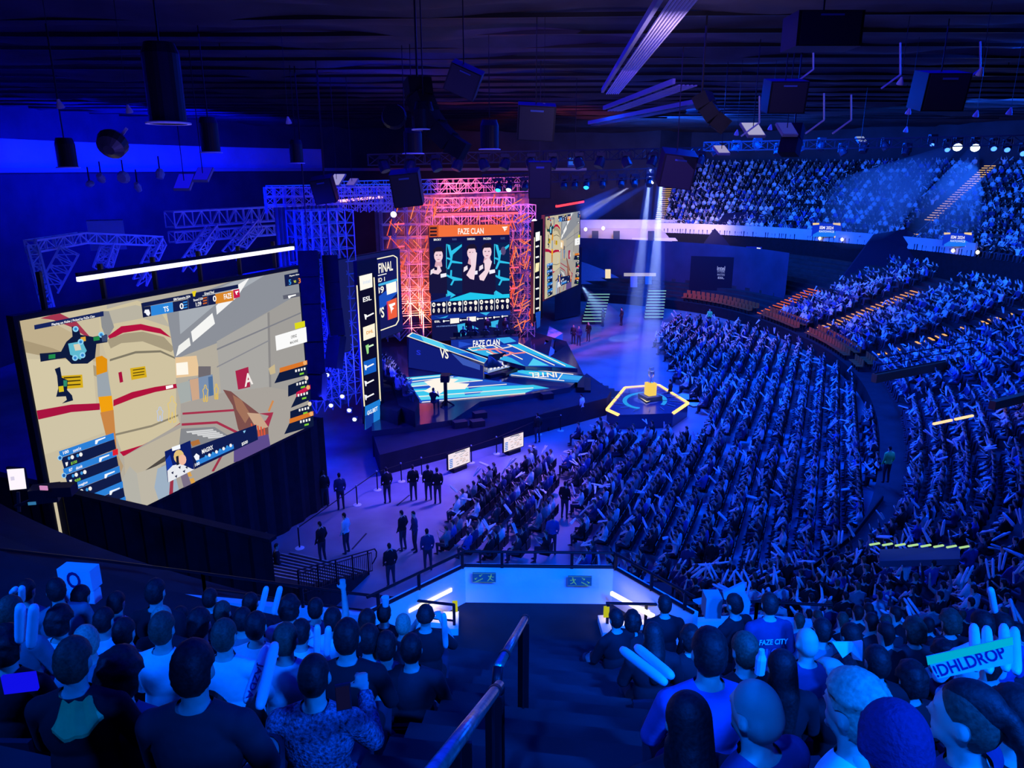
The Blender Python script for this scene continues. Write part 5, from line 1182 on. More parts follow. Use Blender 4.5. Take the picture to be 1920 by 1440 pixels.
for px, py in ((1550, 430), (1796, 448)):
    z_ = dB(px) - .2
    wallboard(px - 26, py - 12, px + 26, py + 15, z_, '#0a30d0', f'lit board with gold brackets on the far balcony front, {"right" if px > 1700 else "left"} of the long orange stairs', [('IEM 2024', px, py - 3, 26, 6, '#f6f4ff'), ('KATOWICE', px, py + 4, 28, 4, '#d8e4ff')], 'lit_board', 'sign',
              c2=[([(px - 26, py + 10), (px - 12, py + 2), (px + 12, py + 2), (px + 26, py + 9), (px + 26, py + 14), (px - 26, py + 14)], '#1a78f8'), ([(px - 26, py - 12), (px - 14, py - 12), (px - 14, py - 9), (px - 26, py - 8)], '#ffd890'), ([(px + 12, py - 12), (px + 26, py - 12), (px + 26, py - 7), (px + 12, py - 9)], '#ffd890'), ([(px + 14, py + 13), (px + 26, py + 9), (px + 26, py + 15), (px + 14, py + 16)], '#ffd890')])
t = wallboard(1399, 462, 1426, 491, ds_ - 2.5, '#0818a8', 'small bright blue board with white base bars on the dark wall', [], 'lit_board', 'sign', c2=[([(1390, 483), (1427, 485), (1427, 491), (1390, 489)], '#d8e8ff'), ([(1419, 464), (1426, 465), (1426, 470), (1419, 470)], '#ffffff'), ([(1404, 470), (1420, 472), (1420, 475), (1404, 474)], '#3a7af8')])
wallboard(1296, 480, 1405, 560, ds_ - 1.0, '#05051c', 'big dark cloth banner with small intel extreme masters lettering', [('intel', 1352, 503, 15, 8, '#8a94d8'), ('EXTREME', 1352, 509, 14, 4, '#6a74b8'), ('MASTERS', 1352, 515, 14, 4, '#6a74b8'), ('ESL', 1352, 521, 12, 4, '#8a94d8')], lit=False)
for i, (pts, lb) in enumerate(((((1360, 400), (1430, 395), (1490, 430), (1560, 500), (1290, 500)), 'nearer the small bright board'), (((1640, 440), (1700, 430), (1780, 480), (1830, 520), (1580, 520)), 'under the long orange stairs'))):
    ds = (92, 76)[i]; P_ = [atzc(x, y, ds + (0 if y < 460 else -1.5)) for x, y in pts]; b = MB(); b.prism(P_, (0, .3, 0), mat('navy awning cloth', (.012, .012, .04), .9)); o = b.build('awning'); tag(o, f'dark angular cloth canopy hanging over the concourse, {lb}', 'canopy')
# concourse room behind the parapet gap, lamp lit
cr = empty('concourse_front', atzc(1245, 440, 96), 'pale concourse front with warm lamps left of the far stand', 'wall front')
for (x0, y0, x1, y1, nm, mm) in ((1088, 412, 1410, 430, 'fascia', pm), (1088, 446, 1290, 452, 'ledge', pm)):
    b = MB(); a_, c_ = atzc(x0, y0, 95.5), atzc(x1, y1, 94); d_ = atzc(x0, y1, 95.5); e_ = atzc(x1, y0, 94); b.prism([a_, e_, c_, d_], (0, .25, 0), mm); b.build(nm, cr)
b = MB(); b.prism([atzc(1088, 428, 95.2), atzc(1410, 430, 93.8), atzc(1410, 470, 93.8), atzc(1088, 470, 95.2)], (0, .2, 0), mat('concourse wall', (.5, .42, .40), .7)); b.build('back_wall', cr)
for x in (1110, 1150, 1215, 1330, 1350):
    b = MB(); b.prism([atzc(x, 433, 93.7), atzc(x + 12, 433, 93.7), atzc(x + 12, 452, 93.7), atzc(x, 452, 93.7)], (0, .1, 0), BLKM); b.build('doorway', cr)
for x, y in ((1098, 430), (1131, 428), (1308, 434), (1347, 435)):
    b = MB(); b.lathe([(.02, -.25), (.2, -.1), (.2, .1), (.02, .25)], em('#fff0c8', 2.5), 8, loc=atzc(x, y, 93)); b.build('lamp', cr)
light('AREA', atzc(1230, 430, 91) + Vector((0, 0, .5)), atzc(1230, 440, 95), (1, .66, .6), 420, 16, sy=1, name='concourse_lamp')
for x, y in ((1537, 447), (1579, 449), (1787, 470), (1833, 473)):
    b = MB(); b.lathe([(.02, -.2), (.16, -.08), (.16, .08), (.02, .2)], em('#fff0c8', 2.2), 8, loc=atzc(x, y, dB(x) - .1)); tag(b.build('wall_lamp'), 'small warm lamp under the balcony front of the far stand', 'lamp', 'lamps under the balcony front')
# dark door area behind floor at far end: pale wall with lit doorway
b = MB(); b.prism([atzc(1090, 452, 92), atzc(1290, 455, 92), atzc(1290, 575, 88), atzc(1090, 575, 88)], (0, .3, 0), mat('violet grey wall', (.16, .14, .22), .8, var=.1)); tag(b.build('wall_front'), kind='structure')
b = MB(); b.prism([onz(1040, 600, .2) + ZU * 0, onz(1088, 590, .2), onz(1088, 590, .2) + ZU * 7, onz(1040, 600, .2) + ZU * 7], (0, .3, 0), wm); tag(b.build('wall_stage_end'), kind='structure')
dw = empty('lit_doorway', atzc(1200, 540, 87), 'pale lit doorway under the far wall behind the beam', 'doorway')
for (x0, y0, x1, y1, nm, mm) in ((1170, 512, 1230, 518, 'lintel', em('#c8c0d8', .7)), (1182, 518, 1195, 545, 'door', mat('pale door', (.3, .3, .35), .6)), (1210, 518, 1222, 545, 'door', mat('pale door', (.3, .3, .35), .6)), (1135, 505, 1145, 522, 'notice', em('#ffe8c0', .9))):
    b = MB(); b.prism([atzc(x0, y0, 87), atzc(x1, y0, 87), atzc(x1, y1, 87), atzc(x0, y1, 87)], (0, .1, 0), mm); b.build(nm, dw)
# balustrade strips of light within the lower stand
def strip(pts, z, m, label, name='light_strip', w_=.09, gap=False):
    rr = random.Random(len(pts)); o = empty(name, onz(*pts[0], z), label, 'light strip')
    for p, q_ in zip(pts, pts[1:]):
        a_, c_ = onz(*p, z), onz(*q_, z); n_ = max(1, int((c_ - a_).length / 1.0))
        for k in range(n_):
            if gap and rr.random() < .4: continue
            b = MB(); b.bar(a_.lerp(c_, k / n_), a_.lerp(c_, (k + .85) / n_), w_, m); b.build('segment', o)
strip([(1750, 795), (1830, 778)], 4.2, WARM2, 'broken warm light strip crossing the near lower stand', gap=True); strip([(1868, 765), (1925, 750)], 4.2, WARM2, 'warm light strip at the outer edge of the near lower stand')
b = MB(); a_, c_ = onz(1640, 700, 3.6), onz(1960, 640, 3.6)
for dz in (0, .45, .9): b.bar(a_ + ZU * dz, c_ + ZU * dz, .05, BLKM)
b.bar(a_ - ZU * .3, c_ - ZU * .3, .35, mat('dull orange rail board', (.28, .07, .03), .6), .5)
tag(b.build('passage_railing'), 'railing with a dull orange board along the passage through the lower stand', 'railing')
b = MB(); a_, c_ = onz(1860, 760, 4.6), onz(1960, 735, 4.6); b.bar(a_, c_, .3, mat('dull orange rail board', (.28, .07, .03), .6), .4); tag(b.build('orange_board'), 'short orange board above the warm light strip', 'board')
# vomitory box in the lower stand with green edge marks
vb_ = [onz(1650, 1030, 4.2), onz(1800, 1024, 4.2), onz(1800, 1048, 4.0), onz(1650, 1052, 4.0)]
v_ = empty('stand_entrance', vb_[0], 'blue lit entrance recess with green edge marks in the near lower stand', 'entrance'); b = MB(); b.prism(vb_, (0, 0, -.2), mat('dim painted step', (.12, .12, .16), .7)); b.build('recess_floor', v_)
for k in range(8):
    p = onz(1640 + k * 24, 1020 + k * .8, 4.4); b = MB(); b.box(p, (.35, .05, .04), em('#b8e8a0', .9), .3); b.build('edge_mark', v_)
# dark barrier of the walkway between the floor and the lower stand, with its letter plate
b = MB()
path = [(1395, 1150), (1440, 1110), (1530, 1055), (1600, 1000), (1655, 930)]
for p, q_ in zip(path, path[1:]): b.bar(onz(*p, 1.3), onz(*q_, 1.3), .05, BLKM); b.prism([onz(*p, 1.2), onz(*q_, 1.2), onz(*q_, 1.2) - ZU * 1.0, onz(*p, 1.2) - ZU * 1.0], (.05, 0, 0), BLK)
tag(b.build('crowd_barrier'), 'long dark crowd barrier along the walkway beside the floor block', 'barrier')
pl_ = Plane(onz(1425, 1108, 1.4), Vector((.9, .45, 0)), ZU); t = empty('letter_plate', pl_.at(0, 0), 'small white plate with the letter L on the crowd barrier', 'sign')
b = MB(); b.box(pl_.at(0, 0, 0), (.34, .03, .62), WHT, math.atan2(.45, .9)); b.build('plate', t); letters('L', pl_, 0, 0, .16, .32, mat('blue print', (.01, .01, .15), .6), t, .03)
# ------------------------------------------------------------------ balcony at the head of the central stair
ZL = 7.65                      # landing
ZB = 8.35                      # top of its parapet
far_l, far_r = onz(872, 1063, ZB), onz(1150, 1066, ZB); near_l, near_r = onz(690, 1152, ZB), onz(1300, 1152, ZB)
bal = empty('balcony_wall', (far_l + far_r) / 2, 'white splayed balcony parapet with black rail at the foot of the central stair', 'balcony')
def wallseg(a, c, zt, zb, th, m, name, par):
    d = (c - a).normalized(); n = Vector((d.y, -d.x, 0)); b = MB(); b.prism([Vector((a.x, a.y, zb)), Vector((c.x, c.y, zb)), Vector((c.x, c.y, zt)), Vector((a.x, a.y, zt))], n * th, m); return b.build(name, par)
wallseg(far_l, far_r, ZB, ZL - .3, -.12, WHT, 'panel', bal); wallseg(near_l, far_l, ZB, ZL - .3, -.12, WHT, 'panel', bal); wallseg(far_r, near_r, ZB, ZL - .3, -.12, WHT, 'panel', bal)
R1 = [near_l, far_l, far_r, near_r]
for zz, w_ in ((.30, .05), (.03, .06)):
    b = MB()
    for p, q_ in zip(R1, R1[1:]): b.bar(p + ZU * zz, q_ + ZU * zz, w_, BLKM, n=8)
    b.build('rail', bal)
for p, q_, ks in ((near_l, far_l, (.1, .5, .97)), (far_l, far_r, (.25, .72)), (far_r, near_r, (.03, .5, .9))):
    for k in ks:
        c_ = p.lerp(q_, k); b = MB(); b.bar(c_, c_ + ZU * .3, .05, BLKM); b.build('rail_post', bal)
b = MB(); b.prism([Vector((near_l.x, near_l.y - 1.2, ZL)), Vector((near_l.x, near_l.y, ZL)), Vector((far_l.x, far_l.y, ZL)), Vector((far_r.x, far_r.y, ZL)), Vector((near_r.x, near_r.y, ZL)), Vector((near_r.x, near_r.y - 1.2, ZL))], (0, 0, -.3), CONC)
tag(b.build('floor_landing'), kind='structure')
for a_, c_, lb in (((766, 1145), (846, 1105), 'left'), ((1146, 1112), (1226, 1156), 'right')):
    pa, pc = onz(*a_, 8.05), onz(*c_, 8.05); b = MB(); b.bar(pa, pc, .05, em('#fff0d0', 2.0), .06); b.build('handrail_light', bal)
    mid = (pa + pc) / 2; light('AREA', mid - ZU * .08, mid - ZU * 2, (1, .75, .5), 2.5, .9, sy=.1, name='handrail_lamp')
GRN = mat('exit sign green', (.02, .16, .16), .6)
PX = Plane(far_l + Vector((0, -.13, 0)), (far_r - far_l).normalized(), ZU)
for (x0, y0, x1, y1, mir, lb) in ((886, 1073, 930, 1091, 1, 'left'), (1065, 1079, 1109, 1098, -1, 'right')):
    a_, c_ = PX.uv(x0, y0), PX.uv(x1, y1); W_ = c_[0] - a_[0]; Hh = a_[1] - c_[1]
    t = empty('exit_sign', PX.at(*a_), f'green escape sign with running figure and stair arrows, {"figure at its outer" if 0 else ("pointing left" if mir > 0 else "pointing right")}', 'sign')
    b = MB(); ang = math.atan2(PX.e1.y, PX.e1.x); b.box(PX.at((a_[0] + c_[0]) / 2, (a_[1] + c_[1]) / 2, .01), (W_, .02, Hh), GRN, ang); eb_ = b.build('board', t)
    PG = em('#5ab8b0', .55); b = MB()
    def S(pts): b.add([PX.at((a_[0] + c_[0]) / 2 + mir * (x - .5) * W_, c_[1] + y * Hh, .024) for x, y in pts], [tuple(range(len(pts)))], PG)
    def LN2(x0_, y0_, x1_, y1_, w_=.035):
        d = math.hypot(x1_ - x0_, (y1_ - y0_)) or 1; nx_, ny_ = -(y1_ - y0_) / d * w_ / 2, (x1_ - x0_) / d * w_; S([(x0_ + nx_, y0_ + ny_), (x1_ + nx_, y1_ + ny_), (x1_ - nx_, y1_ - ny_), (x0_ - nx_, y0_ - ny_)])
    S([(.80 + .03 * math.cos(i * .785), .82 + .07 * math.sin(i * .785)) for i in range(8)])
    LN2(.79, .74, .75, .45, .06); LN2(.79, .7, .70, .6); LN2(.70, .6, .68, .72); LN2(.79, .7, .86, .55); LN2(.86, .55, .91, .62); LN2(.75, .45, .70, .3, .045); LN2(.70, .3, .64, .15); LN2(.75, .45, .82, .3, .045); LN2(.82, .3, .90, .22)
    for k in range(4): LN2(.42 - k * .08, .45 - k * .1, .42 - k * .08, .35 - k * .1); LN2(.42 - k * .08, .35 - k * .1, .34 - k * .08, .35 - k * .1)
    LN2(.42, .85, .30, .65); LN2(.30, .65, .36, .66); LN2(.30, .65, .31, .78); LN2(.20, .5, .10, .32); LN2(.10, .32, .16, .33); LN2(.10, .32, .11, .44)
    for z_ in ((0.01, .02, .99, .05), (.01, .95, .99, .98)): S([(z_[0], z_[1]), (z_[2], z_[1]), (z_[2], z_[3]), (z_[0], z_[3])])
    b.build('pictogram', eb_, fix=False)
# front walls of the seating blocks
def frontwall(pts, label, zt):
    t = empty('front_wall', onz(*pts[0], zt), label, 'wall'); P_ = [onz(x, y, zt) for x, y in pts]
    for p, q_ in zip(P_, P_[1:]): wallseg(p, q_, zt, zt - 1.1, .14, WHT, 'panel', t)
    return P_
frontwall([(170, 1098), (440, 1122), (690, 1146), (858, 1162)], 'low white front wall of the left seating block under its rail', 7.75)
frontwall([(1134, 1165), (1290, 1158), (1420, 1152), (1520, 1160)], 'low white front wall of the right seating block', 7.75)
for nm, pts, posts, lb in (('rail', [(0, 1030), (200, 1052), (380, 1075), (640, 1110), (852, 1134)], (380, 565, 724, 851), 'long black rail in front of the left seating block'), ('rail', [(1136, 1131), (1230, 1133), (1420, 1128), (1560, 1135)], (1140, 1212, 1420), 'black rail in front of the right seating block')):
    t = empty('guard_rail', onz(*pts[2], 8.1), lb, 'railing'); P_ = [onz(x, y, 8.15) for x, y in pts]; b = MB()
    for p, q_ in zip(P_, P_[1:]): b.bar(p, q_, .05, BLKM, n=8)
    b.build('rail', t)
    if P_[0].x < -2:
        b = MB()
        for p, q_ in zip(P_[2:], P_[3:]): b.bar(p - ZU * .3, q_ - ZU * .3, .035, BLKM, n=8)
        b.build('rail', t)
    for x in posts:
        for (xa, ya), (xb, yb) in zip(pts, pts[1:]):
            if xa <= x <= xb: c_ = onz(x, ya + (yb - ya) * (x - xa) / (xb - xa), 8.15); b = MB(); b.bar(c_, c_ - ZU * .7, .045, BLKM); b.build('rail_post', t)
YEL = em('#c8c828', .8)
for x, y0, y1 in ((853, 1128, 1146), (1137, 1138, 1156)):
    p = onz(x, (y0 + y1) / 2, 8.0); b = MB(); b.box(p, (.09, .03, .20), YEL, .1); tag(b.build('edge_marker'), f'yellow glowing edge marker at the {"left" if x < 960 else "right"} end of the landing', 'marker')
for (x, y, lb) in ((845, 1165, 'left'), (1140, 1172, 'right')):
    p = onz(x, y, 7.75); b = MB(); b.box(p - ZU * .35, (.26, .5, .75), WHT, .05); o = b.build('end_wall'); tag(o, f'white end wall closing the {lb} seating block beside the landing', 'wall')
# central stair
csd = (up(TC, 0, 0) - up(TC, 10, 0)).normalized(); cst = empty('central_stairs', (0, 5, 11), 'dark central stairs running down between the two seating blocks', 'stairs')
for k in range(26):
    o_ = k * ROWD / 2; z = ZF + .3 + k * ROWH / 2
    if z < ZL - .05: continue
    c_ = up(TC, o_ + ROWD / 4, z); wd2 = (up(TC + HW, o_, 0) - up(TC - HW, o_, 0)).length
    b = MB(); b.box(c_ - ZU * .2, (wd2, ROWD / 2 + .02, .4), CONC, math.atan2(csd.y, csd.x) - math.pi / 2); b.build('step', cst)
b = MB(); b.box((onz(835, 1281, ZL + .25) + onz(1100, 1288, ZL + .25)) / 2, ((onz(1100, 1288, ZL + .25) - onz(835, 1281, ZL + .25)).length, .06, .03), em('#30b040', .9), -.02); tag(b.build('glow_strip'), 'long green glowing strip on the first step above the landing', 'light strip')
b = MB(); gm = em('#30c828', .8)
for k in range(4): p = onz(776 + k * 6, 1362 - k * 8, 10.4); b.box(p, (.13, .05, .05), gm, .2)
tag(b.build('step_marks'), 'green glowing step edge marks beside the left seating block aisle', 'marker')
# handrail in the foreground: brushed tube on flat posts
HRM = mat('worn brass tube', (.62, .50, .42), .3, .9, var=.3, scale=25)
hr = empty('hand_rail', (0, 3, 11), 'worn metal handrail on dark flat posts down the middle of the stair', 'handrail')
def hp(px, py, y): return aty(px, py, y)
A1, A2 = hp(986, 1158, 5.4), hp(934, 1250, 3.55); B1, B2 = hp(936, 1285, 3.3), hp(800, 1465, 1.6)
b = MB(); b.bar(A1, A2, .055, HRM, n=14); b.build('tube', hr, smooth=True); b = MB(); b.bar(B1, B2, .055, HRM, n=14); b.build('tube', hr, smooth=True)
b = MB(); pts = [A2, A2 + Vector((-.01, -.09, -.10)), A2 + Vector((0, -.10, -.22)), B1 + Vector((0, .02, -.05)), B1]
for p, q_ in zip(pts, pts[1:]): b.bar(p, q_, .058, BLKM, n=12)
b.build('bend', hr, smooth=True)
for c_ in (A1.lerp(A2, .02), A1.lerp(A2, .82), B1.lerp(B2, .1)): b = MB(); b.bar(c_, c_ + Vector((0, 0, .001)) + (A2 - A1).normalized() * .05, .068, BLKM, n=14); b.build('collar', hr)
for c_, w_, L_ in ((A1.lerp(A2, .12), .10, 1.1), (A2 + Vector((0, -.05, -.1)), .08, 1.0), (B1.lerp(B2, .15), .09, 1.1), (B1.lerp(B2, .7), .09, 1.1)):
    b = MB(); b.box(c_ - ZU * (L_ / 2 + .02), (.012, w_ * 1.6, L_), BLKM, 0); b.box(c_ - ZU * (L_ / 2 + .02), (w_ * .9, .012, L_), BLKM, 0); b.build('post', hr)
# ------------------------------------------------------------------ black draped box and lower left staircase
w0, w1, w2 = onz(-60, 880, 6), onz(270, 952, 6), onz(505, 1012, 6)
b = MB(); N = 46
vs = []; fs = []
for i in range(N + 1):
    for lvl, z in enumerate((0, 6)):
        p = w0.lerp(w2, i / N) if True else None; n_ = Vector((.42, .9, 0)) * (.08 * math.sin(i * 2.1)); vs.append((p.x + n_.x, p.y + n_.y, z))
for i in range(N): fs.append((2 * i, 2 * i + 2, 2 * i + 3, 2 * i + 1))
b.add(vs, fs, BLK); b.prism([w0, w2, w2 + Vector((.1, .25, 0)), w0 + Vector((.1, .25, 0))], (0, 0, -.1), BLK)
tag(b.build('drape_box', fix=False), 'tall black drape wall hiding the space below the left video wall', 'drape')
# drape skirt under the left screen
uL = PL.uv(300, 900)[0]; uR = PL.uv(609, 800)[0]; b = MB(); vs = []; fs = []
for i in range(41):
    u = u0 + (uR - u0) * i / 40
    for z in (0, 4.25): vs.append(PL.at(u, z - 4.2, -.1 + .07 * math.sin(i * 1.9)))
for i in range(40): fs.append((2 * i, 2 * i + 2, 2 * i + 3, 2 * i + 1))
b.add(vs, fs, BLK); e_ = PL.at(uR, 0, -.1); b.prism([Vector((e_.x, e_.y, 0)), Vector((e_.x - 3, e_.y + 1.3, 0)), Vector((e_.x - 3, e_.y + 1.3, 4.2)), Vector((e_.x, e_.y, 4.2))], (.02, .05, 0), BLK)
tag(b.build('screen_drape', fix=False), 'black drape skirt hanging from the huge left video wall to the floor', 'drape')
# broad stairs and balustrade
stp = empty('broad_stairs', onz(600, 1080, 0), 'broad dark stairs with pale edges left of the balcony', 'stairs')
sa, sb = onz(545, 1043, 0), onz(692, 1078, 0); dn = Vector((-.35, -.94, 0))
for k in range(9):
    z = .17 * (k + 1); a_, c_ = sa + dn * k * .42 - Vector((.5, .1, 0)) * (k * .15), sb + dn * k * .42
    b = MB(); b.prism([Vector((a_.x, a_.y, z)), Vector((c_.x, c_.y, z)), Vector((c_.x, c_.y, z)) + dn * .45, Vector((a_.x, a_.y, z)) + dn * .45], (0, 0, -z), CONC); b.build('step', stp)
    b = MB(); b.bar(Vector((a_.x, a_.y, z + .01)), Vector((c_.x, c_.y, z + .01)), .05, mat('pale step edge', (.4, .4, .42), .6), .02); b.build('nosing', stp)
def balustrade(p, q_, n_, label, curl=True):
    t = empty('balustrade', p, label, 'railing'); b = MB(); b.bar(p + ZU, q_ + ZU, .05, BLKM, n=8); b.bar(p + ZU * .88, q_ + ZU * .88, .03, BLKM); b.bar(p + ZU * .12, q_ + ZU * .12, .03, BLKM); b.build('rail', t)
    for i in range(n_ + 1):
        c_ = p.lerp(q_, i / n_); b = MB(); b.bar(c_ + ZU * .12, c_ + ZU * .88, .018, BLKM) if i % 8 else b.bar(c_, c_ + ZU, .05, BLKM); b.build('baluster' if i % 8 else 'post', t)
    if curl:
        d = (q_ - p).normalized(); b = MB(); pts = [q_ + ZU, q_ + d * .25 + ZU * 1.0, q_ + d * .38 + ZU * .85, q_ + d * .34 + ZU * .65, q_ + d * .1 + ZU * .45, q_ + ZU * .4]
        for x_, y_ in zip(pts, pts[1:]): b.bar(x_, y_, .05, BLKM, n=8)
        b.build('curl', t)
balustrade(sb + dn * 4.4 + ZU * 1.6 + Vector((.15, 0, 0)), sb + Vector((.15, -.05, .1)), 34, 'black balustrade with curled end beside the broad stairs')
balustrade(onz(462, 1062, 1.3), onz(505, 1042, .6), 9, 'short black balustrade at the left side of the broad stairs', False)
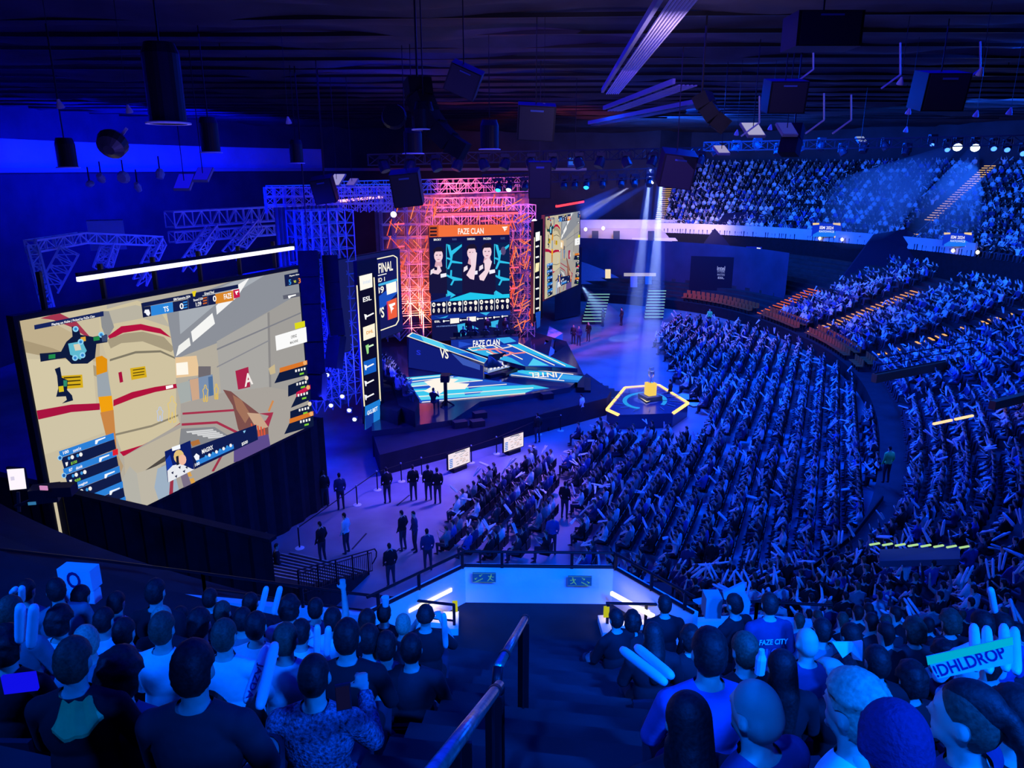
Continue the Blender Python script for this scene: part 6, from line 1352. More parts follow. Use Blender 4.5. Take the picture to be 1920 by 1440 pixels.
# ------------------------------------------------------------------ foreground spectators, seen from behind
def fg(px, py, w_, shirt, label, pose='lap', hair='short', hm=None, ls=False, turn=0, hw=.165, sc=1.0, tilt=0):
    zc = F * hw / w_; top = atzc(px, py, zc); h_ = TOP + {'short': .015, 'shaved': .004, 'quiff': .04, 'bushy': .04, 'beanie': .02, 'cap': .015, 'long': .02, 'ponytail': .02}.get(hair, 0)
    base = top - ZU * h_ * sc - Vector((0, .03, 0)); tgt = Vector((-2, 46, 8)) - base; rz = -math.atan2(tgt.x, tgt.y) * .7 + turn
    o = person(label, pose, base, rz, shirt, hair, hm, ls, sc, tilt=tilt); return o
FG = [
 (214, 1215, 88, 'navy', 'bulky dark silhouette with bushy hair and round shoulders at the bottom left', 'lap', 'bushy', None, True, .0, .25, 1.12),
 (354, 1204, 70, 'charcoal', 'dark haired spectator in charcoal top with pale collar, right of the bushy silhouette', 'lap', 'short', None, True, .0, .165, 1.08),
 (130, 1197, 64, 'black', 'short haired spectator in black jacket with teal hood lining', 'lap', 'short', HAIRB, True, .1, .17, 1.0),
 (2, 1172, 60, 'black', 'dark spectator cut by the left frame edge, head level with the teal hood', 'lap', 'bushy', None, True, 0, .2, 1.0),
 (299, 1149, 44, 'white', 'spectator in bright white tee centred behind the two big dark silhouettes', 'lap', 'short', HAIRB, False, .0, .165, 1.0),
 (299, 1137, 34, 'black', 'fair haired spectator mostly hidden by the head of the one in a bright white tee', 'lap', 'short', HAIRG, False, .0, .165, 1.0),
 (369, 1141, 42, 'black', 'spectator with fresh haircut in black tee beside the bright white tee', 'lap', 'short', None, False, 0, .165, 1.0),
 (416, 1162, 44, 'white', 'short haired spectator in white top behind the woman with long dark hair', 'lap', 'short', HAIRB, False, 0, .165, 1.0),
 (411, 1229, 50, 'black', 'long haired woman in black beside the charcoal topped spectator', 'lap', 'long', None, True, 0, .19, 1.0),
 (228, 1160, 38, 'charcoal', 'dark haired spectator just left of the bright white tee', 'lap', 'short', None, False, 0, .165, 1.0),
 (190, 1140, 34, 'white', 'spectator with swirled crown and white top two rows behind the letter board', 'lap', 'short', None, False, 0, .165, 1.0),
 (162, 1173, 42, 'grey', 'grey haired spectator above the one with teal hood', 'lap', 'short', HAIRG, False, .6, .165, 1.0),
 (105, 1134, 50, 'white', 'bushy haired spectator in white shirt near the upright clapper sticks', 'lap', 'bushy', None, False, 0, .22, 1.0),
 (214, 1110, 30, 'white', 'spectator in white leaning right of the letter O board', 'lap', 'short', None, False, 0, .165, 1.0),
 (287, 1086, 32, 'black', 'broad standing spectator in black jacket against the white front wall', 'stand', 'short', None, True, 0, .165, 1.08),
 (147, 1098, 31, 'black', 'dark head directly under the letter O board', 'lap', 'short', None, False, 0, .165, 1.0),
 (105, 1084, 32, 'grey', 'spectator in grey left of the letter O board', 'lap', 'short', None, True, .6, .165, 1.0),
 (335, 1138, 28, 'charcoal', 'round dark head between broad black jacket and fresh haircut', 'lap', 'short', None, False, 0, .165, 1.0),
 (391, 1104, 26, 'black', 'dark haired front row spectator at the white wall, second from the broad jacket', 'lap', 'short', None, False, 0, .165, 1.0),
 (414, 1128, 30, 'charcoal', 'brown haired front row spectator right of the second dark head', 'lap', 'short', HAIRB, False, 0, .165, 1.0),
 (12, 1118, 42, 'grey', 'dim spectator at the left frame edge below the lifted arm', 'lap', 'short', HAIRB, False, 0, .165, 1.0),
 (44, 1087, 30, 'navy', 'front row spectator in navy at the far left', 'lap', 'short', None, True, 0, .165, 1.0),
 (477, 1148, 38, 'white', 'spectator in broad white tee left of the white hoodie', 'lap', 'short', None, False, 0, .165, 1.0),
 (532, 1170, 42, 'white', 'spectator in white hoodie holding the printed clapper sticks', 'lap', 'short', HAIRB, True, 0, .165, 1.05),
 (562, 1162, 34, 'white', 'dark haired spectator in white top leaning behind the white hoodie', 'lap', 'short', None, False, 0, .165, 1.0),
 (585, 1230, 56, 'knit', 'shaven headed spectator in speckled knit sweater holding a phone', 'phone', 'shaved', None, True, 0, .16, 1.06),
 (648, 1162, 46, 'black', 'dark haired spectator in black tee left of the dark blue shirt', 'lap', 'short', None, False, 0, .165, 1.05),
 (690, 1172, 38, 'navy', 'spectator in dark blue shirt right of the black tee', 'lap', 'short', None, False, 0, .165, 1.05),
 (540, 1115, 34, 'white', 'front row dark head right of the upright pair of clapper sticks', 'lap', 'bushy', None, False, 0, .18, 1.0),
 (467, 1112, 28, 'black', 'front row dark head left of the upright pair of clapper sticks', 'lap', 'short', None, False, 0, .165, 1.0),
 (452, 1140, 32, 'grey', 'spectator in grey between two white tops in the left block', 'lap', 'short', None, False, 0, .165, 1.0),
 (622, 1140, 32, 'white', 'spectator in white holding two pale sticks upright near the white wall', 'lap', 'short', None, False, 0, .165, 1.0),
 (590, 1122, 28, 'navy', 'spectator in navy with raised arm at the front rail', 'raise', 'short', None, False, 0, .165, 1.0),
 (687, 1143, 32, 'black', 'dark head against the white wall left of the last pair at the landing', 'lap', 'short', None, False, 0, .165, 1.0),
 (719, 1132, 26, 'black', 'slim dark front row figure, third from the landing', 'lap', 'short', None, False, 0, .165, 1.0),
 (797, 1134, 28, 'black', 'spectator in dark cap and black tee nearest the landing, holding folded sticks', 'clap', 'cap', None, False, 0, .165, 1.08),
 (755, 1152, 28, 'charcoal', 'grey haired head against the white wall beside the dark cap', 'lap', 'short', HAIRG, False, 0, .165, 1.0),
 (722, 1185, 38, 'black', 'dark spectator with pale collar right of the dark blue shirt', 'lap', 'short', None, True, 0, .165, 1.05),
 (770, 1190, 38, 'charcoal', 'spectator in charcoal on the aisle seat below the dark cap', 'lap', 'short', None, True, 0, .165, 1.05),
 (1158, 1142, 26, 'black', 'spectator in sleeve striped tracksuit at the right edge of the landing', 'lap', 'short', None, True, .4, .165, 1.0),
 (1187, 1144, 28, 'black', 'dark head beside the striped tracksuit at the landing', 'lap', 'bushy', None, True, 0, .18, 1.0),
 (1248, 1116, 25, 'black', 'tall dark front row spectator against the right slope of the balcony', 'stand', 'short', None, True, 0, .165, 1.0),
 (1227, 1165, 38, 'black', 'long haired spectator in black with lit collar near the right landing edge', 'lap', 'long', None, True, 0, .18, 1.0),
 (1335, 1180, 58, 'blue', 'spectator in bright blue jacket with cropped dark hair, centre of the right block', 'lap', 'short', None, True, 0, .165, 1.12),
 (1382, 1113, 28, 'black', 'dark haired spectator before the white panel box', 'lap', 'short', None, False, .5, .165, 1.0),
 (1446, 1112, 30, 'navy', 'spectator in lettered jersey reading FAZE CITY', 'stand', 'short', None, False, 0, .165, 1.0),
 (1403, 1187, 46, 'black', 'brown haired spectator right of the bright blue jacket', 'lap', 'short', HAIRB, True, .2, .165, 1.05),
 (1299, 1172, 40, 'black', 'dark curly head left of the bright blue jacket', 'lap', 'bushy', None, True, .2, .21, 1.0),
 (1518, 1180, 38, 'navy', 'bald spectator in navy shirt in the right block', 'lap', None, None, False, 0, .155, 1.05),
 (1435, 1280, 78, 'navy', 'close spectator with shaved sides and lit neck, navy sweatshirt', 'lap', 'shaved', mat('cropped pale hair', (.38, .28, .22), .7), True, .55, .16, 1.12),
 (1296, 1296, 84, 'black', 'close black silhouette with long hair left of the shaved lit head', 'lap', 'long', None, True, .1, .19, 1.1),
 (1470, 1216, 56, 'black', 'dark long haired head behind the shaved lit head', 'lap', 'long', None, True, 0, .19, 1.0),
 (1628, 1250, 92, 'white', 'fair haired spectator with side part and white top leaning left', 'lap', 'quiff', HAIRG, False, .55, .17, 1.1),
 (1693, 1322, 134, 'black', 'close round navy beanie at the bottom edge', 'lap', 'beanie', None, True, 0, .20, 1.0),
 (1842, 1272, 92, 'navy', 'spectator with shaved sides and ponytail holding up the lettered sign', 'hold', 'ponytail', None, False, .75, .165, 1.1),
 (1600, 1166, 36, 'black', 'spectator in black holding a white placard against the chest', 'phone', 'long', None, True, .3, .18, 1.0),
 (1720, 1157, 38, 'charcoal', 'curly fair haired spectator left of the lettered sign', 'lap', 'bushy', HAIRB, True, 0, .2, 1.0),
 (1787, 1142, 36, 'black', 'dark curly head above the lettered sign', 'lap', 'bushy', HAIRB, True, 0, .2, 1.0),
 (1848, 1146, 38, 'white', 'dark haired spectator in white above the right end of the lettered sign', 'lap', 'short', None, False, 0, .165, 1.0),
 (1885, 1150, 36, 'blue', 'spectator in blue at the right frame edge above the upright sticks', 'lap', 'short', None, False, 0, .165, 1.0),
 (1775, 1200, 46, 'black', 'dark bushy head just under the left end of the lettered sign', 'lap', 'bushy', None, True, 0, .22, 1.0),
 (1590, 1232, 60, 'black', 'dark head pressed behind the fair haired side part', 'lap', 'bushy', None, True, 0, .22, 1.0),
 (1650, 1212, 44, 'black', 'dim dark head between the bald spectator and the lettered sign', 'lap', 'short', None, True, 0, .165, 1.0),
 (1546, 1160, 32, 'grey', 'spectator in grey just behind the bald one', 'lap', 'short', None, False, 0, .165, 1.0),
 (1716, 1240, 58, 'black', 'dark head above the navy beanie', 'lap', 'bushy', None, True, 0, .22, 1.0),
 (1918, 1290, 80, 'black', 'dark spectator cut by the right frame edge at the bottom', 'lap', 'short', None, True, 0, .165, 1.05),
]
NAVYHAT = mat('navy knit hat', (.015, .02, .10), .9, var=.15, scale=60, bump=.5)
OB = {}
for r in FG:
    px, py, w_, sh, lb, ps, hr_, hm_, ls, turn, hw, sc = r
    OB[lb] = fg(px, py, w_, sh, lb, ps, hr_, NAVYHAT if hr_ == 'beanie' else hm_, ls, turn, hw, sc)
OBL = {o['label']: o for o in OB.values()}
# more of the near right-hand block, mid rows
taken = [(r[0], r[1] + r[2] * .6, r[2]) for r in FG]; nfill = 0; fillers = []
for p, f, z, zn in sorted(NSEATS, key=lambda s_: (Vector(s_[0]) - CAM).length):
    top = Vector(p) + ZU * 1.4; q_ = proj(top)
    if not q_ or q_[1] > 1250 or (q_[0] < 960 and (q_[1] < 1082 + max(0, q_[0] - 150) * .08 or len([1 for f_ in fillers if f_[3][0] < 960]) >= 22)) or (q_[0] > 960 and q_[1] < 1075) or (960 - 130 < q_[0] < 960 + 175) or not (-10 < q_[0] < 1935): continue
    w_ = F * .165 / ((top - CAM).dot(ray(960, 720)) / ray(960, 720).length_squared)
    if any(abs(q_[0] - x) < (w_ + ww) * .42 and abs(q_[1] + w_ * .6 - y) < (w_ + ww) * .45 for x, y, ww in taken): continue
    if (p[2] + 1.4) > 12.6: continue
    taken.append((q_[0], q_[1] + w_ * .6, w_)); fillers.append((p, f, z, q_))
    if len(fillers) >= 70: break
for i, (p, f, z, q_) in enumerate(fillers):
    sh = random.choices(shirts, [.36, .22, .18, .06, .06, .12])[0]; sd = 'left' if q_[0] < 960 else 'right'
    o = spectator(f'seated spectator in {sh} top in the near {sd} block, seen from behind', 'lap', (p[0], p[1], z), math.atan2(-f.x, f.y) + random.uniform(-.3, .3), sh, random.choice([HAIRD, HAIRB]), f'{sh} topped spectators filling the near {sd} block', random.uniform(.95, 1.05))
print('fill', len(fillers))
# seats under the foreground people: dark shells
b = MB()
for o in list(OBL.values()):
    p = o.location; R = o.rotation_euler.z; M_ = Matrix.Rotation(R, 3, 'Z')
    if o.data == BODY['stand'][0]: continue
    b.box(Vector(p) + Vector((0, 0, .41)), (.42, .40, .05), NAVY, R); b.box(Vector(p) + M_ @ Vector((0, -.20, .62)), (.42, .04, .30), NAVY, R); b.box(Vector(p) + Vector((0, 0, .2)), (.1, .1, .4), NAVY, R)
tag(b.build('stand_seats', fix=False), 'dark seat shells under the nearest spectators', 'seats', kind='stuff')
# teal hood lining
def ellips(name, c, r, m, parent=None, sub=3, rot=None):
    bm = bmesh.new(); bmesh.ops.create_icosphere(bm, subdivisions=sub, radius=1, matrix=Matrix.Translation(Vector(c)) @ (rot.to_4x4() if rot else Matrix.Identity(4)) @ Matrix.Diagonal((*r, 1)))
    me = bpy.data.meshes.new(name); bm.to_mesh(me); bm.free(); me.materials.append(m); me.polygons.foreach_set('use_smooth', [True] * len(me.polygons)); o = bpy.data.objects.new(name, me); C.objects.link(o)
    if parent: o.parent = parent
    return o
hood = [o for l, o in OBL.items() if 'teal hood' in l and 'short haired' in l][0]
b = MB()
for i in range(12):
    a0, a1 = -1.15 + i * .19, -1.15 + (i + 1) * .19; f_ = lambda a, k: (math.sin(a) * (.085 + k * .06) + .02, -math.cos(a) * (.085 + k * .075) - .0, 1.125 - k * (.05 + .10 * math.cos(a)) + .01 * math.sin(a * 9))
    for k0, k1 in ((0, .35), (.35, .7), (.7, 1)): b.add([f_(a0, k0), f_(a1, k0), f_(a1, k1), f_(a0, k1), [x - y for x, y in zip(f_(a0, k0), (0, .0, .02))], [x - y for x, y in zip(f_(a1, k0), (0, .0, .02))], [x - y for x, y in zip(f_(a1, k1), (0, 0, .02))], [x - y for x, y in zip(f_(a0, k1), (0, 0, .02))]], [(0, 1, 2, 3), (4, 7, 6, 5), (3, 2, 6, 7), (0, 4, 5, 1)], SH['teal']); ho = bpy.data.objects.new('hood', b.mesh('hood')); C.objects.link(ho); ho.parent = hood
# jersey lettering
jer = [o for l, o in OBL.items() if 'FAZE CITY' in l][0]; jb = basis(jer)
JP = Plane(jb @ Vector((0, -.145, .95)), (jb.to_3x3() @ Vector((1, 0, 0))), ZU)
letters('FAZE CITY', JP, 0, 0, .30, .065, WHT, jer, .0); letters('10', Plane(jb @ Vector((0, -.135, .80)), (jb.to_3x3() @ Vector((1, 0, 0))), ZU), 0, 0, .14, .13, mat('violet print', (.10, .12, .40), .7), jer, .0)
# phone of the knit sweater person
kn = [o for l, o in OBL.items() if 'knit' in l][0]
b = MB(); p = atzc(644, 1306, 3.7); b.box(p, (.075, .012, .15), NAVY, .3); b.box(p + Vector((0, -.01, 0)), (.066, .004, .13), em('#0c0c30', 1), .3); tag(b.build('phone'), 'dark phone held up by the spectator in speckled knit', 'phone')
b = MB(); p = atzc(38, 1280, 3.2); b.box(p, (.13, .02, .085), em('#1010f0', .9), .2, None); tag(b.build('phone'), 'deep blue glowing phone held by the spectator at the left edge', 'phone')
# clapper sticks held in the near stand
def stx(a, c, za, zc_, label, fat=1.0):
    o = stick(atzc(*a, za), atzc(*c, zc_), label, fat=fat * .62); return o
NB = mat('dark blue print', (.01, .01, .12), .6)
stx((140 * 0 + 38, 1205), (38, 1133), 4.6, 4.5, 'white clapper stick held upright at the left edge, left one of the tight pair', 1.1)
stx((58, 1215), (64, 1134), 4.6, 4.5, 'white clapper stick held upright at the left edge, right one of the tight pair', 1.1)
stx((41, 1128), (41, 1100), 6, 5.9, 'short visible white clapper stick above the tight upright pair', .9)
stx((22, 1112), (30, 1104), 6.1, 6, 'pale clapper stick end beside the front row spectator at far left', .9)
s1 = stx((462, 1318), (500, 1212), 3.9, 4.25, 'printed clapper stick reading JAZDA leaning in front of the white hoodie', 1.05)
s2 = stx((486, 1330), (516, 1205), 3.8, 4.15, 'plain white clapper stick beside the printed one', 1.05)
stx((488, 1150), (500, 1100), 7.2, 7.1, 'white clapper stick raised over the front rail, left one of the pair'); stx((513, 1152), (526, 1100), 7.2, 7.1, 'white clapper stick raised over the front rail, right one of the pair')
stx((594, 1232), (595, 1172), 6.2, 6.1, 'bluish clapper stick held upright beside the slim white one'); stx((612, 1230), (616, 1175), 6.2, 6.1, 'slim white clapper stick held upright near the front rail')
stx((1250, 1282), (1164, 1216), 4.0, 4.3, 'long bright clapper stick slanting over the aisle side of the right block', 1.0); stx((1262, 1270), (1192, 1212), 4.0, 4.3, 'second long clapper stick lying parallel behind the slanting bright one', 1.0)
stx((1866, 1150), (1857, 1102), 6.5, 6.4, 'single white clapper stick standing upright against the dark block'); 
for i, (x, y) in enumerate(((1826, 1172), (1850, 1176), (1882, 1172), (1902, 1178))): stx((x + 4, y + 85), (x, y), 3.6, 3.9, f'white clapper stick standing behind the lettered sign, {["first","second","third","fourth"][i]} from its left end', .9)
stx((836, 1215), (832, 1150), 7.4, 7.2, 'pale folded stick held by the spectator in a dark cap')
# JAZDA print along the stick
d_ = (atzc(500, 1212, 4.25) - atzc(462, 1318, 3.9)); e_ = d_.normalized(); mid = atzc(462, 1318, 3.9) + d_ * .30; vw = (CAM - mid).normalized(); up2 = vw.cross(e_).normalized()
PJ = Plane(mid, -e_, up2 if up2.dot(Vector((1, 0, 0))) > 0 else -up2); letters('JAZDA', PJ, 0, 0, .24, .04, NB, s1, .034)
# lettered sign
pl_ = Plane(atzc(1818, 1235, 3.0), (atzc(1898, 1212, 2.95) - atzc(1740, 1258, 3.05)), Vector((.12, .25, 1)))
e2 = (Vector((0, .3, 1)) - pl_.e1 * Vector((0, .3, 1)).dot(pl_.e1)).normalized(); pl_ = Plane(pl_.P0, pl_.e1, e2)
t = empty('hand_sign', pl_.at(0, -.06), 'tilted hand sign reading !DHLDROP with green upper band', 'sign')
def sgn(pts, m, d, nm, th=.004):
    b = MB(); b.prism([pl_.at(*pl_.uv(*p), d) for p in pts], pl_.n * th, m); return b.build(nm, t)
sgn([(1736, 1230), (1898, 1193), (1899, 1243), (1758, 1272), (1751, 1262)], mat('sign card', (.60, .75, .80), .6), 0, 'card'); sgn([(1736, 1230), (1898, 1193), (1899, 1208), (1739, 1246)], mat('green band', (.02, 1, .16), .6), .005, 'band')
letters('!DHLDROP', pl_, *pl_.uv(1817, 1240), .27, .05, NB, t, .0055)
# letter O board
pl_ = Plane(atzc(140, 1088, 8.0), Vector((1, -.12, 0)), ZU); t = empty('letter_board', pl_.at(0, -.3), 'white block board with the letter O above the left block', 'sign')
b = MB(); b.box(pl_.at(0, 0, -.08), (.38, .16, .24), WHT, -.12); b.build('board', t); b = MB(); b.box(pl_.at(.02, -.2, -.05), (.36, .12, .14), WHT, -.12); b.build('base', t); letters('O', pl_, -.01, 0, .16, .20, NB, t, .003)
# white panel boxes on the right front wall and placard
for (x0, y0, x1, y1, lb) in ((1325, 1123, 1352, 1160, 'left'), (1385, 1128, 1404, 1160, 'right')):
    pl_ = Plane(atzc((x0 + x1) / 2, (y0 + y1) / 2, 8.6), Vector((1, 0, 0)), ZU); a_, c_ = pl_.uv(x0, y0), pl_.uv(x1, y1); b = MB(); b.box(pl_.at((a_[0] + c_[0]) / 2, (a_[1] + c_[1]) / 2, -.1), (c_[0] - a_[0], .2, a_[1] - c_[1]), mat('grey white board', (.32, .32, .34), .6)); tag(b.build('panel_box'), f'upright white box on the right front wall, {lb} of the dark haired spectator', 'box')
for i, pts in enumerate(([(1300, 1128), (1342, 1118), (1342, 1128), (1310, 1134)], [(1356, 1112), (1396, 1093), (1398, 1122), (1380, 1126), (1358, 1124)])):
    b = MB(); b.prism([atzc(x, y, 9.6) for x, y in pts], (0, .05, 0), mat('grey white board', (.32, .32, .34), .6)); tag(b.build('wall_panel'), f'white slanted wall panel beyond the right front wall, {"low" if i == 0 else "tall"} one', 'panel')
b = MB(); b.prism([atzc(1562, 1206, 5.0), atzc(1600, 1206, 5.0), atzc(1618, 1203, 4.9), atzc(1617, 1240, 4.9), atzc(1600, 1236, 5.0), atzc(1596, 1222, 5.0), atzc(1580, 1234, 5.0)], (0, .02, 0), WHT); tag(b.build('placard'), 'white placard held by the spectator in black right of the bald one', 'placard')
b = MB(); b.lathe([(.03, 0), (.032, .1), (.02, .13), (.016, .16)], WHT, 10, loc=atzc(1424, 1262, 4.4)); tag(b.build('drink_bottle'), 'white drink bottle held up between the blue jacket and the shaved head', 'bottle')
b = MB(); b.lathe([(.035, 0), (.045, .11), (.046, .115)], WHT, 12, loc=atzc(723, 1136, 8.6)); tag(b.build('paper_cup'), 'pale cup standing on the front rail near the dark cap', 'cup')
# monitor and equipment on the black box at the left edge
t = empty('camera_monitor', atzc(30, 930, 15), 'bright white operator monitor above the black drape at the left edge', 'monitor')
pl_ = Plane(atzc(30, 898, 15), Vector((.97, -.2, 0)), ZU); T = Paint(pl_); a_, c_ = pl_.uv(12, 878), pl_.uv(49, 919)
b = MB(); b.box(pl_.at((a_[0] + c_[0]) / 2, (a_[1] + c_[1]) / 2, -.04), (c_[0] - a_[0] + .04, .06, a_[1] - c_[1] + .04), BLKM, -.2); b.build('casing', t)
T.poly([(13, 880), (45, 878), (50, 916), (19, 919)], '#fff6ff'); T.poly([(20, 894), (27, 893), (28, 900), (21, 901)], '#d8d0e8'); T.build(t)
b = MB(); b.bar(atzc(34, 922, 15), atzc(36, 960, 15), .05, BLKM); b.build('stand', t)
b = MB(); b.box(atzc(85, 925, 15), (.5, .35, .3), BLKM, .3); b.bar(atzc(28, 950, 15), atzc(80, 930, 15), .06, BLKM); b.box(atzc(82, 915, 14.7), (.16, .02, .09), em('#d890c8', .9), -.1); b.box(atzc(60, 944, 14.8), (.14, .02, .06), em('#3a88c0', .7), .2)
b.box(atzc(115, 918, 15), (.5, .3, .2), BLKM, .1); tag(b.build('camera_rig'), 'dark camera rig with small pink lit viewfinder beside the bright monitor', 'camera')
# ------------------------------------------------------------------ under the roof
RING = mat('pale ring', (.9, .9, .92), .5)
def can(px, py, zc, wpx, label, lpx):
    p = atzc(px, py, zc); r = wpx / F * zc / 2; L_ = max(.5, lpx / F * zc)
    t = empty('roof_can_light', p, label, 'ceiling lamp'); b = MB(); b.lathe([(r, 0), (r, L_), (r * .8, L_ + .2)], BLKM, 24, loc=p); b.build('housing', t)
    b = MB(); b.lathe([(r * 1.22, 0), (r * 1.22, .03), (r * 1.0, .05)], RING, 28, loc=p - ZU * .02, cap=False); b.lathe([(r * 1.22, 0), (r * 1.0, 0.001)], RING, 28, loc=p - ZU * .02, cap=False); b.build('rim', t, smooth=False)
    b = MB(); b.bar(p + ZU * L_, Vector((p.x, p.y, 19.6)), .03, BLKM); b.build('suspension', t)
can(316, 231, 15, 66, 'huge black can light with pale rim hanging nearest under the roof cloth', 120); can(396, 286, 26, 34, 'mid sized black can light right of the huge one', 52); can(557, 306, 36, 24, 'small black can light above the blue cove', 34)
can(128, 314, 26, 34, 'black can light before the blue cove at far left', 42); can(795, 243, 20, 38, 'black can light with pale rim behind the curved speaker', 30); can(918, 280, 28, 34, 'black can light above the stage truss', 42); can(775, 288, 30, 34, 'wide black can light below the curved speaker', 36)
# slatted linear fixtures
def slats(a, c, w_, n, label, m):
    a = Vector(a); c = Vector(c); d = (c - a); s_ = Vector((d.y, -d.x, 0)).normalized(); t = empty('linear_fixture', a, label, 'ceiling fixture')
    for i in range(n): o_ = s_ * w_ * (i / (n - 1) - .5); b = MB(); b.bar(a + o_, c + o_, w_ / n * .55, m, .05); b.build('slat', t)
    for k in range(8): p = a + d * (k + .5) / 8; b = MB(); b.bar(p - s_ * w_ * .55 + ZU * .06, p + s_ * w_ * .55 + ZU * .06, .05, BLKM); b.build('crossbar', t)
    b = MB(); b.bar(a - s_ * w_ * .85 + ZU * .15, c - s_ * w_ * .85 + ZU * .15, .12, mat('grey fixture', (.25, .25, .3), .5), .2); b.build('side_tray', t)
SLM = mat('pale slat', (.75, .7, .75), .5)
slats(onz(1312, -40, 18.6), onz(1148, 176, 18.4), .55, 7, 'long slatted pale fixture slanting down from the top frame edge', SLM)
slats(onz(1290, 160, 18.2), onz(1152, 208, 18.0), .7, 5, 'shorter slatted fixture below the long slanting one', mat('grey slat', (.3, .28, .32), .5)); slats(onz(1325, 195, 18.0), onz(1115, 235, 17.6), .5, 4, 'dim slatted fixture further back across the roof', mat('dark slat', (.06, .06, .08), .5))
light('AREA', onz(1220, 240, 16.2) - Vector((0, 4, 0)), onz(1230, 90, 18.5), (.55, .4, 1), 260, 3, name='roof_spill')
# speakers
def spk(px, py, wpx, hpx, zc, tilt_, label, roll=0.0):
    p = atzc(px, py, zc); W_ = wpx / F * zc; H_ = hpx / F * zc; t = empty('loudspeaker', p, label, 'loudspeaker')
    M_ = Matrix.Rotation(roll, 3, 'Y') @ Matrix.Rotation(tilt_, 3, 'X')
    b = MB(); b.box(p, (W_, W_ * .7, H_), BLKM, M=M_); b.build('cabinet', t)
    b = MB(); b.box(p + M_ @ Vector((0, -W_ * .36, 0)), (W_ * .9, .04, H_ * .94), NAVY, M=M_); gr_ = b.build('grille', t)
    b = MB(); b.bar(p + ZU * H_ * .45, Vector((p.x, p.y, max(19.5, p.z + 1))), .03, BLKM); b.build('hanging_cable', t)
    b = MB(); b.box(p + M_ @ Vector((0, -W_ * .39, H_ * .36)), (W_ * .35, .02, H_ * .05), mat('faint badge', (.05, .1, .35), .5), M=M_); b.build('badge', gr_)
spk(763, 352, 54, 62, 30, .25, 'square black loudspeaker hanging before the red scaffolding', -.1); spk(1012, 337, 42, 66, 34, .1, 'square black loudspeaker hanging above the dense red scaffolding'); spk(1268, 316, 62, 62, 30, .3, 'big tilted black loudspeaker hanging left of the far upper stand', .12)
spk(608, 355, 40, 46, 34, .3, 'dim dark loudspeaker hanging over the blue scaffolding', -.15); spk(1005, 228, 70, 62, 24, .2, 'broad dark loudspeaker under the roof left of the slatted fixtures', .05); spk(1470, 180, 70, 56, 26, .2, 'dark loudspeaker bulk high on the right roof'); spk(1760, 120 + 50, 80, 66, 24, .2, 'wide dark loudspeaker at the upper right roof')
spk(870, 150, 60, 50, 20, .3, 'dark tilted loudspeaker block near the curved speaker top', .4); spk(1540, 60, 120, 60, 16, .0, 'large dark duct box high at the upper right roof')
def linearray(pts, zc, w_, label):
    t = empty('line_array', atzc(*pts[0], zc), label, 'loudspeaker')
    for i in range(len(pts) - 1):
        a_, c_ = atzc(*pts[i], zc), atzc(*pts[i + 1], zc); b = MB(); b.bar(a_, c_, w_ / F * zc, BLK, w_ / F * zc * .7); b.build('speaker_box', t); 
        if i: b = MB(); b.bar(a_ - (c_ - a_) * .02, a_ + (c_ - a_) * .02, w_ / F * zc * .8, BLK, w_ / F * zc * .9); b.build('joint', t)
    b = MB(); p = atzc(*pts[0], zc); b.bar(p, Vector((p.x, p.y, 19.6)), .05, BLKM); b.build('suspension', t)
linearray([(782, 150), (786, 180), (798, 210), (818, 240), (845, 268), (872, 285)], 20, 46, 'big curved black speaker column hanging before the roof cloth')
linearray([(578, 472), (580, 520), (583, 570), (588, 640), (592, 700), (590, 750)], 37.5, 36, 'tall dark speaker column beside the left video wall'); linearray([(618, 480), (622, 530), (626, 580), (632, 630), (625, 690)], 38.5, 28, 'second tall dark speaker column right of the first')
linearray([(1316, 178), (1325, 200), (1340, 222), (1362, 240)], 24, 40, 'smaller curved dark speaker column right of the slatted fixtures'); linearray([(1490, 235), (1485, 262), (1478, 290)], 30, 34, 'short dark speaker column over the far upper stand')
b = MB(); b.lathe([(.3, -.12), (.34, 0), (.3, .12)], BLKM, 20, M=Matrix.Rotation(1.3, 3, 'X'), loc=atzc(739, 219, 20)); tag(b.build('round_loudspeaker'), 'round dark loudspeaker disc left of the curved speaker column', 'loudspeaker')
# floodlight panels and small lamp heads
def flood(px, py, wpx, hpx, zc, sk, col, k, label, hang=True):
    P_ = [atzc(px + x * wpx / 2 + y * sk, py + y * hpx / 2, zc - y * .12) for x, y in ((-1, -1), (1, -1), (1, 1), (-1, 1))]; t = empty('floodlight', P_[0], label, 'floodlight', None); n_ = (P_[1] - P_[0]).cross(P_[3] - P_[0]).normalized()
    if n_.dot(CAM - P_[0]) < 0: n_ = -n_
    cen = sum(P_, Vector()) / 4; b = MB(); b.prism([cen + (p - cen) * 1.12 for p in P_], -n_ * .12, mat('grey fixture', (.25, .25, .3), .5)); hs_ = b.build('housing', t)
    b = MB(); b.prism([p + n_ * .01 for p in P_], n_ * .015, em(col, k)); b.build('lens', hs_)
    b = MB(); b.bar(cen, Vector((cen.x, cen.y, 19.5)), .025, BLKM); b.build('bracket', t)
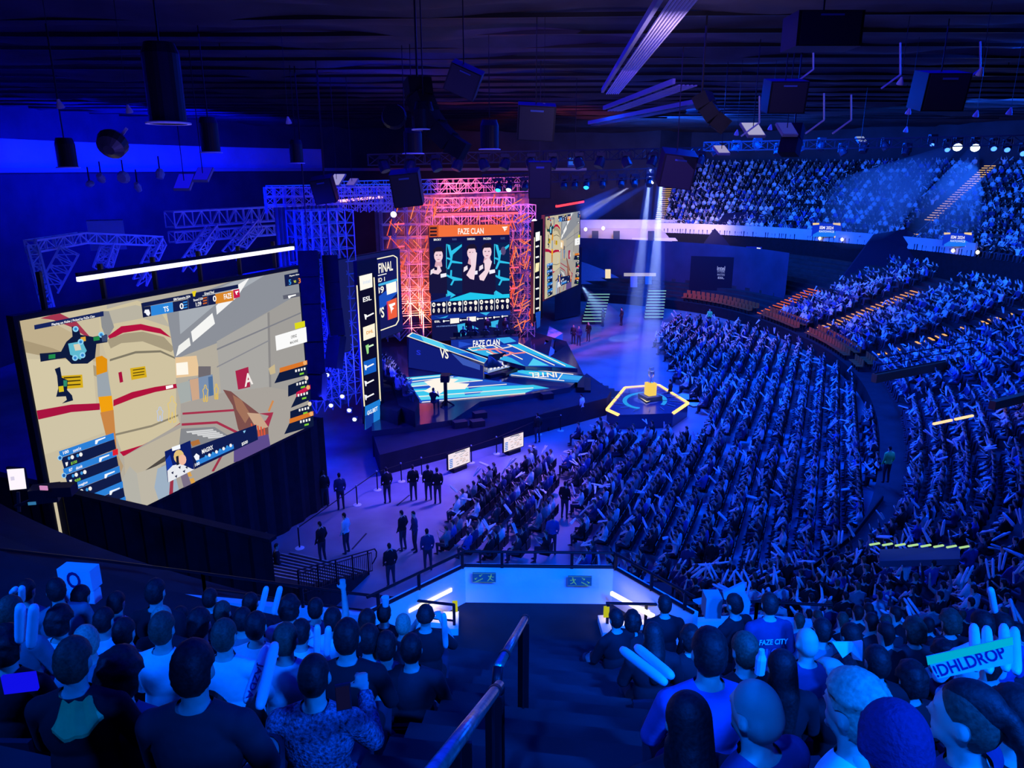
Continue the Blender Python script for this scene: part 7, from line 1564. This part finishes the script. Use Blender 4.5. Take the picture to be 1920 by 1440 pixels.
FL = [(1412, 242, 30, 22, 28, 7, '#b8b4e0', .8, 'brightest tilted floodlight panel under the roof, centre right'), (1476, 241, 26, 20, 28, 6, '#3038a8', .8, 'dim blue floodlight panel right of the brightest one'), (1353, 280, 20, 13, 34, 5, '#b0a8d8', .8, 'small tilted floodlight panel below the brightest one'),
 (1078, 303, 24, 13, 40, 0, '#2a60e0', .9, 'small framed blue screen lamp on the stage truss'), (631, 337, 20, 20, 40, -6, '#a8a0e0', .8, 'pale floodlight panel over the blue scaffolding'), (345, 340, 28, 26, 30, -5, '#1410f0', .8, 'deep blue floodlight panel at left, first of two'), (380, 326, 26, 22, 30, -5, '#1410e0', .8, 'deep blue floodlight panel at left, second of two'),
 (660, 341, 14, 12, 40, -4, '#7060d0', .7, 'small violet floodlight panel near the pale one'), (1615, 261, 14, 9, 44, 3, '#a0b0e0', .7, 'small pale floodlight panel over the far stand')]
for r in FL: flood(*r)
HEADM = mat('moving head shell', (.03, .03, .04), .4)
def head(px, py, zc, label, grp, lens=None, dirv=(0, -.2, -1), r=.22):
    p = atzc(px, py, zc); q_ = Vector(dirv).normalized(); M_ = q_.to_track_quat('Z', 'Y').to_matrix(); t = empty('moving_head', p, label, 'stage lamp', grp)
    b = MB(); b.lathe([(r * .5, -.3), (r * .8, -.22), (r, 0), (r, .22), (r * .9, .26)], HEADM, 12, M=M_, loc=p); lh = b.build('lamp_head', t, smooth=False)
    b = MB(); b.box(p + ZU * .42, (.42, .34, .16), HEADM); b.bar(p + ZU * .4 + Vector((.26, 0, 0)), p + Vector((.26, 0, -.05)), .06, HEADM); b.bar(p + ZU * .4 - Vector((.26, 0, 0)), p - Vector((.26, 0, .05)), .06, HEADM); b.bar(p + ZU * .4 + Vector((.26, 0, 0)), p + ZU * .4 - Vector((.26, 0, 0)), .06, HEADM); b.build('yoke', t)
    if lens: b = MB(); b.lathe([(r * .85, 0), (r * .6, .06), (.01, .09)], lens, 12, M=M_, loc=p + q_ * .25); b.build('lens', lh)
truss(atzc(905, 337, 44), atzc(1300, 322, 44), .55, 22, mat('black truss', (.05, .05, .06), .5, .5), 'long black lighting truss spanning over the stage front', bar=.06)
truss(atzc(690, 300, 36), atzc(1320, 286, 40), .5, 26, mat('black truss', (.05, .05, .06), .5, .5), 'upper black lighting truss with dark lamp heads', bar=.06)
truss(atzc(1320, 275, 46), atzc(1960, 262, 40), .5, 24, mat('black truss', (.05, .05, .06), .5, .5), 'right black lighting truss before the far upper stand', bar=.06)
for i, px in enumerate(range(720, 1310, 45)): head(px + (i * 13) % 9, 312 - (px - 720) * .018, 36 + (px - 720) * .006, 'dark lamp head hanging from the upper black truss', 'dark lamp heads on the upper truss', dirv=((-1) ** i * .4, -.3, -1), r=.26)
for i, px in enumerate((935, 955, 985, 1020, 1058, 1078, 1100, 1130, 1165, 1190, 1218)):
    col = {1: '#d8e8ff', 0: '#3ab0ff', 6: '#2aa0ff'}.get(i); head(px, 350 - (px - 935) * .03, 44, 'small lamp head on the black truss over the stage front' if not col else f'glowing pale blue lamp head on the stage front truss, {["first","second","","","","","third"][i]} one', 'lamp heads on the stage front truss' if not col else None, em(col, 2.5) if col else None, (-.2, -.8, -1), r=.2)
HB = em('#c8e8ff', 8)
for i, (px, py, r_) in enumerate(((1795, 272, .32), (1828, 273, .32), (1863, 275, .2), (1888, 277, .2), (1748, 268, .15), (1776, 277, .18), (1918, 284, .22))):
    head(px, py, 46, f'bright blue white lamp on the right truss, {["largest and nearest the stairs","second large one","third from the stairs","fourth from the stairs","small one left of all","small angled one beside the largest","the one at the frame edge"][i]}', None, HB if i < 2 else em('#3a70ff', 4), (-.5, -1.2, -.8), r=r_)
for i, px in enumerate(range(1340, 1740, 40)): head(px, 284 - (i % 3) * 5, 46, 'dark lamp head on the right truss before the far stand', 'dark lamp heads on the right truss', dirv=((-1) ** i * .5, -.4, -1), r=.24)
def plainlamp(px, py, zc, label):
    p = atzc(px, py, zc); t = empty('roof_spotlight', p, label, 'ceiling lamp', 'small pale spotlights under the roof'); b = MB(); b.lathe([(.03, .06), (.05, 0), (.09, -.09), (.11, -.17)], mat('pale lamp shade', (.45, .45, .5), .5), 12, M=Matrix.Rotation(.35, 3, 'X'), loc=p); b.build('shade', t)
    b = MB(); b.bar(p, Vector((p.x, p.y, 19.6)), .012, BLKM); b.build('rod', t)
for x, y, zc in ((110, 190, 20), (240, 200, 22), (540, 222, 26), (1445, 240 - 4, 34), (1382, 246, 34), (1020, 185 + 12, 24), (1690, 148, 24), (1840, 130, 22), (1895, 205, 26), (1705, 205, 28), (1700, 240, 34), (1832, 210, 28)): plainlamp(x, y, zc, 'small pale spotlight with bell shade hanging under the roof')
for i, (x, y, y2) in enumerate(((1525, 130, 80), (1688, 140, 80), (1838, 130, 78), (1424, 230, 180), (1545, 225, 175), (1596, 225, 178))):
    b = MB(); p = atzc(x, y, 26); b.bar(p, atzc(x, y2, 25.5), .05, mat('pale rod', (.4, .4, .5), .5)); b.bar(p, p + Vector((-.6, 0, -.45)), .05, mat('pale rod', (.4, .4, .5), .5)); tag(b.build('hanging_rod'), 'thin pale hanging rod with bent foot under the roof', 'rod', 'thin hanging rods under the right roof')
b = MB(); b.lathe([(.28, 0), (.34, .1), (.3, .3), (.12, .4)], HEADM, 18, M=Matrix.Rotation(2.2, 3, 'X'), loc=atzc(215, 262, 17)); b.bar(atzc(222, 262, 17), atzc(238, 240, 17), .06, mat('pale rod', (.4, .4, .5), .5)); tag(b.build('projector_lamp'), 'round dark spotlight with pale bracket under the roof, left of the huge can', 'spotlight')
# cove-side blue floor boxes and trusses behind the left wall
for k, (p, q_, w_, n_) in enumerate((((58, 462, 33), (155, 446, 38), .5, 6), ((155, 446, 38), (300, 452, 42), .5, 8), ((60, 462, 33), (92, 585, 33), .4, 7), ((300, 452, 42), (262, 530, 40), .5, 5), ((130, 470, 35), (92, 540, 35), .8, 4), ((318, 412, 44), (560, 398, 52), .9, 16), ((322, 445, 44), (560, 428, 52), .6, 16), ((400, 430, 46), (350, 500, 42), .6, 6), ((210, 450, 40), (190, 510, 38), .6, 5), ((480, 420, 48), (430, 480, 46), .7, 5))):
    truss(atzc(*p), atzc(*q_), w_ , n_, mat('lit truss aluminium', (.8, .8, .85), .5), f'blue lit truss beam behind the left video wall, {["first from the left","second from the left","upright at the far left","leaning under the second","thick leaning one at far left","long deck beam","lower long deck beam","leaning under the deck beams","short leaning one in the middle","leaning nearest the speaker columns"][k]}', bar=.09)  # truss aluminium lightened so these beams look brightly lit
b = MB(); b.box(atzc(200, 440, 42), (1.8, 1.2, 1.6), mat('blue lit case', (.4, .4, .5), .6), .5); tag(b.build('equipment_case'), 'pale case standing on the blue lit truss frame', 'case')
for i, (x, y, w_, h_) in enumerate(((190, 335, 14, 10), (232, 332, 22, 14), (300, 325, 16, 14), (258, 350, 12, 14), (168, 345, 12, 12))):
    b = MB(); p = atzc(x, y, 36); b.lathe([(w_ / F * 12, -.2), (w_ / F * 20, .0), (w_ / F * 14, .25)], mat('blue lit case', (.4, .4, .5), .6), 10, M=Matrix.Rotation(.8 + i, 3, 'X'), loc=p); b.bar(p, p + ZU * .8, .05, BLKM); tag(b.build('lamp_cluster'), 'small blue lit lamp hanging before the dark stage-side wall', 'stage lamp', 'blue lit lamps at the stage-side wall')
# violet bright floor lamps around the tower base
for i, (x, y) in enumerate(((615, 703), (643, 743), (656, 769), (666, 786), (622, 760))):
    p = atzc(x, y, 40); t = empty('floor_lamp', p, 'small glowing white blue lamp at the foot of the blue scaffolding', 'stage lamp', 'lamps at the scaffolding foot'); b = MB(); b.box(p, (.3, .3, .25), HEADM); b.build('body', t); b = MB(); b.lathe([(.11, 0), (.1, .05), (.02, .09)], em('#c8d8ff', 3), 10, M=Matrix.Rotation(1.9, 3, 'X'), loc=p + Vector((0, -.16, .05))); b.build('lens', t)
light('AREA', atzc(640, 760, 38), atzc(640, 600, 41), (.02, .03, 1), 900, 2, name='floor_lamp_light')
for i, (x, y) in enumerate(((738, 402), (1002, 416))):
    p = atzc(x, y, 54 if x < 900 else 56); b = MB(); b.lathe([(.22, 0), (.2, .1), (.02, .16)], em('#fff0ff', 3), 10, M=Matrix.Rotation(1.8, 3, 'X'), loc=p); b.box(p + Vector((0, .2, 0)), (.4, .3, .35), HEADM); tag(b.build('beam_lamp'), f'small white beam lamp clipped {"left" if i == 0 else "right"} of the main stage screen', 'stage lamp')
# ------------------------------------------------------------------ beams in the haze: thin air lit by real spotlights
def hazemat(name, dens, col):
    m = bpy.data.materials.new(name); m.use_nodes = True; nt = m.node_tree; nt.nodes.remove(nt.nodes['Principled BSDF']); v = nt.nodes.new('ShaderNodeVolumeScatter')
    v.inputs['Color'].default_value = (*col, 1); v.inputs['Density'].default_value = dens; v.inputs['Anisotropy'].default_value = 0.1; nt.links.new(v.outputs[0], nt.nodes['Material Output'].inputs['Volume']); return m
HZM = hazemat('stage haze', .035, (1, 1, 1))
def beam(a, c, r0, r1, ang, power, col, label, dens=.1):
    a = Vector(a); c = Vector(c); d = (c - a); M_ = d.to_track_quat('Z', 'Y').to_matrix(); b = MB(); b.lathe([(r0, .2), (r1, d.length)], hazemat(f'stage haze {dens}', dens, (1, 1, 1)), 16, M=M_, loc=a); o = b.build('haze'); tag(o, label, 'haze', kind='stuff')
    light('SPOT', a, c, col, power, .04, ang, .25, name='beam_spot')
pt = atzc(1243, 296, 45); 
beam(pt, Vector((tc.x, tc.y, .95)), .2, 1.1, 6.4, 100000, (.35, .5, 1), 'tall pale light beam falling on the trophy platform', .08)
beam(atzc(1222, 300, 45.5), Vector((tc.x - .9, tc.y + 2.2, .95)), .2, 1.0, 6, 70000, (.35, .5, 1), 'second pale light beam falling just behind the trophy platform', .07)
for (x, y), (x2, y2), pw in (((1221, 343), (1095, 412), 9000), ((1182, 350), (1090, 404), 5000), ((1166, 348), (1088, 392), 4000)):
    beam(atzc(x, y, 44), atzc(x2, y2, 47), .08, .45, 9, pw, (.7, .75, 1), f'slanting white light beam right of the stage, starting {"rightmost" if pw == 9000 else "second" if pw == 5000 else "leftmost"}')
beam(atzc(1795, 272, 46), atzc(1610, 400, 82), .2, 4.4, 13.5, 26000, (.02, .12, 1), 'blue beam spreading down from the largest blue lamp', .035); beam(atzc(1828, 273, 46), atzc(1770, 420, 74), .2, 3.4, 13, 18000, (.02, .12, 1), 'blue beam falling from the second large blue lamp', .035)
beam(atzc(1090, 535, 62), atzc(1140, 600, 66), .15, 1.2, 16, 4000, (.3, .6, 1), 'pale beam under the far video wall'); beam(atzc(738, 402, 54), atzc(733, 475, 54), .1, .5, 14, 1800, (.5, .5, 1), 'short pale beam above the grand final panel')
p = atzc(1221, 343, 43.9); b = MB(); b.lathe([(.02, -.15), (.14, 0), (.02, .15)], em('#fff4d8', 6), 10, loc=p); tag(b.build('beam_lamp'), 'tiny bright lamp where the slanting white beams start', 'stage lamp')
print('objects', len(bpy.data.objects))
